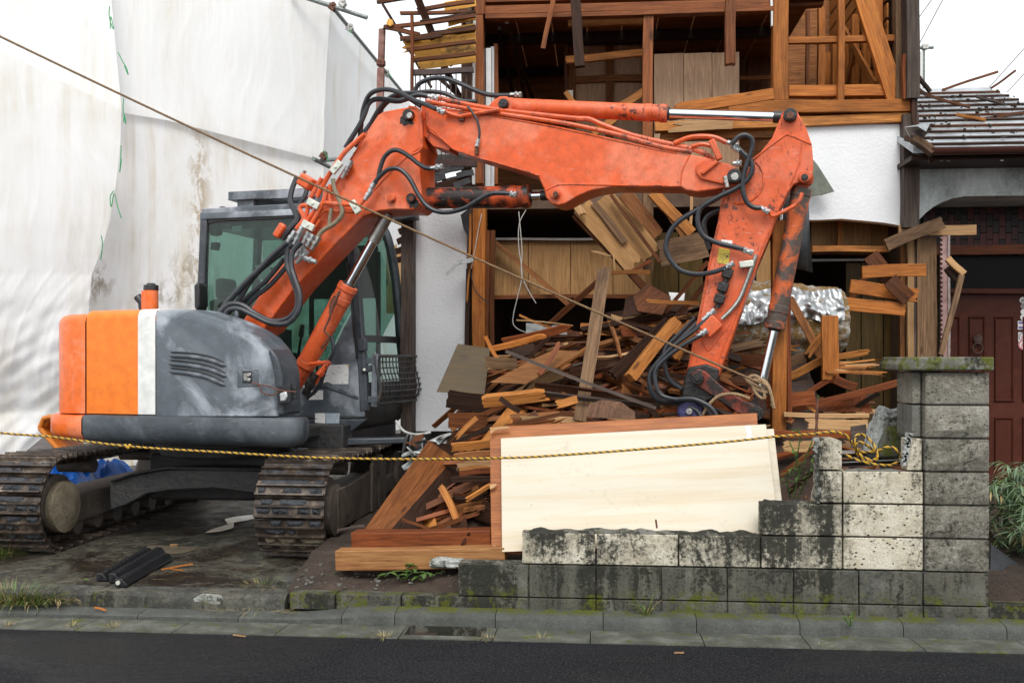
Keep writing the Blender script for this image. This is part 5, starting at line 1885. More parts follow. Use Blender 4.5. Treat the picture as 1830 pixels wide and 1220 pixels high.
side('yellow_sticker', [(1285, 442), (1305, 446), (1302, 473), (1281, 469)], LA0 - .004, .006, YEL_STICKER, arm, 0)
side('worn_sticker', [(1289, 428), (1309, 430), (1308, 440), (1288, 438)], LA0 - .004, .006, STICKER, arm, 0)
# bucket link and coupler
m = MB()
for l in (LA0 - .06, LA1 + .02):
    m.loft([[ML(x, y, l + d) for x, y in ((1236, 668), (1248, 658), (1262, 664), (1290, 690), (1330, 716), (1358, 724), (1364, 738), (1354, 752), (1338, 750), (1300, 726), (1262, 700), (1240, 686))] for d in (0, .04)], close=True)
    m.f += [[len(m.v) - 24 + i for i in range(12)], [len(m.v) - 12 + i for i in range(12)][::-1]]; m.m += [0, 0]
m.build('bucket_link', LINKPAINT, exc, bevel=.01)
boss(1247, 676, LA0 - .07, 11, GREASE, GREASE, arm, .04)
boss(1352, 738, LA0 - .07, 13, GREASE, GREASE, arm, .04)
m = MB(); pin(m, 1232, 735, LA0 - .05, 20, .06); m.cyl(ML(1232, 735, LA0), ML(1232, 735, LA1 + .1), .09, .09, 24)
o = m.build('coupler', PURPLE, exc, bevel=.02)
m = MB(); pin(m, 1232, 735, LA0 - .11, 6, .02); m.build('pin_end', STEEL, o, bevel=.004)
# ---- cylinders
def cylinder(name, a, b, c, rb, rr, lat, mat, parent=exc, seal=True):
    """barrel from photo point a to b and rod from b to c, all in the machine plane 'lat'"""
    A, B, C = ML(*a, lat), ML(*b, lat), ML(*c, lat)
    s = (A - CAM).dot(DIR) / F
    m = MB()
    d = (B - A).normalized()
    m.cyl(A, B, rb * s, rb * s, 28)
    m.cyl(B - d * .16, B - d * .1, rb * s * 1.06, rb * s * 1.06, 28)
    m.cyl(B - d * .04, B + d * .015, rb * s * 1.09, rb * s * 1.05, 28)
    m.cyl(A - d * .02, A + d * .04, rb * s * 1.05, None, 28)
    o = m.build(name, mat, parent, bevel=.006)
    m = MB()
    m.cyl(B, C, rr * s, rr * s, 20)
    m.build('rod', CHROME, o)
    m = MB()
    m.cyl(B + d * .012, B + d * .03, rr * s * 1.5, rr * s * 1.3, 18)
    m.build('rod_seal', BLACK, o)
    m = MB()
    m.cyl(C - (C - B).normalized() * .08, C, rr * s * 1.25, None, 18)
    m.build('rod_end', BLACK, o)
    return o, A, B, C
LMID = -.24
RUSTED_CYL = paint('flaking_orange_paint', (.085, .062, .05), (.6, .12, .028), .55, .45, .5, 3.2, fadeamt=.95)
cylinder('arm_cylinder', (908, 190), (1190, 203), (1402, 210), 14.5, 8, LMID, ORANGE_WORN)
m = MB()
m.cyl(ML(1408, 209, LMID - .06), ML(1408, 209, LMID + .06), .05, None, 20)
m.build('cylinder_eye', ORANGE_WORN, exc)
cylinder('adjust_cylinder', (762, 355), (944, 351), (985, 349), 19, 7, LMID, ORANGE_BLACKED)
o_, A_, B_, C_ = cylinder('lift_cylinder', (546, 652), (622, 512), (694, 382), 17, 8.5, LMID + .02, ORANGE_WORN)
m = MB()
m.cyl(A_, A_ - (B_ - A_).normalized() * .28, .075, .06, 18)
m.build('cylinder_base', ORANGE_GREASE, o_)
m = MB()
d = (C_ - B_).normalized()
m.cyl(B_ + d * .42, C_, .052, .052, 18)
m.build('rod_sleeve', STEEL, o_)
cylinder('bucket_cylinder', (1432, 342), (1385, 584), (1356, 712), 17, 8, LMID - .02, RUSTED_CYL)
m = MB()
m.cyl(ML(1436, 320, LMID - .07), ML(1436, 320, LMID + .07), .07, None, 20)
m.build('cylinder_eye', ORANGE_WORN, exc)
m = MB()
m.cyl(ML(1354, 725, LMID - .09), ML(1354, 725, LMID + .09), .06, None, 20)
m.build('cylinder_eye', LINKPAINT, exc)
# small valve and grease lines near the foot of the lift cylinder
fitting((607, 520), (590, 560), 3, LMID - .12, RUST)
hose('grease_line', [(598, 528), (590, 545), (590, 565), (580, 590), (588, 600), (584, 610), (574, 622)], 2, LMID - .13, RUST)
fitting((588, 646), (560, 684), 5, LMID - .2, ORANGE_GREASE, name='pipe_elbow')
fitting((565, 668), (545, 705), 6, LMID - .24, GREASE)
fitting((553, 650), (586, 648), 3.5, LMID - .2, ORANGE_GREASE, name='pipe_elbow')
hose('drain_hose', [(592, 600), (596, 625), (585, 650), (570, 690), (548, 712)], 3.5, LMID - .1, RUBBER)

# ---- hoses and pipes
HL = LB0 - .06
HOSES = [
 ([(740, 165), (749, 150), (770, 141), (793, 140), (816, 147), (848, 161), (871, 169), (896, 171), (925, 170)], 4.2, -.2, -.2),
 ([(641, 258), (645, 230), (649, 196), (660, 170), (678, 161), (699, 161), (719, 168), (742, 180), (761, 187), (779, 195)], 4.2, -.3, HL),
 ([(617, 265), (630, 244), (644, 221), (652, 203), (660, 184), (676, 177), (710, 181), (729, 176), (747, 170), (765, 172)], 4.8, -.36, -.3),
 ([(634, 262), (653, 239), (667, 212), (680, 191), (696, 175), (715, 167), (738, 166), (770, 164), (797, 168), (823, 180), (852, 182)], 4.0, -.22, -.2),
 ([(648, 240), (672, 208), (690, 185), (705, 176), (725, 174), (752, 190)], 4.2, -.15, -.2),
 ([(676, 317), (680, 299), (687, 281), (699, 270), (712, 269), (729, 278), (747, 292), (761, 300), (774, 301)], 4.2, HL - .02, HL - .02),
 ([(669, 327), (679, 315), (692, 304), (708, 301), (722, 308), (735, 324), (747, 347), (761, 366), (779, 377), (802, 379), (830, 372), (852, 359), (875, 347), (896, 345), (921, 347)], 4.2, HL - .05, HL),
 ([(514, 433), (488, 456), (462, 483), (435, 509), (409, 538), (392, 560)], 5.4, HL - .1, -.7),
 ([(524, 436), (495, 458), (467, 480), (446, 504), (425, 538), (405, 562)], 5.2, HL - .08, -.66),
 ([(530, 425), (515, 443), (513, 472), (522, 498), (531, 525), (530, 551), (514, 569), (488, 574), (462, 564), (435, 546), (414, 543), (401, 551), (391, 563)], 5.0, HL - .07, -.75),
 ([(538, 433), (523, 451), (521, 477), (527, 498), (536, 527), (533, 556), (514, 577), (483, 577), (451, 562), (428, 552), (409, 554), (399, 569)], 5.0, HL - .12, -.78),
 ([(508, 462), (477, 500), (446, 527), (420, 552)], 4.6, HL - .03, -.6),
 ([(516, 472), (483, 509), (456, 530), (428, 556)], 4.6, HL - .02, -.58),
 ([(530, 318), (522, 338), (519, 359), (527, 378), (532, 393), (519, 407), (503, 428)], 5.0, -.3, -.5),
 ([(551, 330), (545, 350), (538, 362), (533, 385), (512, 420)], 4.4, -.26, -.45),
 ([(646, 262), (632, 285), (618, 305)], 4.2, -.3, HL),
]
for k, (pts, r, l0, l1) in enumerate(HOSES):
    hose('hose', pts, r, l0, RUBBER, exc, 5, l1)
hose('sleeve_hose', [(595, 320), (598, 338), (609, 365), (611, 383), (598, 399), (577, 412), (567, 425)], 4.2, HL - .03, OLIVE_TUBE)
hose('sleeve_hose', [(592, 372), (590, 388), (588, 402)], 3.6, HL - .02, OLIVE_TUBE)
PIPES = [
 ([(652, 240), (620, 268), (603, 290), (588, 312), (575, 335), (566, 352)], 4.6), ([(575, 318), (562, 340), (552, 362), (541, 420), (530, 440)], 4.2),
 ([(636, 366), (606, 365), (580, 363), (567, 372), (548, 396), (530, 420)], 4.2), ([(634, 378), (606, 376), (582, 375), (572, 383), (551, 409), (538, 430)], 4.2),
 ([(558, 370), (542, 367), (536, 373), (543, 391), (530, 409)], 4.2), ([(582, 333), (580, 354), (572, 372), (556, 401)], 4.2),
 ([(590, 330), (588, 352), (592, 366)], 4.0), ([(668, 331), (655, 350), (643, 366), (630, 372)], 3.8), ([(560, 395), (548, 412), (540, 436)], 4), ([(572, 392), (560, 410), (548, 436)], 4)]
for k, (pts, r) in enumerate(PIPES):
    hose('steel_pipe', pts, r, HL - .015 * (k % 3), ORANGE, exc, 5)
UP = [([(784, 175), (816, 183), (894, 197), (1020, 211), (1052, 213), (1079, 224), (1131, 242), (1199, 258), (1236, 266), (1262, 276), (1280, 290)], 4.4, -.34),
      ([(797, 201), (820, 208), (832, 206), (864, 201), (894, 196)], 3.6, LU0 - .03), ([(761, 181), (850, 197), (1000, 219), (1052, 229), (1105, 241), (1180, 262), (1236, 272)], 4.0, LU0 + .0),
      ([(800, 182), (860, 193), (940, 206), (1010, 216)], 3.4, -.3), ([(1205, 256), (1236, 245), (1273, 245), (1299, 255)], 4.4, -.36), ([(1236, 262), (1255, 258), (1275, 262)], 3.8, -.36)]
for pts, r, l in UP:
    hose('boom_pipe', pts, r, l, ORANGE_WORN, exc, 5)
hose('boom_hose', [(836, 190), (845, 202), (853, 216), (857, 235), (856, 248)], 2.2, LU0 - .04, RUBBER)
fitting((856, 246), (852, 262), 3, LU0 - .03); fitting((852, 262), (852, 276), 3.2, LU0 - .02, RUST)
LAH = LA0 - .06
ARMH = [
 ([(1307, 258), (1320, 245), (1333, 242), (1344, 250), (1344, 266), (1336, 290), (1328, 318), (1328, 342), (1336, 363), (1349, 371), (1360, 371)], 4.6, LAH - .06, LAH),
 ([(1315, 261), (1328, 274), (1341, 287), (1344, 303), (1336, 321), (1315, 337), (1278, 355), (1252, 373), (1247, 397), (1257, 421), (1283, 434), (1315, 442), (1330, 446)], 4.8, LAH - .02, LAH),
 ([(1296, 340), (1289, 350), (1252, 371), (1215, 394), (1197, 415), (1190, 442), (1198, 464), (1216, 483), (1245, 490), (1275, 486), (1298, 478)], 4.6, LAH, LAH),
 ([(1272, 561), (1242, 589), (1207, 615), (1177, 645), (1161, 671), (1166, 698), (1183, 716), (1222, 716), (1251, 720), (1272, 745)], 4.2, LAH, LAH - .04),
 ([(1254, 598), (1228, 612), (1198, 633), (1174, 657), (1171, 680), (1180, 704), (1204, 713), (1239, 713), (1269, 727), (1284, 748)], 4.2, LAH - .03, LAH - .1),
 ([(1242, 568), (1210, 601), (1189, 624), (1189, 657), (1198, 680), (1219, 695)], 4.0, -.2, -.3),
 ([(1246, 576), (1216, 606), (1193, 632), (1170, 660), (1160, 690), (1176, 716), (1214, 722), (1244, 732), (1258, 752)], 4.0, -.26, -.5),
 ([(1290, 375), (1268, 384), (1258, 400), (1262, 425), (1268, 445)], 4.8, -.2, -.2)]
for pts, r, l0, l1 in ARMH:
    hose('arm_hose', pts, r, l0, RUBBER, exc, 5, l1)
hose('arm_pipe', [(1351, 455), (1345, 474), (1325, 527), (1310, 550), (1290, 570)], 4, LA0 - .03, STEEL)
hose('arm_pipe', [(1434, 345), (1424, 364), (1400, 378), (1382, 386), (1376, 380), (1368, 373)], 3.6, LA0 - .04, ORANGE_WORN)
hose('arm_pipe', [(1303, 480), (1296, 505), (1288, 530), (1282, 550)], 5.0, LA0 - .03, GREASE)
for x, y, ang in ((1300, 488, .3), (1292, 513, .3), (1286, 534, .3)):
    m = MB(); c = ML(x, y, LA0 - .04); m.box(c, (.075, .05, .07), Matrix.Rotation(TH, 3, 'Z') @ Matrix.Rotation(ang, 3, 'Y')); m.build('pipe_clamp', GREASE, exc, bevel=.008)
for (x, y, sz, mat, l, an) in ((1334, 472, (.1, .04, .05), PALEMETAL, LA0 - .04, -.1), (1271, 583, (.11, .06, .13), ORANGE_WORN, LA0 - .05, .8), (1279, 268, (.045, .04, .16), ORANGE_WORN, -.42, -.4), (1268, 300, (.03, .05, .14), ORANGE_WORN, LU0 - .03, .9)):
    m = MB(); m.box(ML(x, y, l), sz, MR @ Matrix.Rotation(an, 3, 'Y')); m.build('pipe_bracket', mat, exc, bevel=.008)
for (x, y, an, l) in ((560, 364, .5, HL - .05), (551, 403, .5, HL - .06), (635, 370, 1.0, HL - .04), (601, 299, -.8, HL - .03)):
    m = MB(); m.box(ML(x, y, l), (.11, .03, .055), MR @ Matrix.Rotation(an, 3, 'Y')); m.cyl(ML(x, y, l) - LT * .025, ML(x, y, l), .014, .014, 8); m.build('pipe_clamp', PALEMETAL, exc, bevel=.004)
m = MB(); m.box(ML(549, 326, HL), (.12, .12, .1), MR @ Matrix.Rotation(.55, 3, 'Y')); m.build('valve_block', ORANGE, exc, bevel=.015)
m = MB(); m.box(ML(500, 412, HL - .06), (.06, .05, .12), MR @ Matrix.Rotation(-.6, 3, 'Y').inverted()); m.build('valve_block', ORANGE, exc, bevel=.012)
FIT = [((512, 436), (528, 414), HL - .1), ((522, 440), (538, 416), HL - .08), ((530, 428), (541, 405), HL - .09), ((540, 436), (552, 414), HL - .05), ((548, 440), (561, 420), HL - .05), ((556, 446), (571, 424), HL - .04), ((525, 462), (545, 440), HL - .04), ((530, 470), (550, 448), HL - .05), ((536, 318), (544, 304), -.3), ((618, 305), (628, 288), HL), ((611, 318), (622, 300), HL + .02), ((640, 268), (632, 284), -.36), ((765, 172), (785, 177), -.32), ((777, 193), (794, 202), HL + .02), ((770, 301), (792, 298), HL - .02), ((905, 346), (922, 348), HL), ((912, 170), (932, 170), -.2), ((660, 342), (672, 324), HL - .02), ((652, 357), (664, 340), HL - .03), ((1300, 254), (1318, 262), LAH), ((1307, 261), (1322, 270), LAH - .02), ((1358, 370), (1374, 380), LAH), ((1316, 443), (1346, 452), LAH), ((1293, 481), (1312, 470), LAH), ((1256, 572), (1278, 554), LAH), ((1246, 602), (1264, 590), LAH - .03), ((1300, 335), (1297, 315), LU0 - .06), ((1310, 292), (1325, 292), -.4), ((565, 468), (545, 462), HL - .05)]
for a, b, l in FIT:
    fitting(a, b, 4.2, l, ZINC if rnd.random() < .8 else STEEL)
for x, y in ((500, 545), (505, 548)):
    pass

# ================================================================== sheeted scaffold on the left
TARP_MID = mk_tarp('white_lower_sheeting', ((.86, .865, .85), (.91, .92, .92)), .4)
scf = thing('sheeted_scaffold', 'neighbouring house wrapped in dirty white sheeting on a pipe scaffold', 'scaffold', P(150, 850, 11.0))
def lerp_tab(tab, t):
    for (a, va), (b, vb) in zip(tab[:-1], tab[1:]):
        if t <= b:
            return va + (vb - va) * (t - a) / (b - a)
    return tab[-1][1]
def ridged(x, z, s):
    x = x + .35 * mnoise.noise(Vector((x * .8, z * .7, s + 8)))
    g = .35 + .9 * max(0, mnoise.noise(Vector((x * .9, z * .45, s + 20))) + .35)
    a = (1 - abs(mnoise.noise(Vector((x * 2.6 + s, z * .22, s)))) * 2) * g
    b = 1 - abs(mnoise.noise(Vector((x * 7.3 + s + 2 + z * .35, z * .5, s + 4)))) * 2
    return a * a * .6 + b * b * .3
def sheet(name, left, right, top, bot, Y0, Y1, amp, s, nu=120, nv=120, diag=0, mat=TARP):
    """left/right: photo x as a function of photo y; top/bot: photo y as a function of u"""
    m = MB()
    def fn(u, v):
        py = lerp_tab(bot, u) + (lerp_tab(top, u) - lerp_tab(bot, u)) * v
        xl, xr = lerp_tab(left, py), lerp_tab(right, py)
        px = xl + (xr - xl) * u
        Yd = Y0 + (Y1 - Y0) * u
        p = P(px, py, Yd)
        low = max(0, min(1, (2.6 - p.z) / 1.6))
        f = ridged(p.x + diag * p.z * .35 * low, p.z, s) * amp * (1 + .7 * low)
        f += low * .055 * mnoise.noise(Vector((p.x * 2.4 - p.z * 2.2, p.z * 1.1 + p.x, s + 9)))
        f += low * .04 * mnoise.noise(Vector((p.x * 6.4 - p.z * 6.2, p.z * 3.1 + p.x * 3, s + 5)))
        f += .10 * mnoise.noise(Vector((p.x * .6, p.z * .3, s))) - low * low * .35
        q = P(px, py, Yd - f)
        return q
    m.grid(fn, nu, nv)
    return m.build(name, mat, scf, sharp=0, recalc=False)
SEAM = [(-80, 192), (0, 199), (100, 208), (190, 217), (260, 215), (330, 207), (400, 195), (450, 180), (490, 164), (560, 158), (760, 160), (900, 150)]
LEFT = [(-80, -160), (900, -160)]
sheet('sheet', LEFT, SEAM, [(0, -90), (1, -90)], [(0, 120), (.45, 95), (1, 205)], 10.3, 11.15, .012, 1.0)
sheet('sheet', LEFT, SEAM, [(0, 20), (.42, 85), (.75, 150), (1, 196)], [(0, 900), (.42, 868), (.6, 820), (.8, 765), (1, 760)], 10.15, 11.0, .02, 3.0, 150, 150, diag=1.2, mat=TARP_MID)
MIDL = [(-80, 150), (900, 140)]
MIDR = [(-80, 592), (10, 590), (150, 582), (285, 578), (400, 580), (900, 590)]
sheet('sheet', MIDL, MIDR, [(0, -90), (1, 2)], [(0, 190), (.35, 215), (1, 287)], 11.2, 13.0, .013, 6.0)
sheet('sheet', MIDL, MIDR, [(0, 165), (.35, 205), (1, 275)], [(0, 840), (1, 800)], 11.27, 13.07, .018, 8.0, 120, 150, mat=TARP_DIRTY)
sheet('sheet', [(-80, 590), (10, 588), (150, 579), (290, 578), (900, 582)], [(-80, 730), (900, 742)], [(0, 12), (.35, 60), (1, 185)], [(0, 800), (1, 760)], 13.05, 18.5, .09, 12.0, 60, 80)
def pipe(a, Ya, b, Yb, r=.028, name='scaffold_pipe', mat=PIPE):
    m = MB()
    m.cyl(P(*a, Ya), P(*b, Yb), r, None, 12)
    m.cyl(P(*a, Ya), P(*b, Yb), r * .8, None, 12, False)
    return m.build(name, mat, scf)
pipe((520, -12), 12.6, (656, 32), 12.5)
pipe((590, 8), 12.6, (722, 168), 17.5)
pipe((560, 284), 12.4, (588, 298), 12.9)
pipe((574, 287), 12.6, (606, 284), 13.2)
for x, y, Yd in ((594, 14, 12.55), (612, 8, 12.4), (625, 52, 13.3), (690, 133, 16), (578, 280, 12.6)):
    m = MB()
    m.box(P(x, y, Yd), (.09, .08, .07), Matrix.Rotation(.6, 3, 'Y'))
    m.box(P(x + 3, y - 5, Yd), (.04, .1, .05))
    m.build('pipe_clamp', STEEL if x > 600 else RUST, scf, bevel=.006)
for pts in ([(196, 12), (195, 28), (199, 45), (203, 52), (198, 30), (197, 52)], [(211, 94), (219, 110), (226, 122), (229, 134), (222, 118)], [(221, 176), (220, 196), (225, 222), (222, 205), (221, 220)], [(216, 260), (216, 280), (214, 308), (217, 284)], [(203, 341), (197, 352), (199, 370), (204, 345), (211, 372), (217, 390)], [(181, 421), (183, 436), (180, 464), (182, 448)], [(578, 268), (582, 276), (588, 290)], [(624, 52), (628, 60)], [(694, 128), (700, 140)]):
    m = MB()
    Yd = 10.85 if pts[0][0] < 300 else 12.3
    m.tube(spline([P(x, y, Yd) for x, y in pts], 4), .0055, 5)
    m.build('tie_string', GREEN, scf)
# beige broken boards on the side wall of the house, seen past the cab
for pts in ([(690, 430), (697, 427), (700, 442), (708, 436), (710, 450), (716, 448), (722, 455), (722, 560), (690, 560)],):
    poly('broken_board', pts, 10.6, .02, W['pale'])

# crate and blue sheet behind the left track
cr = thing('plastic_tub', 'orange plastic tub on its side behind the left track, below the counterweight', 'tub', P(130, 815, 9.6))
m = MB()
q = [P(x, y, 9.6) for x, y in ((74, 764), (92, 744), (180, 768), (180, 812), (122, 812), (98, 792))]
m.loft([[p for p in q], [p + Vector((.03, .5, -.05)) for p in q]], close=True)
m.loft([[p + Vector((0, -.02, .0)) + (sum(q, Vector()) / 6 - p) * -.05 for p in q], [p + (sum(q, Vector()) / 6 - p) * .08 for p in q], [p + (sum(q, Vector()) / 6 - p) * .08 + Vector((.03, .5, -.05)) for p in q]], close=True)
m.build('tub_shell', CRATE, cr, bevel=.01)
m = MB()
m.tube(spline([p + Vector((0, -.03, 0)) for p in q + [q[0]]], 3), .025, 8)
m.build('tub_rim', CRATE, cr)
def crumple(name, c, sx, sy, h, mat, s, n=36):
    m = MB()
    def fn(u, v):
        x, y = (u - .5) * sx, (v - .5) * sy
        e = max(0, 1 - (2 * u - 1) ** 4) * max(0, 1 - (2 * v - 1) ** 4)
        a = (1 - abs(mnoise.noise(Vector((x * 4, y * 4, s)))) * 1.6) * .5 + (1 - abs(mnoise.noise(Vector((x * 9, y * 9, s + 3)))) * 1.6) * .25
        return Vector(c) + Vector((x * (1 - .1 * a), y, e * (h * (.35 + a * .65))))
    m.grid(fn, n, n)
    return m.build(name, mat, None, sharp=25, recalc=False)
p = P(80, 838, 9.4)
tag(crumple('blue_sheet', (p.x - .02, 9.6, .12), .9, .8, .62, BLUE, 3), 'crumpled blue plastic sheet below the orange tub, left of the left track', 'tarpaulin')
p = P(175, 850, 9.0)
p = P(168, 850, 10.4)
tag(crumple('blue_sheet', (p.x, 10.4, .12), 1.1, .7, .5, BLUE, 7), 'smaller crumpled blue plastic sheet seen over the left track idler', 'tarpaulin')
p = P(285, 830, 9.8)
tag(crumple('plaster_sack', (p.x, 10.0, .12), .9, .5, .5, simple('pinkish_sack', (.36, .2, .16), .8, 0, .3, 6), 11), 'pinkish brown sack lying behind the cross frame of the machine', 'sack')

# ================================================================== loose timber
CAT = 'timber'
ZONES = {}
def lab(o, text, cat=CAT, group=None):
    return tag(o, text, cat, group)
def T(name, a, b, w_, mat, label, Yd, d=.03, Yb=None, cat=CAT, group=None, **k):
    return lab(stick(name, a, b, w_, Yd, mat, d, Yb, None, **k), label, cat, group)
def panel(name, pts, Ys, th, mat, label, cat='panel', group=None, bevel=.002, n=None):
    """flat sheet through photo corners with their own depths"""
    m = MB()
    pp = [P(x, y, d) for (x, y), d in zip(pts, Ys)]
    m.prism(pp, Vector((0, th, 0)))
    e = (pp[1] - pp[0]).normalized()
    nn = e.cross(pp[-1] - pp[0]).normalized()
    fr = Matrix((e, nn.cross(e), nn)).transposed()
    return lab(m.build(name, mat, None, frame=fr, bevel=bevel), label, cat, group)

# boards leaning on the block wall
panel('board', [(875, 763), (1353, 738), (1366, 990), (878, 990)], (6.66, 6.66, 6.30, 6.30), .03, W['red'], 'reddish brown veneered board leaning behind the big white boards', bevel=.003)
bpy.data.objects['board'].data.materials[0] = wood('red_veneer', (.25, .075, .022), (.42, .155, .05), .4, .05, .3, (.08, .03, .015), .08)
panel('board', [(895, 783), (1369, 758), (1396, 968), (897, 986)], (6.56, 6.56, 6.23, 6.23), .02, WHITEPLY, 'large white plywood board leaning on the low block wall, foremost of the stack', bevel=.003)
panel('board', [(1340, 768), (1383, 766), (1405, 960), (1340, 965)], (6.60, 6.60, 6.27, 6.27), .02, WHITEPLY, 'second white board peeping out right of the foremost white board', bevel=.003)
for pts in ([(876, 765), (884, 763), (906, 761), (912, 764), (890, 767), (882, 770), (877, 775)], [(875, 866), (888, 864), (884, 870), (876, 874)], [(876, 984), (884, 972), (890, 980), (890, 988), (878, 990)]):
    m = MB()
    m.prism([P(x, y, 6.60 - (y - 763) / 227 * .33) for x, y in pts], Vector((0, .01, 0)))
    m.build('torn_veneer', W['pale'], bpy.data.objects['board'])
m = MB()
m.prism([P(x, y, 6.555 - (y - 760) / 227 * .33) for x, y in ((1331, 761), (1341, 760), (1344, 778), (1340, 798), (1334, 801), (1332, 790), (1336, 776))], Vector((0, .004, 0)))
m.build('paint_smear', WHITE, bpy.data.objects['board.001'])
# big squared beam leaning to the pile
m = MB()
f = [P(649, 946, 6.75), P(765, 786, 7.55), P(812, 818, 7.5), P(697, 948, 6.7)]
E = Vector((.15, .12, -.04))
m.add(f + [p + E for p in f], [(0, 1, 2, 3)], 0)
m.add(f + [p + E for p in f], [(3, 2, 6, 7)], 1)
m.add(f + [p + E for p in f], [(0, 4, 5, 1), (7, 6, 5, 4), (1, 5, 6, 2), (0, 3, 7, 4)], 1)
bm_ = MB()
bm_.v, bm_.f = f + [p + E for p in f], [[0, 1, 2, 3], [3, 2, 6, 7], [0, 4, 5, 1], [7, 6, 5, 4], [1, 5, 6, 2], [0, 3, 7, 4]]
bm_.m = [0, 1, 0, 1, 1, 0]  # right side, back and upper end take the dark wood
e = (f[1] - f[0]).normalized(); nn = e.cross(f[3] - f[0]).normalized()
lab(bm_.build('beam', [W['wet_pine'], W['dark']], None, frame=Matrix((e, nn.cross(e), nn)).transposed(), bevel=.008), 'thick squared beam with a darker side propped steeply beside the right track', 'beam')
lab(stick('beam', (633, 966), (880, 962), 35, 6.5, W['cut'], .14, 6.44, bevel=.006), 'dark red squared beam on the ground, upper of the two before the pile', 'beam')
lab(stick('beam', (604, 998), (905, 994), 36, 6.36, W['cut'], .13, 6.3, bevel=.007), 'fresh cut pale and red beam on the ground, lower of the two before the pile', 'beam')
bpy.data.objects['beam.001'].data.materials[0] = W['red']
lab(stick('batten', (603, 946), (652, 939), 4, 6.6, W['grey_wood'], .02), 'thin grey batten beside the right track, on the end of the upper beam', 'batten')

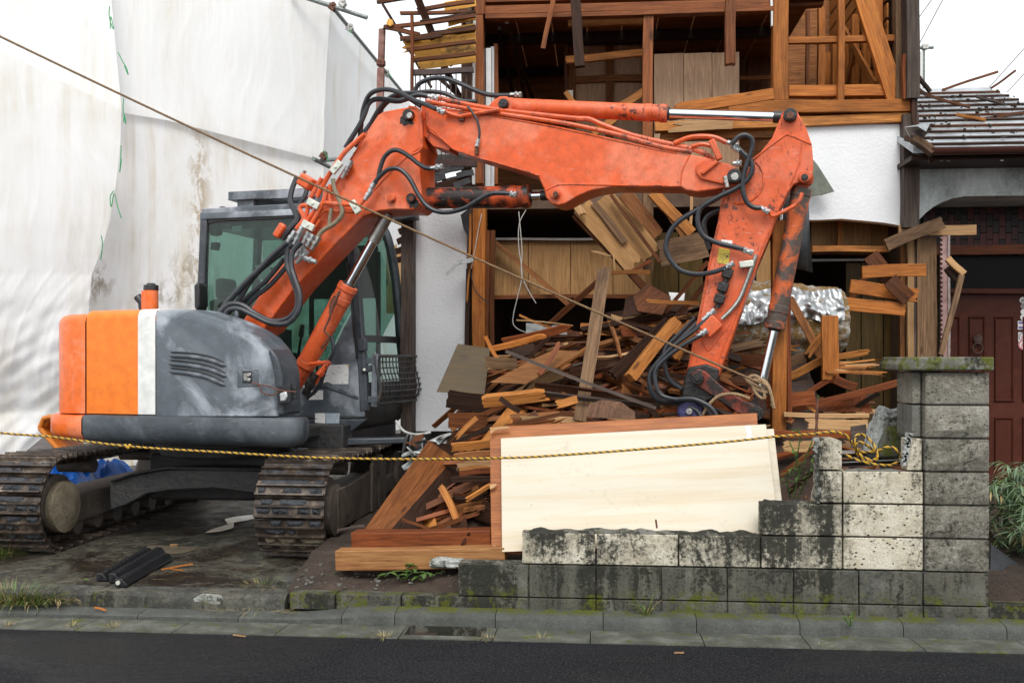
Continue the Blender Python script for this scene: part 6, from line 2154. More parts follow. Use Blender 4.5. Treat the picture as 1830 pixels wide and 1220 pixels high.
# key pieces of the heap
hz = [
 ('plank', (1081, 476), (1036, 752), 23, 'weathered', 'long weathered plank standing upright in the debris pile, broken top', 7.75, .03, 7.45, (.06, 0), 0),
 ('pole', (904, 628), (1172, 730), 6, 'grey_wood', 'long thin grey pole slanting down across the pile', 7.45, .03, 7.35, (0, 0), 0),
 ('plank', (898, 612), (1022, 584), 14, 'red', 'reddish plank near the top of the pile below the plywood', 8.1, .03, 8.0, (.02, .1), .3),
 ('plank', (877, 624), (977, 599), 10, 'pine', 'orange plank running along the upper left edge of the pile', 8.0, .04, 7.9, (0, .08), .2),
 ('board', (866, 647), (926, 651), 20, 'weathered', 'short weathered board at the left edge of the pile', 7.75, .02, None, (.02, .03), .2),
 ('batten', (964, 670), (1001, 612), 9, 'red', 'short red batten lying across the brown panel', 7.55, .03, 7.65, (0, .03), 0),
 ('batten', (867, 601), (888, 640), 6, 'pine', 'small orange batten sticking up at the left of the pile', 7.85, .03, None, (0, 0), 0),
 ('slab', (859, 718), (984, 702), 21, 'honey', 'yellow round-edged slab low at the left of the pile', 7.35, .06, 7.4, (.06, .12), .4),
 ('batten', (893, 712), (929, 735), 9, 'dark', 'dark batten slanting before the yellow slab', 7.25, .03, None, (0, 0), 0),
 ('plank', (993, 722), (1032, 714), 14, 'honey', 'bright orange plank end left of the upright plank', 7.3, .03, None, (.02, 0), 0),
 ('board', (956, 688), (1170, 716), 13, 'dark', 'long blackish board across the middle of the pile', 7.5, .02, None, (0, 0), .5),
 ('board', (965, 702), (1180, 727), 9, 'grey_wood', 'long grey black board just under the blackish one', 7.42, .02, None, (0, 0), .6),
 ('plank', (919, 756), (1029, 736), 7, 'brown', 'brown plank along the top edge of the leaning boards', 7.05, .03, None, (.02, .04), 0),
 ('log', (1125, 676), (1208, 572), 19, 'honey', 'thick honey coloured half log rising to the right behind the hoses', 7.6, .08, 7.9, (.02, .02), .2),
 ('plank', (1093, 672), (1195, 575), 20, 'dark', 'blackish slab beside the honey half log', 7.75, .04, 8.05, (.02, .02), .2),
 ('batten', (1154, 537), (1249, 543), 7, 'honey', 'honey batten with a split end high in the pile, left of the arm', 8.0, .03, None, (.02, 0), 0),
 ('batten', (1188, 560), (1264, 467), 7, 'brown', 'thin brown batten rising steeply behind the arm', 8.25, .03, None, (0, 0), 0),
 ('batten', (1214, 560), (1268, 500), 9, 'brown', 'brown batten parallel to the thin one, nearer the arm', 8.35, .03, None, (0, 0), 0),
 ('board', (1202, 640), (1241, 574), 24, 'honey', 'curved honey coloured board behind the bundle of hoses', 7.9, .02, None, (.03, .02), .2),
 ('batten', (1092, 487), (1162, 486), 7, 'honey', 'level honey batten touching the upright weathered plank', 8.5, .03, None, (0, 0), 0),
 ('batten', (928, 563), (999, 592), 4, 'honey', 'thin honey stick at the very top of the pile', 8.4, .02, None, (0, .02), 0),
 ('strip', (923, 571), (1024, 581), 2, 'pale', 'thin whitish strip lying across the top of the pile', 8.35, .01, None, (0, 0), 0),
 ('batten', (788, 867), (819, 930), 12, 'honey', 'honey batten leaning before the dark gap, right of the big beam', 7.0, .03, 6.85, (.03, .03), 0),
 ('batten', (768, 945), (858, 916), 7, 'brown', 'brown batten slanting up behind the upper ground beam', 6.8, .03, None, (0, .04), 0),
 ('plank', (812, 912), (872, 895), 15, 'pine_old', 'rough plank below the gap at the left edge of the boards', 6.95, .03, None, (.03, 0), .2),
 ('batten', (809, 882), (848, 891), 6, 'red', 'short red batten crossing behind the honey batten', 7.05, .03, None, (0, 0), 0),
 ('stick', (719, 927), (768, 946), 4, 'brown', 'thin stick sloping down before the big beam', 6.7, .02, None, (0, 0), 0),
 ('plank', (806, 800), (876, 792), 14, 'honey', 'honey plank end above the yellow rope, left of the boards', 7.05, .03, None, (.03, 0), .3),
 ('plank', (809, 816), (878, 810), 12, 'pine_old', 'torn plank end right under the yellow rope', 7.02, .03, None, (.05, 0), .2),
 ('plank', (816, 830), (878, 826), 9, 'pale', 'pale splintered plank end in the stack left of the boards', 7.0, .03, None, (.05, 0), 0),
 ('plank', (820, 845), (878, 840), 9, 'red', 'red plank end in the stack left of the boards', 6.98, .03, None, (.02, 0), 0),
 ('plank', (806, 857), (878, 855), 11, 'dark', 'black plank end at the bottom of the stack left of the boards', 6.96, .04, None, (0, 0), 0),
 ('board', (798, 712), (876, 722), 32, 'dark', 'dark red board standing at the left foot of the pile', 7.7, .02, None, (.02, .02), .1),
 ('board', (800, 750), (872, 752), 26, 'brown', 'brown board low at the left foot of the pile', 7.5, .02, None, (.02, .02), .1),
 ('batten', (812, 785), (852, 745), 9, 'honey', 'honey batten slanting up at the left foot of the pile', 7.2, .03, None, (.05, .02), 0),
 ('plank', (801, 796), (880, 762), 8, 'dark', 'dark plank rising to the corner of the reddish board', 7.1, .03, None, (0, 0), 0),
 # right hand heap
 ('plank', (1409, 674), (1473, 642), 13, 'honey', 'bent honey plank right of the pine post', 8.2, .04, None, (0, 0), .2),
 ('plank', (1470, 643), (1560, 626), 10, 'honey', 'honey plank with a torn tip behind the standing plank', 8.15, .03, None, (0, .12), .2),
 ('plank', (1409, 726), (1489, 673), 9, 'red', 'red plank rising to the right from the pine post', 8.0, .04, None, (0, .04), 0),
 ('plank', (1409, 735), (1624, 678), 12, 'red', 'long red plank reaching to the pillar at the right of the pile', 7.8, .05, None, (0, 0), 0),
 ('beam', (1489, 678), (1528, 692), 15, 'red', 'short dark beam end beneath the standing plank', 7.9, .1, None, (0, 0), 0),
 ('plank', (1411, 532), (1468, 640), 14, 'pine_old', 'brown plank slanting before the foil insulation', 8.3, .03, None, (0, .02), 0),
 ('plank', (1440, 637), (1478, 588), 12, 'honey', 'splintered honey plank between insulation and standing plank', 8.2, .03, None, (.08, .08), 0),
 ('board', (1408, 650), (1438, 636), 18, 'weathered', 'short weathered board at the foot of the insulation', 8.25, .02, None, (0, 0), .2),
 ('stick', (1426, 715), (1459, 735), 5, 'honey', 'honey stick pointing down behind the rusty rod', 7.7, .02, None, (0, 0), 0),
 ('plank', (1400, 741), (1552, 743), 8, 'pale', 'pale level plank right of the pine post, uppermost of three', 7.4, .05, None, (0, 0), 0),
 ('plank', (1437, 757), (1550, 759), 18, 'pale', 'pale splintered plank behind the concrete lump', 7.3, .03, None, (.12, 0), 0),
 ('plank', (1382, 774), (1525, 777), 13, 'red', 'red plank behind the yellow rope, right of the white boards', 7.1, .04, None, (0, 0), 0),
 ('plank', (1398, 796), (1465, 798), 19, 'pale', 'pale board below the red plank, behind the leafy weed', 7.05, .03, None, (.04, 0), 0),
 ('plank', (1395, 850), (1456, 800), 8, 'brown', 'brown batten leaning in the gap behind the weed', 6.9, .03, None, (0, 0), 0),
 ('plank', (1410, 880), (1456, 838), 8, 'dark', 'dark batten low in the gap behind the weed', 6.8, .03, None, (0, 0), 0),
 ('plank', (1529, 728), (1570, 702), 7, 'dark', 'short dark batten under the long red plank', 7.9, .03, None, (0, 0), 0),
 ('plank', (1483, 564), (1483, 680), 29, 'pine', 'orange plank standing upright on the right heap', 8.0, .05, None, (0, .015), 0),
 ('plank', (1540, 486), (1655, 482), 22, 'pine', 'orange plank, topmost of three nailed across at the right', 8.9, .04, None, (0, .01), 0),
 ('plank', (1519, 512), (1642, 528), 24, 'pine', 'orange plank, middle one of three at the right', 8.85, .04, None, (0, .03), 0),
 ('plank', (1500, 541), (1618, 554), 23, 'pine', 'orange plank, lowest of three at the right', 8.8, .04, None, (0, .01), 0),
 ('plank', (1556, 455), (1588, 500), 28, 'brown', 'dark brown board hanging behind the topmost orange plank', 9.0, .02, None, (0, 0), 0),
 ('plank', (1590, 500), (1624, 535), 28, 'brown', 'brown board end crossing the middle orange plank', 8.75, .02, None, (0, 0), 0),
 ('plank', (1490, 590), (1560, 470), 10, 'brown', 'long dark brown plank slanting behind the three orange planks', 9.05, .03, None, (0, 0), 0),
 ('plank', (1583, 438), (1687, 396), 22, 'weathered', 'weathered board slanting up to the right below the white wall', 9.15, .04, None, (0, .03), 0),
 ('plank', (1606, 412), (1744, 411), 18, 'pale', 'pale plank sticking out to the right before the brick wall', 9.25, .04, None, (0, 0), 0),
 ('plank', (1718, 492), (1682, 636), 9, 'weathered', 'broken window bar hanging down before the brown door', 8.9, .03, 8.7, (0, .02), 0),
 ('plank', (1693, 462), (1722, 490), 11, 'pale', 'short broken frame piece at the top of the hanging window bar', 9.0, .05, None, (0, 0), 0),
 ('plank', (1693, 478), (1712, 500), 14, 'dark', 'dark broken frame piece under the short pale one', 9.05, .05, None, (0, 0), 0),
 ('plank', (1624, 690), (1628, 790), 5, 'brown', 'thin upright brown plank edge beside the pillar', 7.2, .1, None, (0, 0), 0),
 # collapsed ceiling in the middle
 ('board', (1040, 368), (1140, 482), 36, 'ply', 'wide pale board of the collapsed ceiling, lowest of the slanting ones', 8.95, .02, 8.9, (0, .16), 0),
 ('board', (1060, 362), (1120, 436), 12, 'weathered', 'narrow stained board lying on the wide pale ceiling board', 8.92, .015, 8.87, (.03, .12), 0),
 ('batten', (1092, 348), (1180, 470), 6, 'brown', 'dark batten along the edge between the collapsed ceiling boards', 8.9, .03, 8.85, (0, .03), 0),
 ('board', (1078, 352), (1168, 458), 38, 'ply', 'stained board of the collapsed ceiling, beside the wide pale one', 9.0, .02, 8.95, (0, .05), 0),
 ('board', (1115, 345), (1175, 425), 30, 'pine_old', 'brown board of the collapsed ceiling left of the broken post', 9.05, .02, None, (0, .05), 0),
 ('batten', (1110, 350), (1150, 400), 8, 'pine_old', 'batten nailed across the collapsed ceiling boards', 8.9, .03, None, (0, 0), 0),
 ('joist', (1028, 362), (1042, 386), 14, 'pale', 'broken joist end at the upper corner of the collapsed ceiling', 8.85, .08, None, (0, .05), 0),
 ('joist', (1028, 384), (1150, 512), 13, 'brown', 'dark joist along the lower edge of the collapsed ceiling boards', 9.0, .1, None, (0, 0), 0),
 ('beam', (1166, 344), (1236, 418), 19, 'honey', 'squared honey beam slanting down right of the broken post', 8.95, .08, None, (0, .01), 0),
 ('board', (1172, 345), (1240, 440), 18, 'pine_old', 'brown board behind the squared slanting beam', 9.15, .02, None, (0, 0), 0),
 ('board', (1176, 455), (1264, 436), 46, 'weathered', 'broad weathered board tilted behind the hose loop', 8.9, .03, None, (.03, .02), 0),
 ('strip', (1236, 346), (1234, 412), 5, 'pale', 'narrow pale strip hanging left of the arm', 9.0, .02, None, (0, 0), 0),
 ('batten', (1133, 482), (1164, 466), 6, 'red', 'short red batten at the end of the collapsed boards', 8.8, .03, None, (0, 0), 0),
 ('splinter', (1052, 448), (1098, 458), 4, 'pale', 'long pale splinter hanging from the collapsed boards', 8.9, .01, None, (.05, .1), 0),
 ('splinter', (1096, 455), (1100, 490), 3, 'pale', 'thin pale splinter dangling down from the collapsed boards', 8.9, .01, None, (0, .1), 0),
 # things hanging above
 ('batten', (992, -20), (971, 88), 8, 'post_paint', 'reddish batten dangling from the upper header', 9.1, .03, None, (0, .01), 0),
 ('beam', (1026, -20), (1037, 120), 18, 'dark', 'dark beam hanging down in the upper left opening', 9.0, .07, None, (0, 0), 0),
 ('beam', (1306, -20), (1304, 117), 18, 'brown', 'dark beam hanging before the light veneer panel', 9.05, .08, None, (0, .02), 0),
 ('board', (1192, 228), (1310, 222), 18, 'pale', 'splintered pale board end under the upper sill', 9.1, .03, None, (.15, .02), 0),
 # sticks on the wing roof
 ('stick', (1684, 161), (1783, 128), 4, 'brown', 'long thin stick rising from the ridge of the wing roof', 11.6, .03, None, (0, 0), 0),
 ('stick', (1771, 158), (1815, 127), 4, 'brown', 'shorter thin stick at the right of the ridge', 11.6, .03, None, (0, 0), 0),
 ('stick', (1655, 170), (1733, 192), 4, 'brown', 'thin stick lying slantwise on the roof beside the cladding', 10.4, .03, 10.2, (0, 0), 0),
 ('stick', (1642, 160), (1655, 170), 5, 'dark', 'short dark lath leaning on the cladding', 10.2, .03, None, (0, 0), 0),
 ('stick', (1710, 205), (1760, 215), 5, 'honey', 'orange stick lying in the middle of the wing roof', 10.0, .03, 9.8, (0, 0), 0),
 ('stick', (1745, 214), (1830, 202), 5, 'brown', 'brown lath lying across the battens at the right', 9.9, .03, 10.1, (0, 0), 0),
 ('stick', (1745, 172), (1795, 187), 4, 'grey_wood', 'grey lath lying slantwise high on the wing roof', 10.8, .03, 10.5, (0, 0), 0),
]
for nm, a, b, w_, mt, lb, ya, d, yb, jg, ro in hz:
    bow = 0 if nm in ('beam', 'joist', 'pole') else rnd.uniform(-.008, .008)
    o = T(nm, a, b, w_, W[mt], lb, ya, d, yb, jag=jg, roll=ro, bow=bow, bevel=.003 if d >= .04 else 0, cat={'board': 'board', 'beam': 'beam', 'plank': 'plank', 'batten': 'batten'}.get(nm, 'timber'))
panel('panel', [(818, 614), (876, 622), (866, 706), (780, 700)], (8.2, 8.2, 8.0, 8.0), .012, W['olive'], 'dark olive veneered panel tilted against the white wall at the left')
panel('panel', [(875, 683), (940, 686), (1043, 628), (990, 625), (956, 640)], (7.6, 7.55, 7.75, 7.9, 7.8), .012, wood('walnut_veneer', (.17, .07, .025), (.27, .12, .045), .4, .05, .2), 'torn brown veneer panel lying on the left of the pile')
panel('panel', [(1130, 531), (1157, 506), (1199, 530), (1184, 563), (1140, 556)], (8.2, 8.3, 8.3, 8.1, 8.1), .015, W['brown'], 'torn reddish brown panel at the top of the pile, left of the arm')
panel('panel', [(1118, 533), (1131, 528), (1144, 560), (1112, 568)], (8.25, 8.2, 8.1, 8.1), .02, W['dark'], 'blackish panel edge beside the torn reddish panel')
panel('panel', [(940, 577), (1010, 582), (1014, 598), (940, 596)], (8.5, 8.5, 8.45, 8.45), .01, simple('grey_board', (.3, .32, .3), .6), 'grey white board half buried at the top of the pile')
panel('panel', [(1195, 522), (1224, 524), (1222, 540), (1200, 540)], (8.5, 8.5, 8.45, 8.45), .01, WHITE, 'small white panel behind the brown batten near the arm')
panel('panel', [(1046, 745), (1052, 722), (1075, 714), (1110, 718), (1134, 735), (1136, 750)], (7.1, 7.15, 7.2, 7.2, 7.1, 7.05), .03, wood('bark', (.1, .05, .03), (.2, .105, .06), .6, .1, .5, bump=.6), 'rounded piece of bark veneer just above the reddish board')
panel('panel', [(1452, 735), (1470, 712), (1548, 703), (1560, 736)], (7.85, 8.0, 8.0, 7.85), .02, W['red'], 'reddish panel under the long red plank in the right heap')
panel('panel', [(1290, 650), (1360, 640), (1376, 690), (1300, 700)], (8.4, 8.4, 8.2, 8.2), .02, W['dark'], 'dark panel behind the arm, under the insulation')
# frayed thin laths in the right heap
for k in range(9):
    a = (1490 + rnd.uniform(-15, 30), 648 + k * 2.2)
    b = (1560 + rnd.uniform(-10, 28), 642 + k * 3.6 + rnd.uniform(-5, 5))
    T('lath', a, b, rnd.uniform(2, 5), W[('pale', 'honey', 'pine_old')[k % 3]], ('uppermost', 'second', 'third', 'fourth', 'middle', 'sixth', 'seventh', 'eighth', 'lowest')[k] + ' frayed ' + ('pale', 'honey', 'tan')[k % 3] + ' lath fanning out beside the standing plank', 8.1 - .02 * k, .012, None, group='frayed laths on the right heap', cat='lath', jag=(.03, .15), bow=.02)

# random pieces of the heap --------------------------------------------------
XA, XB = P(800, HY, 8).x, P(1300, HY, 8).x
def heap_z(x, y):
    t = min(1, max(0, (y - 6.9) / 1.7))
    z = .5 + 1.25 * t ** .8
    l = min(1, max(0, (x - (XA - .15)) / .75))
    return .2 + (z - .2) * (l ** .6) + .08 * nz((x * 1.4, y * 1.4, 6))
m = MB()
def hfn(u, v):
    x, y = XA - .25 + (XB - XA + 1.0) * u, 6.75 + 2.9 * v
    z = heap_z(x, y) - .10
    return Vector((x, y, (z if 0 < u < 1 and v > 0 else .1) + .03 * nz((x * 9, y * 9, 1))))
m.grid(hfn, 90, 60)
tag(m.build('debris_mound', RUBBLE, recalc=False), kind='stuff')
def zone_main(px, py):
    if px < 880:
        return 'at the left foot of the pile' if py > 700 else 'on the left slope of the pile'
    col = 'by the olive panel' if px < 950 else 'left of the upright plank' if px < 1040 else ('right of the upright plank' if px < 1110 else 'beside the half log' if px < 1190 else 'behind the hoses')
    row = 'high' if py < 600 else 'upper middle' if py < 645 else ('lower middle' if py < 690 else 'low')
    return row + ' in the pile ' + col
TONE = {'pine': 'orange', 'pine_old': 'tan', 'honey': 'honey yellow', 'brown': 'brown', 'red': 'reddish', 'dark': 'blackish', 'weathered': 'weathered', 'grey_wood': 'grey', 'pale': 'pale'}
KEYS = ['pine', 'pine_old', 'honey', 'brown', 'red', 'dark', 'weathered', 'grey_wood', 'pale', 'brown', 'red', 'pine_old', 'dark', 'brown', 'red', 'brown', 'dark', 'brown', 'pine_old', 'dark', 'red', 'dark']
def to_px(p):
    d = p - CAM
    z = d.dot(DIR)
    return CX + F * d.dot(RGT) / z, HY - F * d.z / z
def scatter(n, xr, yr, zfun, zonefn, seed, lmin=.25, lmax=1.5, group='loose timber of the debris pile', widths=(.018, .025, .03, .035, .04, .05, .07, .1, .14)):
    rg = random.Random(seed)
    for k in range(n):
        x, y = rg.uniform(*xr), rg.uniform(*yr)
        L = lmin + (lmax - lmin) * rg.random() ** 1.7
        yaw = rg.gauss(0, .42)
        if rg.random() < .16: yaw += rg.choice((-1, 1)) * rg.uniform(.7, 1.5)
        wd = rg.choice(widths)
        th = .012 if wd > .1 else rg.choice((.014, .02, .03))
        ax = Vector((math.cos(yaw), math.sin(yaw), 0))
        p = Vector((x, y, 0))
        za, zb_ = zfun(*(p - ax * L / 2).xy), zfun(*(p + ax * L / 2).xy)
        zc = zfun(x, y) + rg.uniform(-.05, .09)
        ax = Vector((ax.x * L, ax.y * L, (zb_ - za) * .8 + rg.gauss(0, .09) * L)) / L
        p.z = zc
        a, b = p - ax * L / 2, p + ax * L / 2
        key = rg.choice(KEYS)
        form = 'splinter' if wd < .034 else 'batten' if wd < .05 else 'plank' if wd < .1 else 'board'
        j0, j1 = (rg.uniform(.02, .14) if rg.random() < .6 else .01), (rg.uniform(.02, .2) if rg.random() < .7 else .01)
        px, py = to_px(p)
        dx = to_px(b)[0] - to_px(a)[0]
        dy = -(to_px(b)[1] - to_px(a)[1]) * (1 if dx > 0 else -1)
        sl = dy / max(8, abs(dx))
        tilt = 'lying level' if abs(sl) < .12 else ('steeply' if abs(sl) > .6 else 'gently') + (' rising rightward' if sl > 0 else ' falling rightward')
        if abs(dx) < 12: tilt = 'seen end on'
        ln = 'long' if L > .95 else 'short' if L < .34 else 'middling' if L > .6 else ''
        lb = ' '.join(f"{ln} {TONE[key]} {form} {tilt} {zonefn(px, py)}".split())
        o = plank(form, a, b, wd, th, W[key], None, (0, -.8, .6), rg.gauss(0, .5), (j0, j1), rg.uniform(-.02, .02), rg.uniform(-.5, .5), rg=rg, cols=4, segs=3)
        tag(o, lb, form, group)
scatter(255, (XA - .02, XB + .1), (6.95, 8.8), heap_z, zone_main, 5)
scatter(14, (XA - .05, XA + .45), (6.8, 7.5), heap_z, zone_main, 8, .2, .8)
scatter(48, (P(1095, HY, 8.4).x, P(1262, HY, 8.4).x), (7.9, 8.95), lambda x, y: heap_z(x, y) + .2 + .25 * nz((x * 2.2, y * 2.2, 3)), zone_main, 31, .25, 1.0)
scatter(46, (XA + .75, XB - .1), (7.1, 8.7), lambda x, y: heap_z(x, y) + .05, zone_main, 77, .4, 1.5, widths=(.012, .016, .022, .028))
XC, XD = P(1415, HY, 8).x, P(1610, HY, 8).x
def heap2(x, y):
    t = min(1, max(0, (y - 7.0) / 1.5))
    return .42 + .75 * t + .1 * nz((x * 2, y * 2, 8))
m = MB()
m.grid(lambda u, v: (lambda x, y: Vector((x, y, (heap2(x, y) - .22 if v > 0 else .1) + .03 * nz((x * 9, y * 9, 1)))))(XC - .9 + (XD - XC + 1.3) * u, 6.9 + 2.5 * v), 50, 40)
tag(m.build('debris_mound', RUBBLE, recalc=False), kind='stuff')
scatter(84, (XC - .55, XD + .05), (7.15, 8.75), heap2, lambda px, py: ('high' if py < 660 else 'low') + ' in the heap ' + ('beside the pine post' if px < 1500 else 'beside the pillar'), 9, .25, 1.0, 'loose timber of the right heap')
scatter(60, (P(1275, HY, 8).x, P(1425, HY, 8).x), (7.2, 8.6), lambda x, y: heap2(x, y) + .05, lambda px, py: ('high' if py < 680 else 'low') + ' in the heap between arm and pine post', 41, .2, .9, 'loose timber of the right heap')
# broken plaster left of the heap
PLAS = simple('broken_plaster', (.42, .42, .4), .8, 0, .25, 9, .5)
rg = random.Random(4)
for k in range(40):
    px, py = rg.uniform(728, 800), rg.uniform(775, 862)
    if px > 725 + (862 - py) * .9 + 20: continue
    c = P(px, py, rg.uniform(7.5, 7.9))
    s = rg.uniform(.04, .11)
    m = MB()
    n = rg.randint(4, 6)
    MX = Matrix.Rotation(rg.gauss(.25, .35), 3, 'X') @ Matrix.Rotation(rg.gauss(0, .4), 3, 'Y') @ Matrix.Rotation(rg.uniform(0, 3), 3, 'Z')
    pts = [c + MX @ Vector((s * 1.5 * math.cos(6.283 * i / n) * rg.uniform(.6, 1.1), .8 * s * math.sin(6.283 * i / n) * rg.uniform(.6, 1.1), 0)) for i in range(n)]
    m.prism(pts, MX @ Vector((0, 0, rg.uniform(.008, .02))))
    kind = rg.choice((('white', PLAS), ('white', PLAS), ('greenish grey', STUCCO_GREY), ('greenish grey', STUCCO_GREY), ('black', FELT), ('brown', W['brown'])))
    tag(m.build('plaster_shard', kind[1], None, bevel=.003), f"{'large' if s > .085 else 'small' if s < .06 else 'middling'} {kind[0]} plaster shard {'high' if py < 790 else 'low' if py > 825 else 'halfway up'} {'beside the track' if px < 745 else 'at the big beam' if px > 770 else 'midway'} in the rubble", 'rubble', 'plaster shards by the right track')
m = MB()
m.tube(spline([P(708, 752, 8.0), P(722, 770, 7.9), P(745, 776, 7.8), P(770, 772, 7.8)], 5), .010, 8)
tag(m.build('bent_trim', PLAS), 'curved white trim strip sticking out of the rubble beside the machine step', 'trim')
m = MB()
m.grid(lambda u, v: Vector((P(722, HY, 7.9).x + .55 * u, 7.35 + 1.0 * v, (.12 if v == 0 or u in (0, 1) else .2 + .55 * v * (1 - .5 * abs(2 * u - 1)) + .08 * nz((u * 9, v * 9, 2))))), 20, 20)
tag(m.build('plaster_rubble', mk_mud('plaster_rubble_mix', (.05, .045, .04), (.5, .49, .46), .8, 9), recalc=False), kind='stuff')
# silver insulation roll
ins = thing('insulation_bundle', 'torn silver foil insulation roll lying behind the arm and pine post', 'insulation', P(1400, 650, 8.8))
m = MB()
c0, c1 = P(1295, 580, 8.75), P(1505, 575, 8.75)
def ifn(u, v):
    t = 2 * math.pi * v
    p = c0.lerp(c1, u)
    r = (.33 + .03 * math.sin(6 * u)) * (1 - .25 * (2 * u - 1) ** 6)
    d = Vector((0, -math.cos(t) * .28, math.sin(t) * r))
    n_ = .05 * mnoise.noise(Vector((u * 7, math.cos(t) * 2.5, math.sin(t) * 5))) + .022 * mnoise.noise(Vector((u * 24, math.cos(t) * 7, math.sin(t) * 16))) + .012 * math.sin(math.sin(t) * 15 + 3 * nz((u * 4, 2, t))) + .03 * abs(mnoise.noise(Vector((u * 13, math.cos(t) * 4, math.sin(t) * 8))))
    return p + d * (1 + n_ * 2.4)
m.grid(ifn, 70, 60)
m.build('wool_roll', WOOL, ins, sharp=0, recalc=False)
m = MB()
def ffn(u, v):
    p = P(1288 + 222 * u, 520 + 6 * math.sin(u * 9) - 8 * u + 56 * v + 8 * nz((u * 5, v, 3)), 8.42)
    return p + Vector((0, .06 * mnoise.noise(Vector((u * 9, v * 2, 3))) + .03 * mnoise.noise(Vector((u * 24, v * 5, 3))) + .12 * (1 - v) ** 2, 0))
m.grid(ffn, 80, 16)
m.build('foil_flap', FOIL, ins, sharp=0, recalc=False)
# roofing felt roll hanging beside the bucket cylinder
m = MB()
m.loft([[P(x, y, 8.9) + Vector((0, d, 0)) for x, y, d in row] for row in (((1400, 345, 0), (1414, 345, -.12), (1430, 345, -.16), (1442, 345, -.05)), ((1398, 420, 0), (1414, 425, -.12), (1432, 428, -.16), (1446, 430, -.05)), ((1404, 470, 0), (1418, 482, -.1), (1436, 486, -.14), (1451, 488, -.04)))])
o = m.build('felt_roll', FELT, None, sharp=0)
o.modifiers.new('thick', 'SOLIDIFY').thickness = .015
tag(o, 'black roofing felt curl hanging beside the bucket cylinder', 'roofing felt')
# rusty downpipe upper left
dp_ = thing('downpipe', 'bent rusty brown downpipe standing free before the sheeting', 'downpipe', P(676, 300, 9.0))
m = MB()
m.beam(P(683, 52, 9.0), P(681, 120, 9.0), .06, .05, up=Y)
m.beam(P(681, 122, 9.0), P(675, 310, 9.0), .065, .055, up=Y)
m.build('pipe_length', RUST, dp_, bevel=.01)
m = MB()
m.beam(P(681, 108, 9.0), P(681, 118, 9.0), .075, .065, up=Y)
m.build('pipe_sleeve', RUST, dp_, bevel=.006)
bpy.data.objects['pipe_length'].data.materials[0] = mk_mud('flaking_brown_paint', (.1, .03, .022), (.4, .22, .17), .6, 4)
# things behind the wall notch
m = MB()
seed = 3
bmv = []
for k in range(9):
    pass
def rock(name, c, sx, sy, sz, mat, label, cat, seed, skew=0):
    m = MB()
    nu, nv = 20, 14
    def fn(u, v):
        t, ph = 2 * math.pi * u, math.pi * (v - .5)
        d = Vector((math.cos(t) * math.cos(ph), math.sin(t) * math.cos(ph), math.sin(ph)))
        d = Vector([math.copysign(abs(q) ** .6, q) for q in d])
        r = 1 + .22 * mnoise.noise(d * 1.6 + Vector((seed, 0, 0))) + .09 * mnoise.noise(d * 4.5 + Vector((seed, 5, 0)))
        return Vector(c) + Vector((d.x * sx + skew * d.z, d.y * sy, d.z * sz)) * r
    m.grid(fn, nu, nv)
    return tag(m.build(name, mat, None, sharp=30, recalc=False), label, cat)
c = P(1583, 775, 6.6)
rock('concrete_lump', (c.x, 6.62, c.z - .02), .105, .1, .19, CHUNK, 'tall broken lump of whitish concrete with a mossy face behind the wall notch', 'concrete lump', 2, .04)
rock('concrete_lump', (c.x + .02, 6.54, c.z - .06), .085, .06, .13, CAP, 'dark mossy stone face in front of the whitish concrete lump', 'stone', 5, .01)
panel('panel', [(1521, 762), (1548, 758), (1550, 800), (1522, 800)], (6.7, 6.7, 6.65, 6.65), .02, W['grey_wood'], 'small grey board standing left of the concrete lump')
bpy.data.objects[[o.name for o in bpy.data.objects if o.name.startswith('panel')][-1]].data.materials[0] = simple('pale_grey_wood', (.4, .38, .36), .7)
for k in range(4):
    y = 802 + 8 * k
    panel('slate', [(1500 + 3 * k, y + 3), (1632 - 2 * k, y - 3), (1634, y + 3), (1500, y + 9)], (6.75 - .06 * k, 6.75 - .06 * k, 6.5 - .06 * k, 6.5 - .06 * k), .012, FELT if k % 2 else ZINC, ('uppermost', 'second', 'third', 'lowest')[k] + ' dark slate sheet in the stack behind the wall notch', 'sheet')
# three black plastic channels on the driveway
def channel(a, b, wd, ht, label, mat):
    t = thing('plastic_ramp', label, 'ramp', (a + b) / 2)
    ax = (b - a).normalized(); s_ = Z.cross(ax)
    m = MB()
    prof = [(-wd / 2, 0), (-wd / 2, ht * .25), (-wd * .05, ht), (wd / 2, ht), (wd / 2, 0)]
    m.loft([[p + s_ * x + Z * z for x, z in prof] for p in (a, b)], close=True)
    m.f += [list(range(5)), list(range(5, 10))[::-1]]; m.m += [0, 0]
    m.build('ramp_body', mat, t, bevel=.004)
    m = MB()
    for k in range(12):
        p = a.lerp(b, (k + .5) / 12)
        m.box(p + s_ * wd * .2 + Z * (ht + .002), (.02, wd * .4, .006), Matrix((ax, s_, Z)).transposed())
    m.build('ramp_ribs', mat, t)
    m = MB()
    m.cyl(a + s_ * wd * .2 + Z * ht * .55 - ax * .001, a + s_ * wd * .2 + Z * ht * .55 - ax * .012, .014, .014, 12)
    m.build('ramp_plug', PALEMETAL if 'reflector' in label else mat, t)
gp = lambda x, y: G(x, y, .13)
BLK = simple('black_ramp_plastic', (.008, .0085, .01), .45, 0, .3, 30)
channel(gp(182, 1038), gp(268, 990), .075, .05, 'black plastic kerb ramp on the driveway, leftmost of three', BLK)
channel(gp(204, 1041), gp(288, 991), .075, .06, 'black plastic kerb ramp on the driveway, middle of three', BLK)
channel(gp(216, 1048), gp(300, 1000), .08, .05, 'black plastic kerb ramp with a white reflector, rightmost of three', BLK)
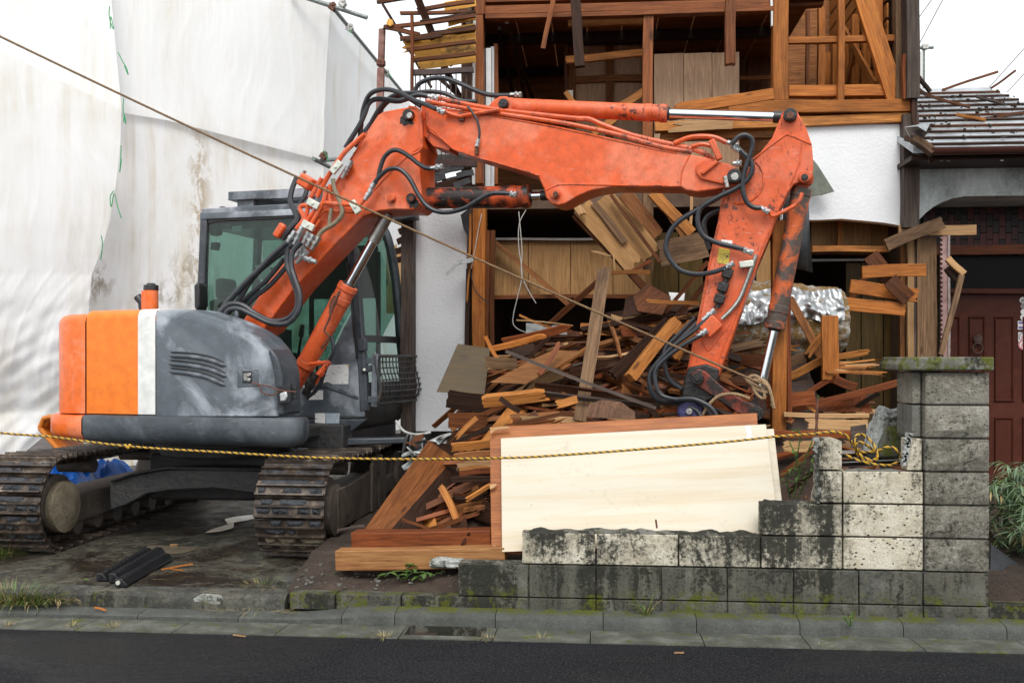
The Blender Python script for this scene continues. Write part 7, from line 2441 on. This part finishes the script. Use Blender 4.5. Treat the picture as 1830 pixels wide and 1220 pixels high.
def gstick(name, a, b, w_, mat, label, z=.135):
    pa, pb = G(*a, z), G(*b, z)
    return lab(plank(name, pa, pb, w_, .008, mat, None, (0, 0, 1)), label, 'stick')
gstick('stick', (288, 1017), (344, 1007), .014, W['pine'], 'thin orange stick on the driveway right of the black ramps')
gstick('stick', (302, 1015), (326, 1019), .008, W['pine'], 'small orange sliver on the driveway below the thin orange stick')
gstick('stick', (304, 973), (318, 972), .012, W['pale'], 'short pale sliver on the driveway behind the puddle')
gstick('stick', (169, 1085), (190, 1089), .012, W['pine'], 'small orange sliver on the kerb at the left', .05)
gstick('stick', (1205, 1166), (1222, 1165), .002, W['pale'], 'thin pale straw lying on the road near the kerb', .006)
gstick('stick', (416, 1134), (440, 1136), .002, W['pale'], 'thin straw on the gutter edge left of the drain', .012)
m = MB()
pp = spline([Vector((p.x, 6.056, p.z)) for p in [P(x, y, 6.06) for x, y in ((346, 1069), (362, 1062), (388, 1063), (398, 1070), (390, 1082), (376, 1086), (368, 1078), (352, 1077), (346, 1069))]], 4)[:-1]
m.prism([p - Vector((0, .004, 0)) for p in pp], Vector((0, .03, 0)))
tag(m.build('mortar_patch', CHUNK, bevel=.002), 'whitish worn mortar patch on the front edge of the driveway slab', 'mortar patch')
# broken edge of the base wall at the driveway
rock('concrete_lump', G(512, 1045, .12) + Vector((0, .05, .0)), .10, .09, .05, APRON, 'crumbled grey mortar lump at the left end of the low base wall', 'concrete lump', 7)
rock('concrete_lump', P(800, 1005, 6.2), .11, .06, .03, CHUNK, 'flat pale stone lying under the fresh cut beam', 'stone', 9)

# give look-alikes that still share a label their order from top to bottom
by = {}
for o in list(bpy.data.objects):
    if o.parent is None and 'label' in o.keys():
        by.setdefault(o['label'], []).append(o)
for lb, os_ in by.items():
    if len(os_) > 1:
        os_.sort(key=lambda o: to_px(WM[o.name].translation)[1])
        wd_ = ['upper', 'lower'] if len(os_) == 2 else ['upper', 'middle', 'lower'] if len(os_) == 3 else ['topmost', 'second', 'third', 'fourth', 'fifth', 'sixth', 'seventh'][:len(os_)]
        for o, q in zip(os_, wd_ + ['lowest'] * 9):
            t_ = q + ' ' + lb
            o['label'] = t_ if len(t_.split()) < 17 else t_.replace('gently ', '').replace('steeply ', '')

for o in bpy.data.objects:
    if o.parent is None and 'label' in o.keys() and len(o['label'].split()) > 16:
        o['label'] = o['label'].replace('gently ', '').replace('steeply ', '')

# ================================================================== ropes
def rope(name, pts, r, mats, label, pitch=.05, n=12, strands=3, seg=5):
    c = spline(pts, n)
    L = [0]
    for a, b in zip(c[:-1], c[1:]):
        L.append(L[-1] + (b - a).length)
    m = MB()
    step = pitch / 7
    N = int(L[-1] / step)
    pos, j = [], 0
    for k in range(N + 1):
        s = L[-1] * k / N
        while j < len(L) - 2 and L[j + 1] < s: j += 1
        pos.append(c[j].lerp(c[j + 1], (s - L[j]) / max(1e-9, L[j + 1] - L[j])))
    for q in range(strands):
        out = []
        for k, p in enumerate(pos):
            a = (pos[min(k + 1, N)] - pos[max(k - 1, 0)]).normalized()
            b = Z.cross(a) if abs(a.z) < .95 else X.cross(a)
            b.normalize()
            d = a.cross(b)
            t = 2 * math.pi * (k * step / pitch + q / strands)
            out.append(p + (b * math.cos(t) + d * math.sin(t)) * r * .5)
        m.tube(out, r * .56, seg, q if len(mats) > 1 else 0)
    return tag(m.build(name, mats, None, sharp=0, recalc=False), label, 'rope')
BRN = simple('brown_rope', (.2, .12, .06), .8, 0, .4, 60)
BRN2 = simple('tan_rope', (.3, .2, .11), .8, 0, .4, 60)
YEL = simple('yellow_rope_strand', (.5, .29, .025), .6, 0, .2, 60)
BLKS = simple('black_rope_strand', (.02, .02, .024), .6)
ra, rb = P(-260, -62, 6.9), ML(1372, 690, LA0 - .12)
sag = lambda t: Vector((0, 0, -.16 * 4 * t * (1 - t) * .35))
rope('rope', [ra.lerp(rb, t / 10) + sag(t / 10) + Z * 0 for t in range(11)], .0088, [BRN], 'long brown rope stretched from the upper left down to the bucket link', .055, 4)
kn = lambda pts, l=LA0 - .1: [ML(x, y, l) for x, y in pts]
rope('rope', kn([(1372, 690), (1352, 672), (1338, 676), (1350, 694), (1372, 700), (1366, 682), (1344, 680), (1352, 704), (1366, 712), (1362, 694), (1340, 684), (1330, 672)]), .013, [BRN2], 'tan rope knotted around the rod of the bucket cylinder', .06, 6)
rope('rope', kn([(1366, 684), (1374, 694), (1380, 712), (1383, 730)], LA0 - .12), .012, [BRN2], 'loose tan rope end hanging at the knot, longer of the two', .06, 6)
rope('rope', kn([(1352, 678), (1366, 680), (1376, 696), (1380, 726)], LA0 - .07), .012, [BRN2], 'loose tan rope end hanging at the knot, inner one', .06, 6)
rope('rope', kn([(1255, 742), (1266, 724), (1280, 710), (1296, 704), (1316, 704), (1340, 712)], LA0 - .11), .012, [BRN2], 'tan rope looped over the bucket link above the coupler', .06, 6)
ys = [(-160, 752), (0, 773), (90, 780), (228, 797), (400, 808), (560, 817), (720, 820), (900, 818), (1000, 813), (1150, 802), (1300, 789), (1384, 780), (1450, 775), (1490, 771), (1512, 777)]
rope('rope', [P(x, y, 6.17 - .1 * abs(x - 1450) / 1600) for x, y in ys], .0078, [YEL, YEL, BLKS], 'yellow and black twisted barrier rope stretched low across the whole site', .042, 5)
m = MB()
kp = P(228, 797, 6.09)
m.tube([kp + Vector((.014 * math.cos(t), .016 * math.sin(t), .010 * math.sin(2 * t))) for t in [k * .5 for k in range(14)]], .007, 6)
m.tube([kp, kp + Vector((.03, -.01, .004))], .006, 5)
tag(m.build('knot', YEL), 'small pale yellow knot in the barrier rope before the counterweight', 'knot')
coil = [(1512, 777), (1530, 800), (1541, 815), (1560, 822), (1568, 812), (1556, 800), (1538, 790), (1528, 795), (1533, 812), (1555, 826), (1568, 818), (1562, 795), (1545, 778), (1532, 777), (1527, 790), (1536, 806), (1562, 806), (1590, 798), (1606, 808), (1608, 820), (1594, 830), (1570, 830), (1540, 824), (1510, 812)]
rope('rope', [P(x, y, 6.12 + .03 * math.sin(k * 1.7) - (.0 if k else 0)) for k, (x, y) in enumerate(coil)], .0085, [YEL, YEL, BLKS], 'coil of yellow and black rope resting on the wall notch', .05, 6)

# ================================================================== plants
def blade(m, p, d, L, wd, droop=.5, n=4, mi=0):
    d = Vector(d).normalized()
    s_ = d.cross(Z)
    if s_.length < .1: s_ = X.copy()
    s_.normalize()
    rows = []
    q = Vector(p)
    for k in range(n + 1):
        t = k / n
        w_ = wd * (1 - t) ** .7 * (.5 + t if t < .3 else 1)
        rows.append((q - s_ * w_ / 2, q + s_ * w_ / 2))
        d = (d + Vector((0, 0, -droop / n)) * (1 + t)).normalized()
        q = q + d * L / n
    o = len(m.v)
    for a, b in rows: m.v += [a, b]
    for k in range(n):
        m.f.append([o + 2 * k, o + 2 * k + 1, o + 2 * k + 3, o + 2 * k + 2]); m.m.append(mi)
def tuft(px, py, z, rx, n, L, mats, name, label, cat='grass', kind=None, seed=1, up=.8, droop=.8, wd=.006, mixp=.3, ry=None):
    rg = random.Random(seed)
    m = MB()
    c = G(px, py, z)
    for k in range(n):
        a = rg.uniform(0, 6.283); r = rx * rg.random() ** .6
        p = c + Vector((math.cos(a) * r, math.sin(a) * r * (ry or 1), -.005))
        d = Vector((math.cos(a) * rg.uniform(.1, .9), math.sin(a) * rg.uniform(.1, .9), up * rg.uniform(.5, 1.3)))
        blade(m, p, d, L * rg.uniform(.5, 1.2), wd * rg.uniform(.6, 1.3), droop * rg.uniform(.4, 1.4), 4, 1 if rg.random() < mixp else 0)
    return tag(m.build(name, mats, None, sharp=0, recalc=False), label, cat, None, kind)
tuft(25, 1076, .05, .28, 1300, .15, [GRASS, DRYGRASS], 'grass', None, None, 'stuff', 3, ry=.25)
tuft(4, 990, .13, .14, 500, .13, [GRASS, DRYGRASS], 'grass', None, None, 'stuff', 4, ry=1.5)
tuft(100, 1075, .06, .12, 60, .13, [DRYGRASS, GRASS], 'grass', None, None, 'stuff', 5, droop=1.4, ry=.4)
tuft(470, 1044, .13, .14, 70, .06, [GRASS, DRYGRASS], 'grass', None, None, 'stuff', 6, mixp=.4, wd=.005, up=.4)
tuft(450, 1090, .045, .3, 50, .11, [DRYGRASS, GRASS], 'grass', None, None, 'stuff', 12, mixp=.3, up=.04, ry=.1, wd=.004, droop=.15)
for k, (x, y, n, L) in enumerate(((15, 1117, 40, .045), (129, 1118, 40, .05), (201, 1121, 34, .05), (686, 1137, 46, .06), (873, 1140, 36, .05), (968, 1140, 26, .06), (1460, 1152, 10, .04))):
    tuft(x, y, .006, .03, n, L, [DRYGRASS, GRASS], 'grass_tuft', ('small dry tuft in the gutter at the far left corner', 'small dry tuft in the gutter, left of the pair below the track', 'small dry tuft in the gutter, right of the pair below the track', 'dry straw tuft left of the drain', 'dry straw tuft right of the drain', 'dry leaning tuft in the gutter right of the drain', 'tiny dry wisp on the gutter below the block wall')[k], 'grass tuft', None, 20 + k, mixp=.08, wd=.004)
# straw scattered on the driveway
rg = random.Random(8)
m = MB()
for k in range(110):
    px, py = rg.uniform(20, 520), rg.uniform(985, 1058)
    p = G(px, py, .12)
    p.z = drive_z(p.x, p.y) + .004
    a = rg.gauss(0, .4)
    L = rg.uniform(.03, .16)
    blade(m, p, (math.cos(a), math.sin(a), .02), L, .004, .02, 2, 0 if rg.random() < .75 else 1)
tag(m.build('scattered_straw', [DRYGRASS, GRASS], None, sharp=0, recalc=False), kind='stuff')
m = MB()
for k in range(80):
    x, y = rg.uniform(xd, P(900, HY, 6.2).x), rg.uniform(6.16, 6.5)
    s = rg.uniform(.006, .02)
    m.box((x, y, yard_z(x, y) + s * .3), (s * 1.5, s, s * .7), Matrix.Rotation(rg.uniform(0, 3), 3, 'Z') @ Matrix.Rotation(rg.uniform(-.5, .5), 3, 'X'))
tag(m.build('yard_litter', [MORTAR], None), kind='stuff')
def leaf(m, p, d, L, wd, up=Z, mi=0, fold=.15):
    d = Vector(d).normalized()
    s_ = d.cross(up)
    if s_.length < .1: s_ = X.copy()
    s_.normalize()
    n_ = s_.cross(d)
    pr = [(0, .05), (.25, .8), (.5, 1), (.78, .6), (1, .02)]
    o = len(m.v)
    for t, w_ in pr:
        c = Vector(p) + d * L * t - n_ * L * .25 * t * t
        m.v += [c - s_ * wd * w_ / 2 + n_ * wd * fold * w_, c, c + s_ * wd * w_ / 2 + n_ * wd * fold * w_]
    for k in range(4):
        for j in (0, 1):
            a = o + 3 * k + j
            m.f.append([a, a + 1, a + 4, a + 3]); m.m.append(mi)
def weed(name, base, stems, nl, L, wd, mats, label, cat, seed, sp=.3):
    rg = random.Random(seed)
    t = thing(name, label, cat, base)
    ms, ml = MB(), MB()
    for st in stems:
        c = spline([Vector(base) + Vector(q) for q in st], 6)
        ms.tube(c, .004, 5)
        for k in range(nl):
            p = c[min(len(c) - 1, int(len(c) * (.15 + .85 * k / nl)))]
            a = rg.uniform(0, 6.283)
            leaf(ml, p, (math.cos(a), math.sin(a), rg.uniform(-.2, .6)), L * rg.uniform(.6, 1.2), wd * rg.uniform(.7, 1.2), Z, 0 if rg.random() < .85 else len(mats) - 1)
    ms.build('stem', mats[0], t, recalc=False)
    ml.build('foliage', mats, t, sharp=0, recalc=False)
    return t
b0 = P(1418, 890, 6.45)
weed('weed', b0, [[(0, 0, 0), (.03, -.02, .2), (-.03, -.03, .36)], [(.02, 0, 0), (.09, -.03, .15), (.12, -.02, .27)], [(-.02, 0, 0), (-.05, -.05, .12), (-.02, -.06, .2)], [(.02, 0, .1), (.1, -.03, .34), (.12, -.03, .38)], [(0, 0, .15), (.04, 0, .38), (.02, 0, .44)]], 16, .055, .02, [LEAF], 'leafy green weed growing up between the white boards and the half block', 'weed', 3)
c = G(1154, 1096, .08)
tuft(1156, 1095, .08, .022, 26, .13, [GRASS, DRYGRASS], 'grass_tuft', 'green long bladed tuft growing from the kerb joint under the block wall', 'grass tuft', None, 31, up=1.1, droop=1.2, wd=.011, mixp=.12)
weed('weed', G(1520, 1118, .06), [[(0, 0, 0), (.0, -.01, .05), (.01, -.02, .09)], [(0, 0, 0), (-.03, -.01, .04), (-.04, -.02, .06)]], 12, .022, .009, [LEAF], 'tiny green weed on the kerb below the block wall', 'weed', 5)
b1 = P(722, 1040, 6.2)
weed('weed', (b1.x, 6.22, .2), [[(0, 0, 0), (.05, -.03, .05), (.1, -.05, .06)], [(-.02, 0, 0), (-.08, -.02, .05), (-.12, -.05, .03)], [(.05, 0, 0), (.14, -.02, .05), (.2, -.04, .04)], [(0, .02, 0), (.02, .02, .08), (.04, 0, .1)]], 7, .075, .032, [LEAF], 'broad leaved green weed in the soil under the fresh cut beam', 'weed', 9)
b2 = P(1628, 800, 6.4)
weed('weed', b2, [[(0, 0, -.05), (.0, -.02, .06), (-.02, -.02, .14)], [(0, 0, -.05), (.03, -.02, .08), (.04, -.02, .16)]], 9, .06, .01, [LEAF], 'thin grassy weed beside the pillar behind the rope coil', 'weed', 13)
b3 = P(1462, 712, 6.2)
weed('weed', b3 + Vector((0, 0, -.03)), [[(0, 0, 0), (.0, 0, .03), (.0, -.01, .05)]], 4, .02, .01, [LEAF], 'tiny sprout on the tip of the rusty rod', 'weed', 14)
# leaves in the drain
for k, (x, y, mt, lb) in enumerate(((824, 1131, DRYGRASS, 'fallen yellow leaf lying in the drain'), (838, 1130, LEAF, 'small fallen green leaf standing in the drain'), (146, 1036, LEAF, 'small bright green leaf on the driveway left of the ramps'))):
    m = MB()
    p = G(x, y, -.05 if k < 2 else .135)
    leaf(m, p, (1, .2, .2) if k != 1 else (.2, 0, 1), .05, .035, Z if k != 1 else Y)
    tag(m.build('fallen_leaf', mt, None, sharp=0, recalc=False), lb, 'leaf')
# heap of cut bamboo at the right
bh = thing('bamboo_cuttings', 'heap of cut bamboo branches with slim pale leaves right of the pillar', 'bamboo', P(1830, 1000, 6.9))
rg = random.Random(21)
ml, ms = MB(), MB()
bx0, bx1 = P(1772, HY, 6.9).x, P(1772, HY, 6.9).x + 1.5
for k in range(150):
    x, y = rg.uniform(bx0 + .0, bx0 + .9), rg.uniform(6.4, 7.4)
    hgt = .55 + .25 * nz((x * 2, y * 2, 4)) + .25 * min(1, (x - bx0) / .5)
    p = Vector((x, y, .12 + hgt * rg.random()))
    a = rg.uniform(2.2, 3.9) if rg.random() < .6 else rg.uniform(0, 6.28)
    L = rg.uniform(.2, .5)
    d = Vector((math.cos(a) * .7, math.sin(a) * .5 - .2, rg.uniform(-.1, .8))).normalized()
    pts = [p + d * L * t + Vector((0, 0, -.25 * L * t * t)) for t in (0, .33, .66, 1)]
    if min(q.x for q in pts) < bx0 - .02:
        pts = [Vector((2 * p.x - q.x, q.y, q.z)) for q in pts]
        a = math.pi - a
    c = spline(pts, 4)
    ms.tube(c, .0035, 5)
    for j in range(26):
        q = c[rg.randrange(2, len(c))]
        aa = a + rg.gauss(0, 1.1)
        leaf(ml, q, (math.cos(aa), math.sin(aa), rg.uniform(-.9, .3)), rg.uniform(.08, .15), rg.uniform(.010, .017), Z, 0 if rg.random() < .92 else 1)
tag(ml.build('foliage', [BAMBOO, DRYGRASS], bh, sharp=0, recalc=False), kind='stuff')
ms.build('stem', GRASS, bh, recalc=False)
# boards lying right of the pillar
panel('board', [(1772, 972), (1850, 1030), (1850, 1050), (1770, 1018)], (6.5, 6.5, 6.3, 6.3), .03, FELT, 'dark grey corrugated board under the bamboo, right of the pillar')
panel('board', [(1792, 1022), (1850, 1016), (1850, 1042), (1812, 1038)], (6.5, 6.5, 6.2, 6.2), .02, W['olive'], 'yellowish board lying at the right edge below the bamboo')
m = MB(); m.cyl(P(1790, 1040, 6.35), P(1850, 1064, 6.25), .03, .03, 12)
tag(m.build('pole', W['grey_wood']), 'grey round pole lying at the right edge beside the pillar foot', 'pole')
# wires and a far sheeted pole in the sky at the right
for k, (a, b) in enumerate((((1690, -10), (1622, 118)), ((1672, -10), (1622, 60)), ((1655, -12), (1622, 20)), ((1900, 10), (1760, 165)), ((1860, 100), (1800, 165)))):
    m = MB()
    m.tube([P(*a, 26), P(*b, 30)], .012, 5)
    tag(m.build('power_line', simple('overhead_wire', (.25, .3, .3), .5)), ('thin overhead wire in the sky, rightmost of the three by the roof cladding', 'thin overhead wire in the sky, middle of the three by the roof cladding', 'thin overhead wire in the sky, leftmost of the three by the roof cladding', 'thin overhead wire crossing the sky above the wing roof', 'short twisted wire low in the sky at the right edge')[k], 'wire')
fp = thing('scaffold_pole', 'far scaffold pole with a hanging white sheet beyond the wing roof', 'scaffold pole', P(1650, 330, 15))
m = MB(); m.cyl(P(1630, 86, 15), P(1668, 85, 15), .024, None, 10); m.cyl(P(1651, 86, 15), P(1650, 300, 15), .02, None, 8)
m.build('pole_pipe', PIPE, fp)
m = MB(); m.box(P(1653, 84, 14.98), (.08, .08, .07)); m.build('pipe_clamp', STEEL, fp)
m = MB(); m.grid(lambda u, v: P(1634 + 18 * u, 92 + 200 * v, 15 + .1 * math.sin(7 * u + v)), 8, 8); m.build('sheet', TARP, fp, recalc=False)
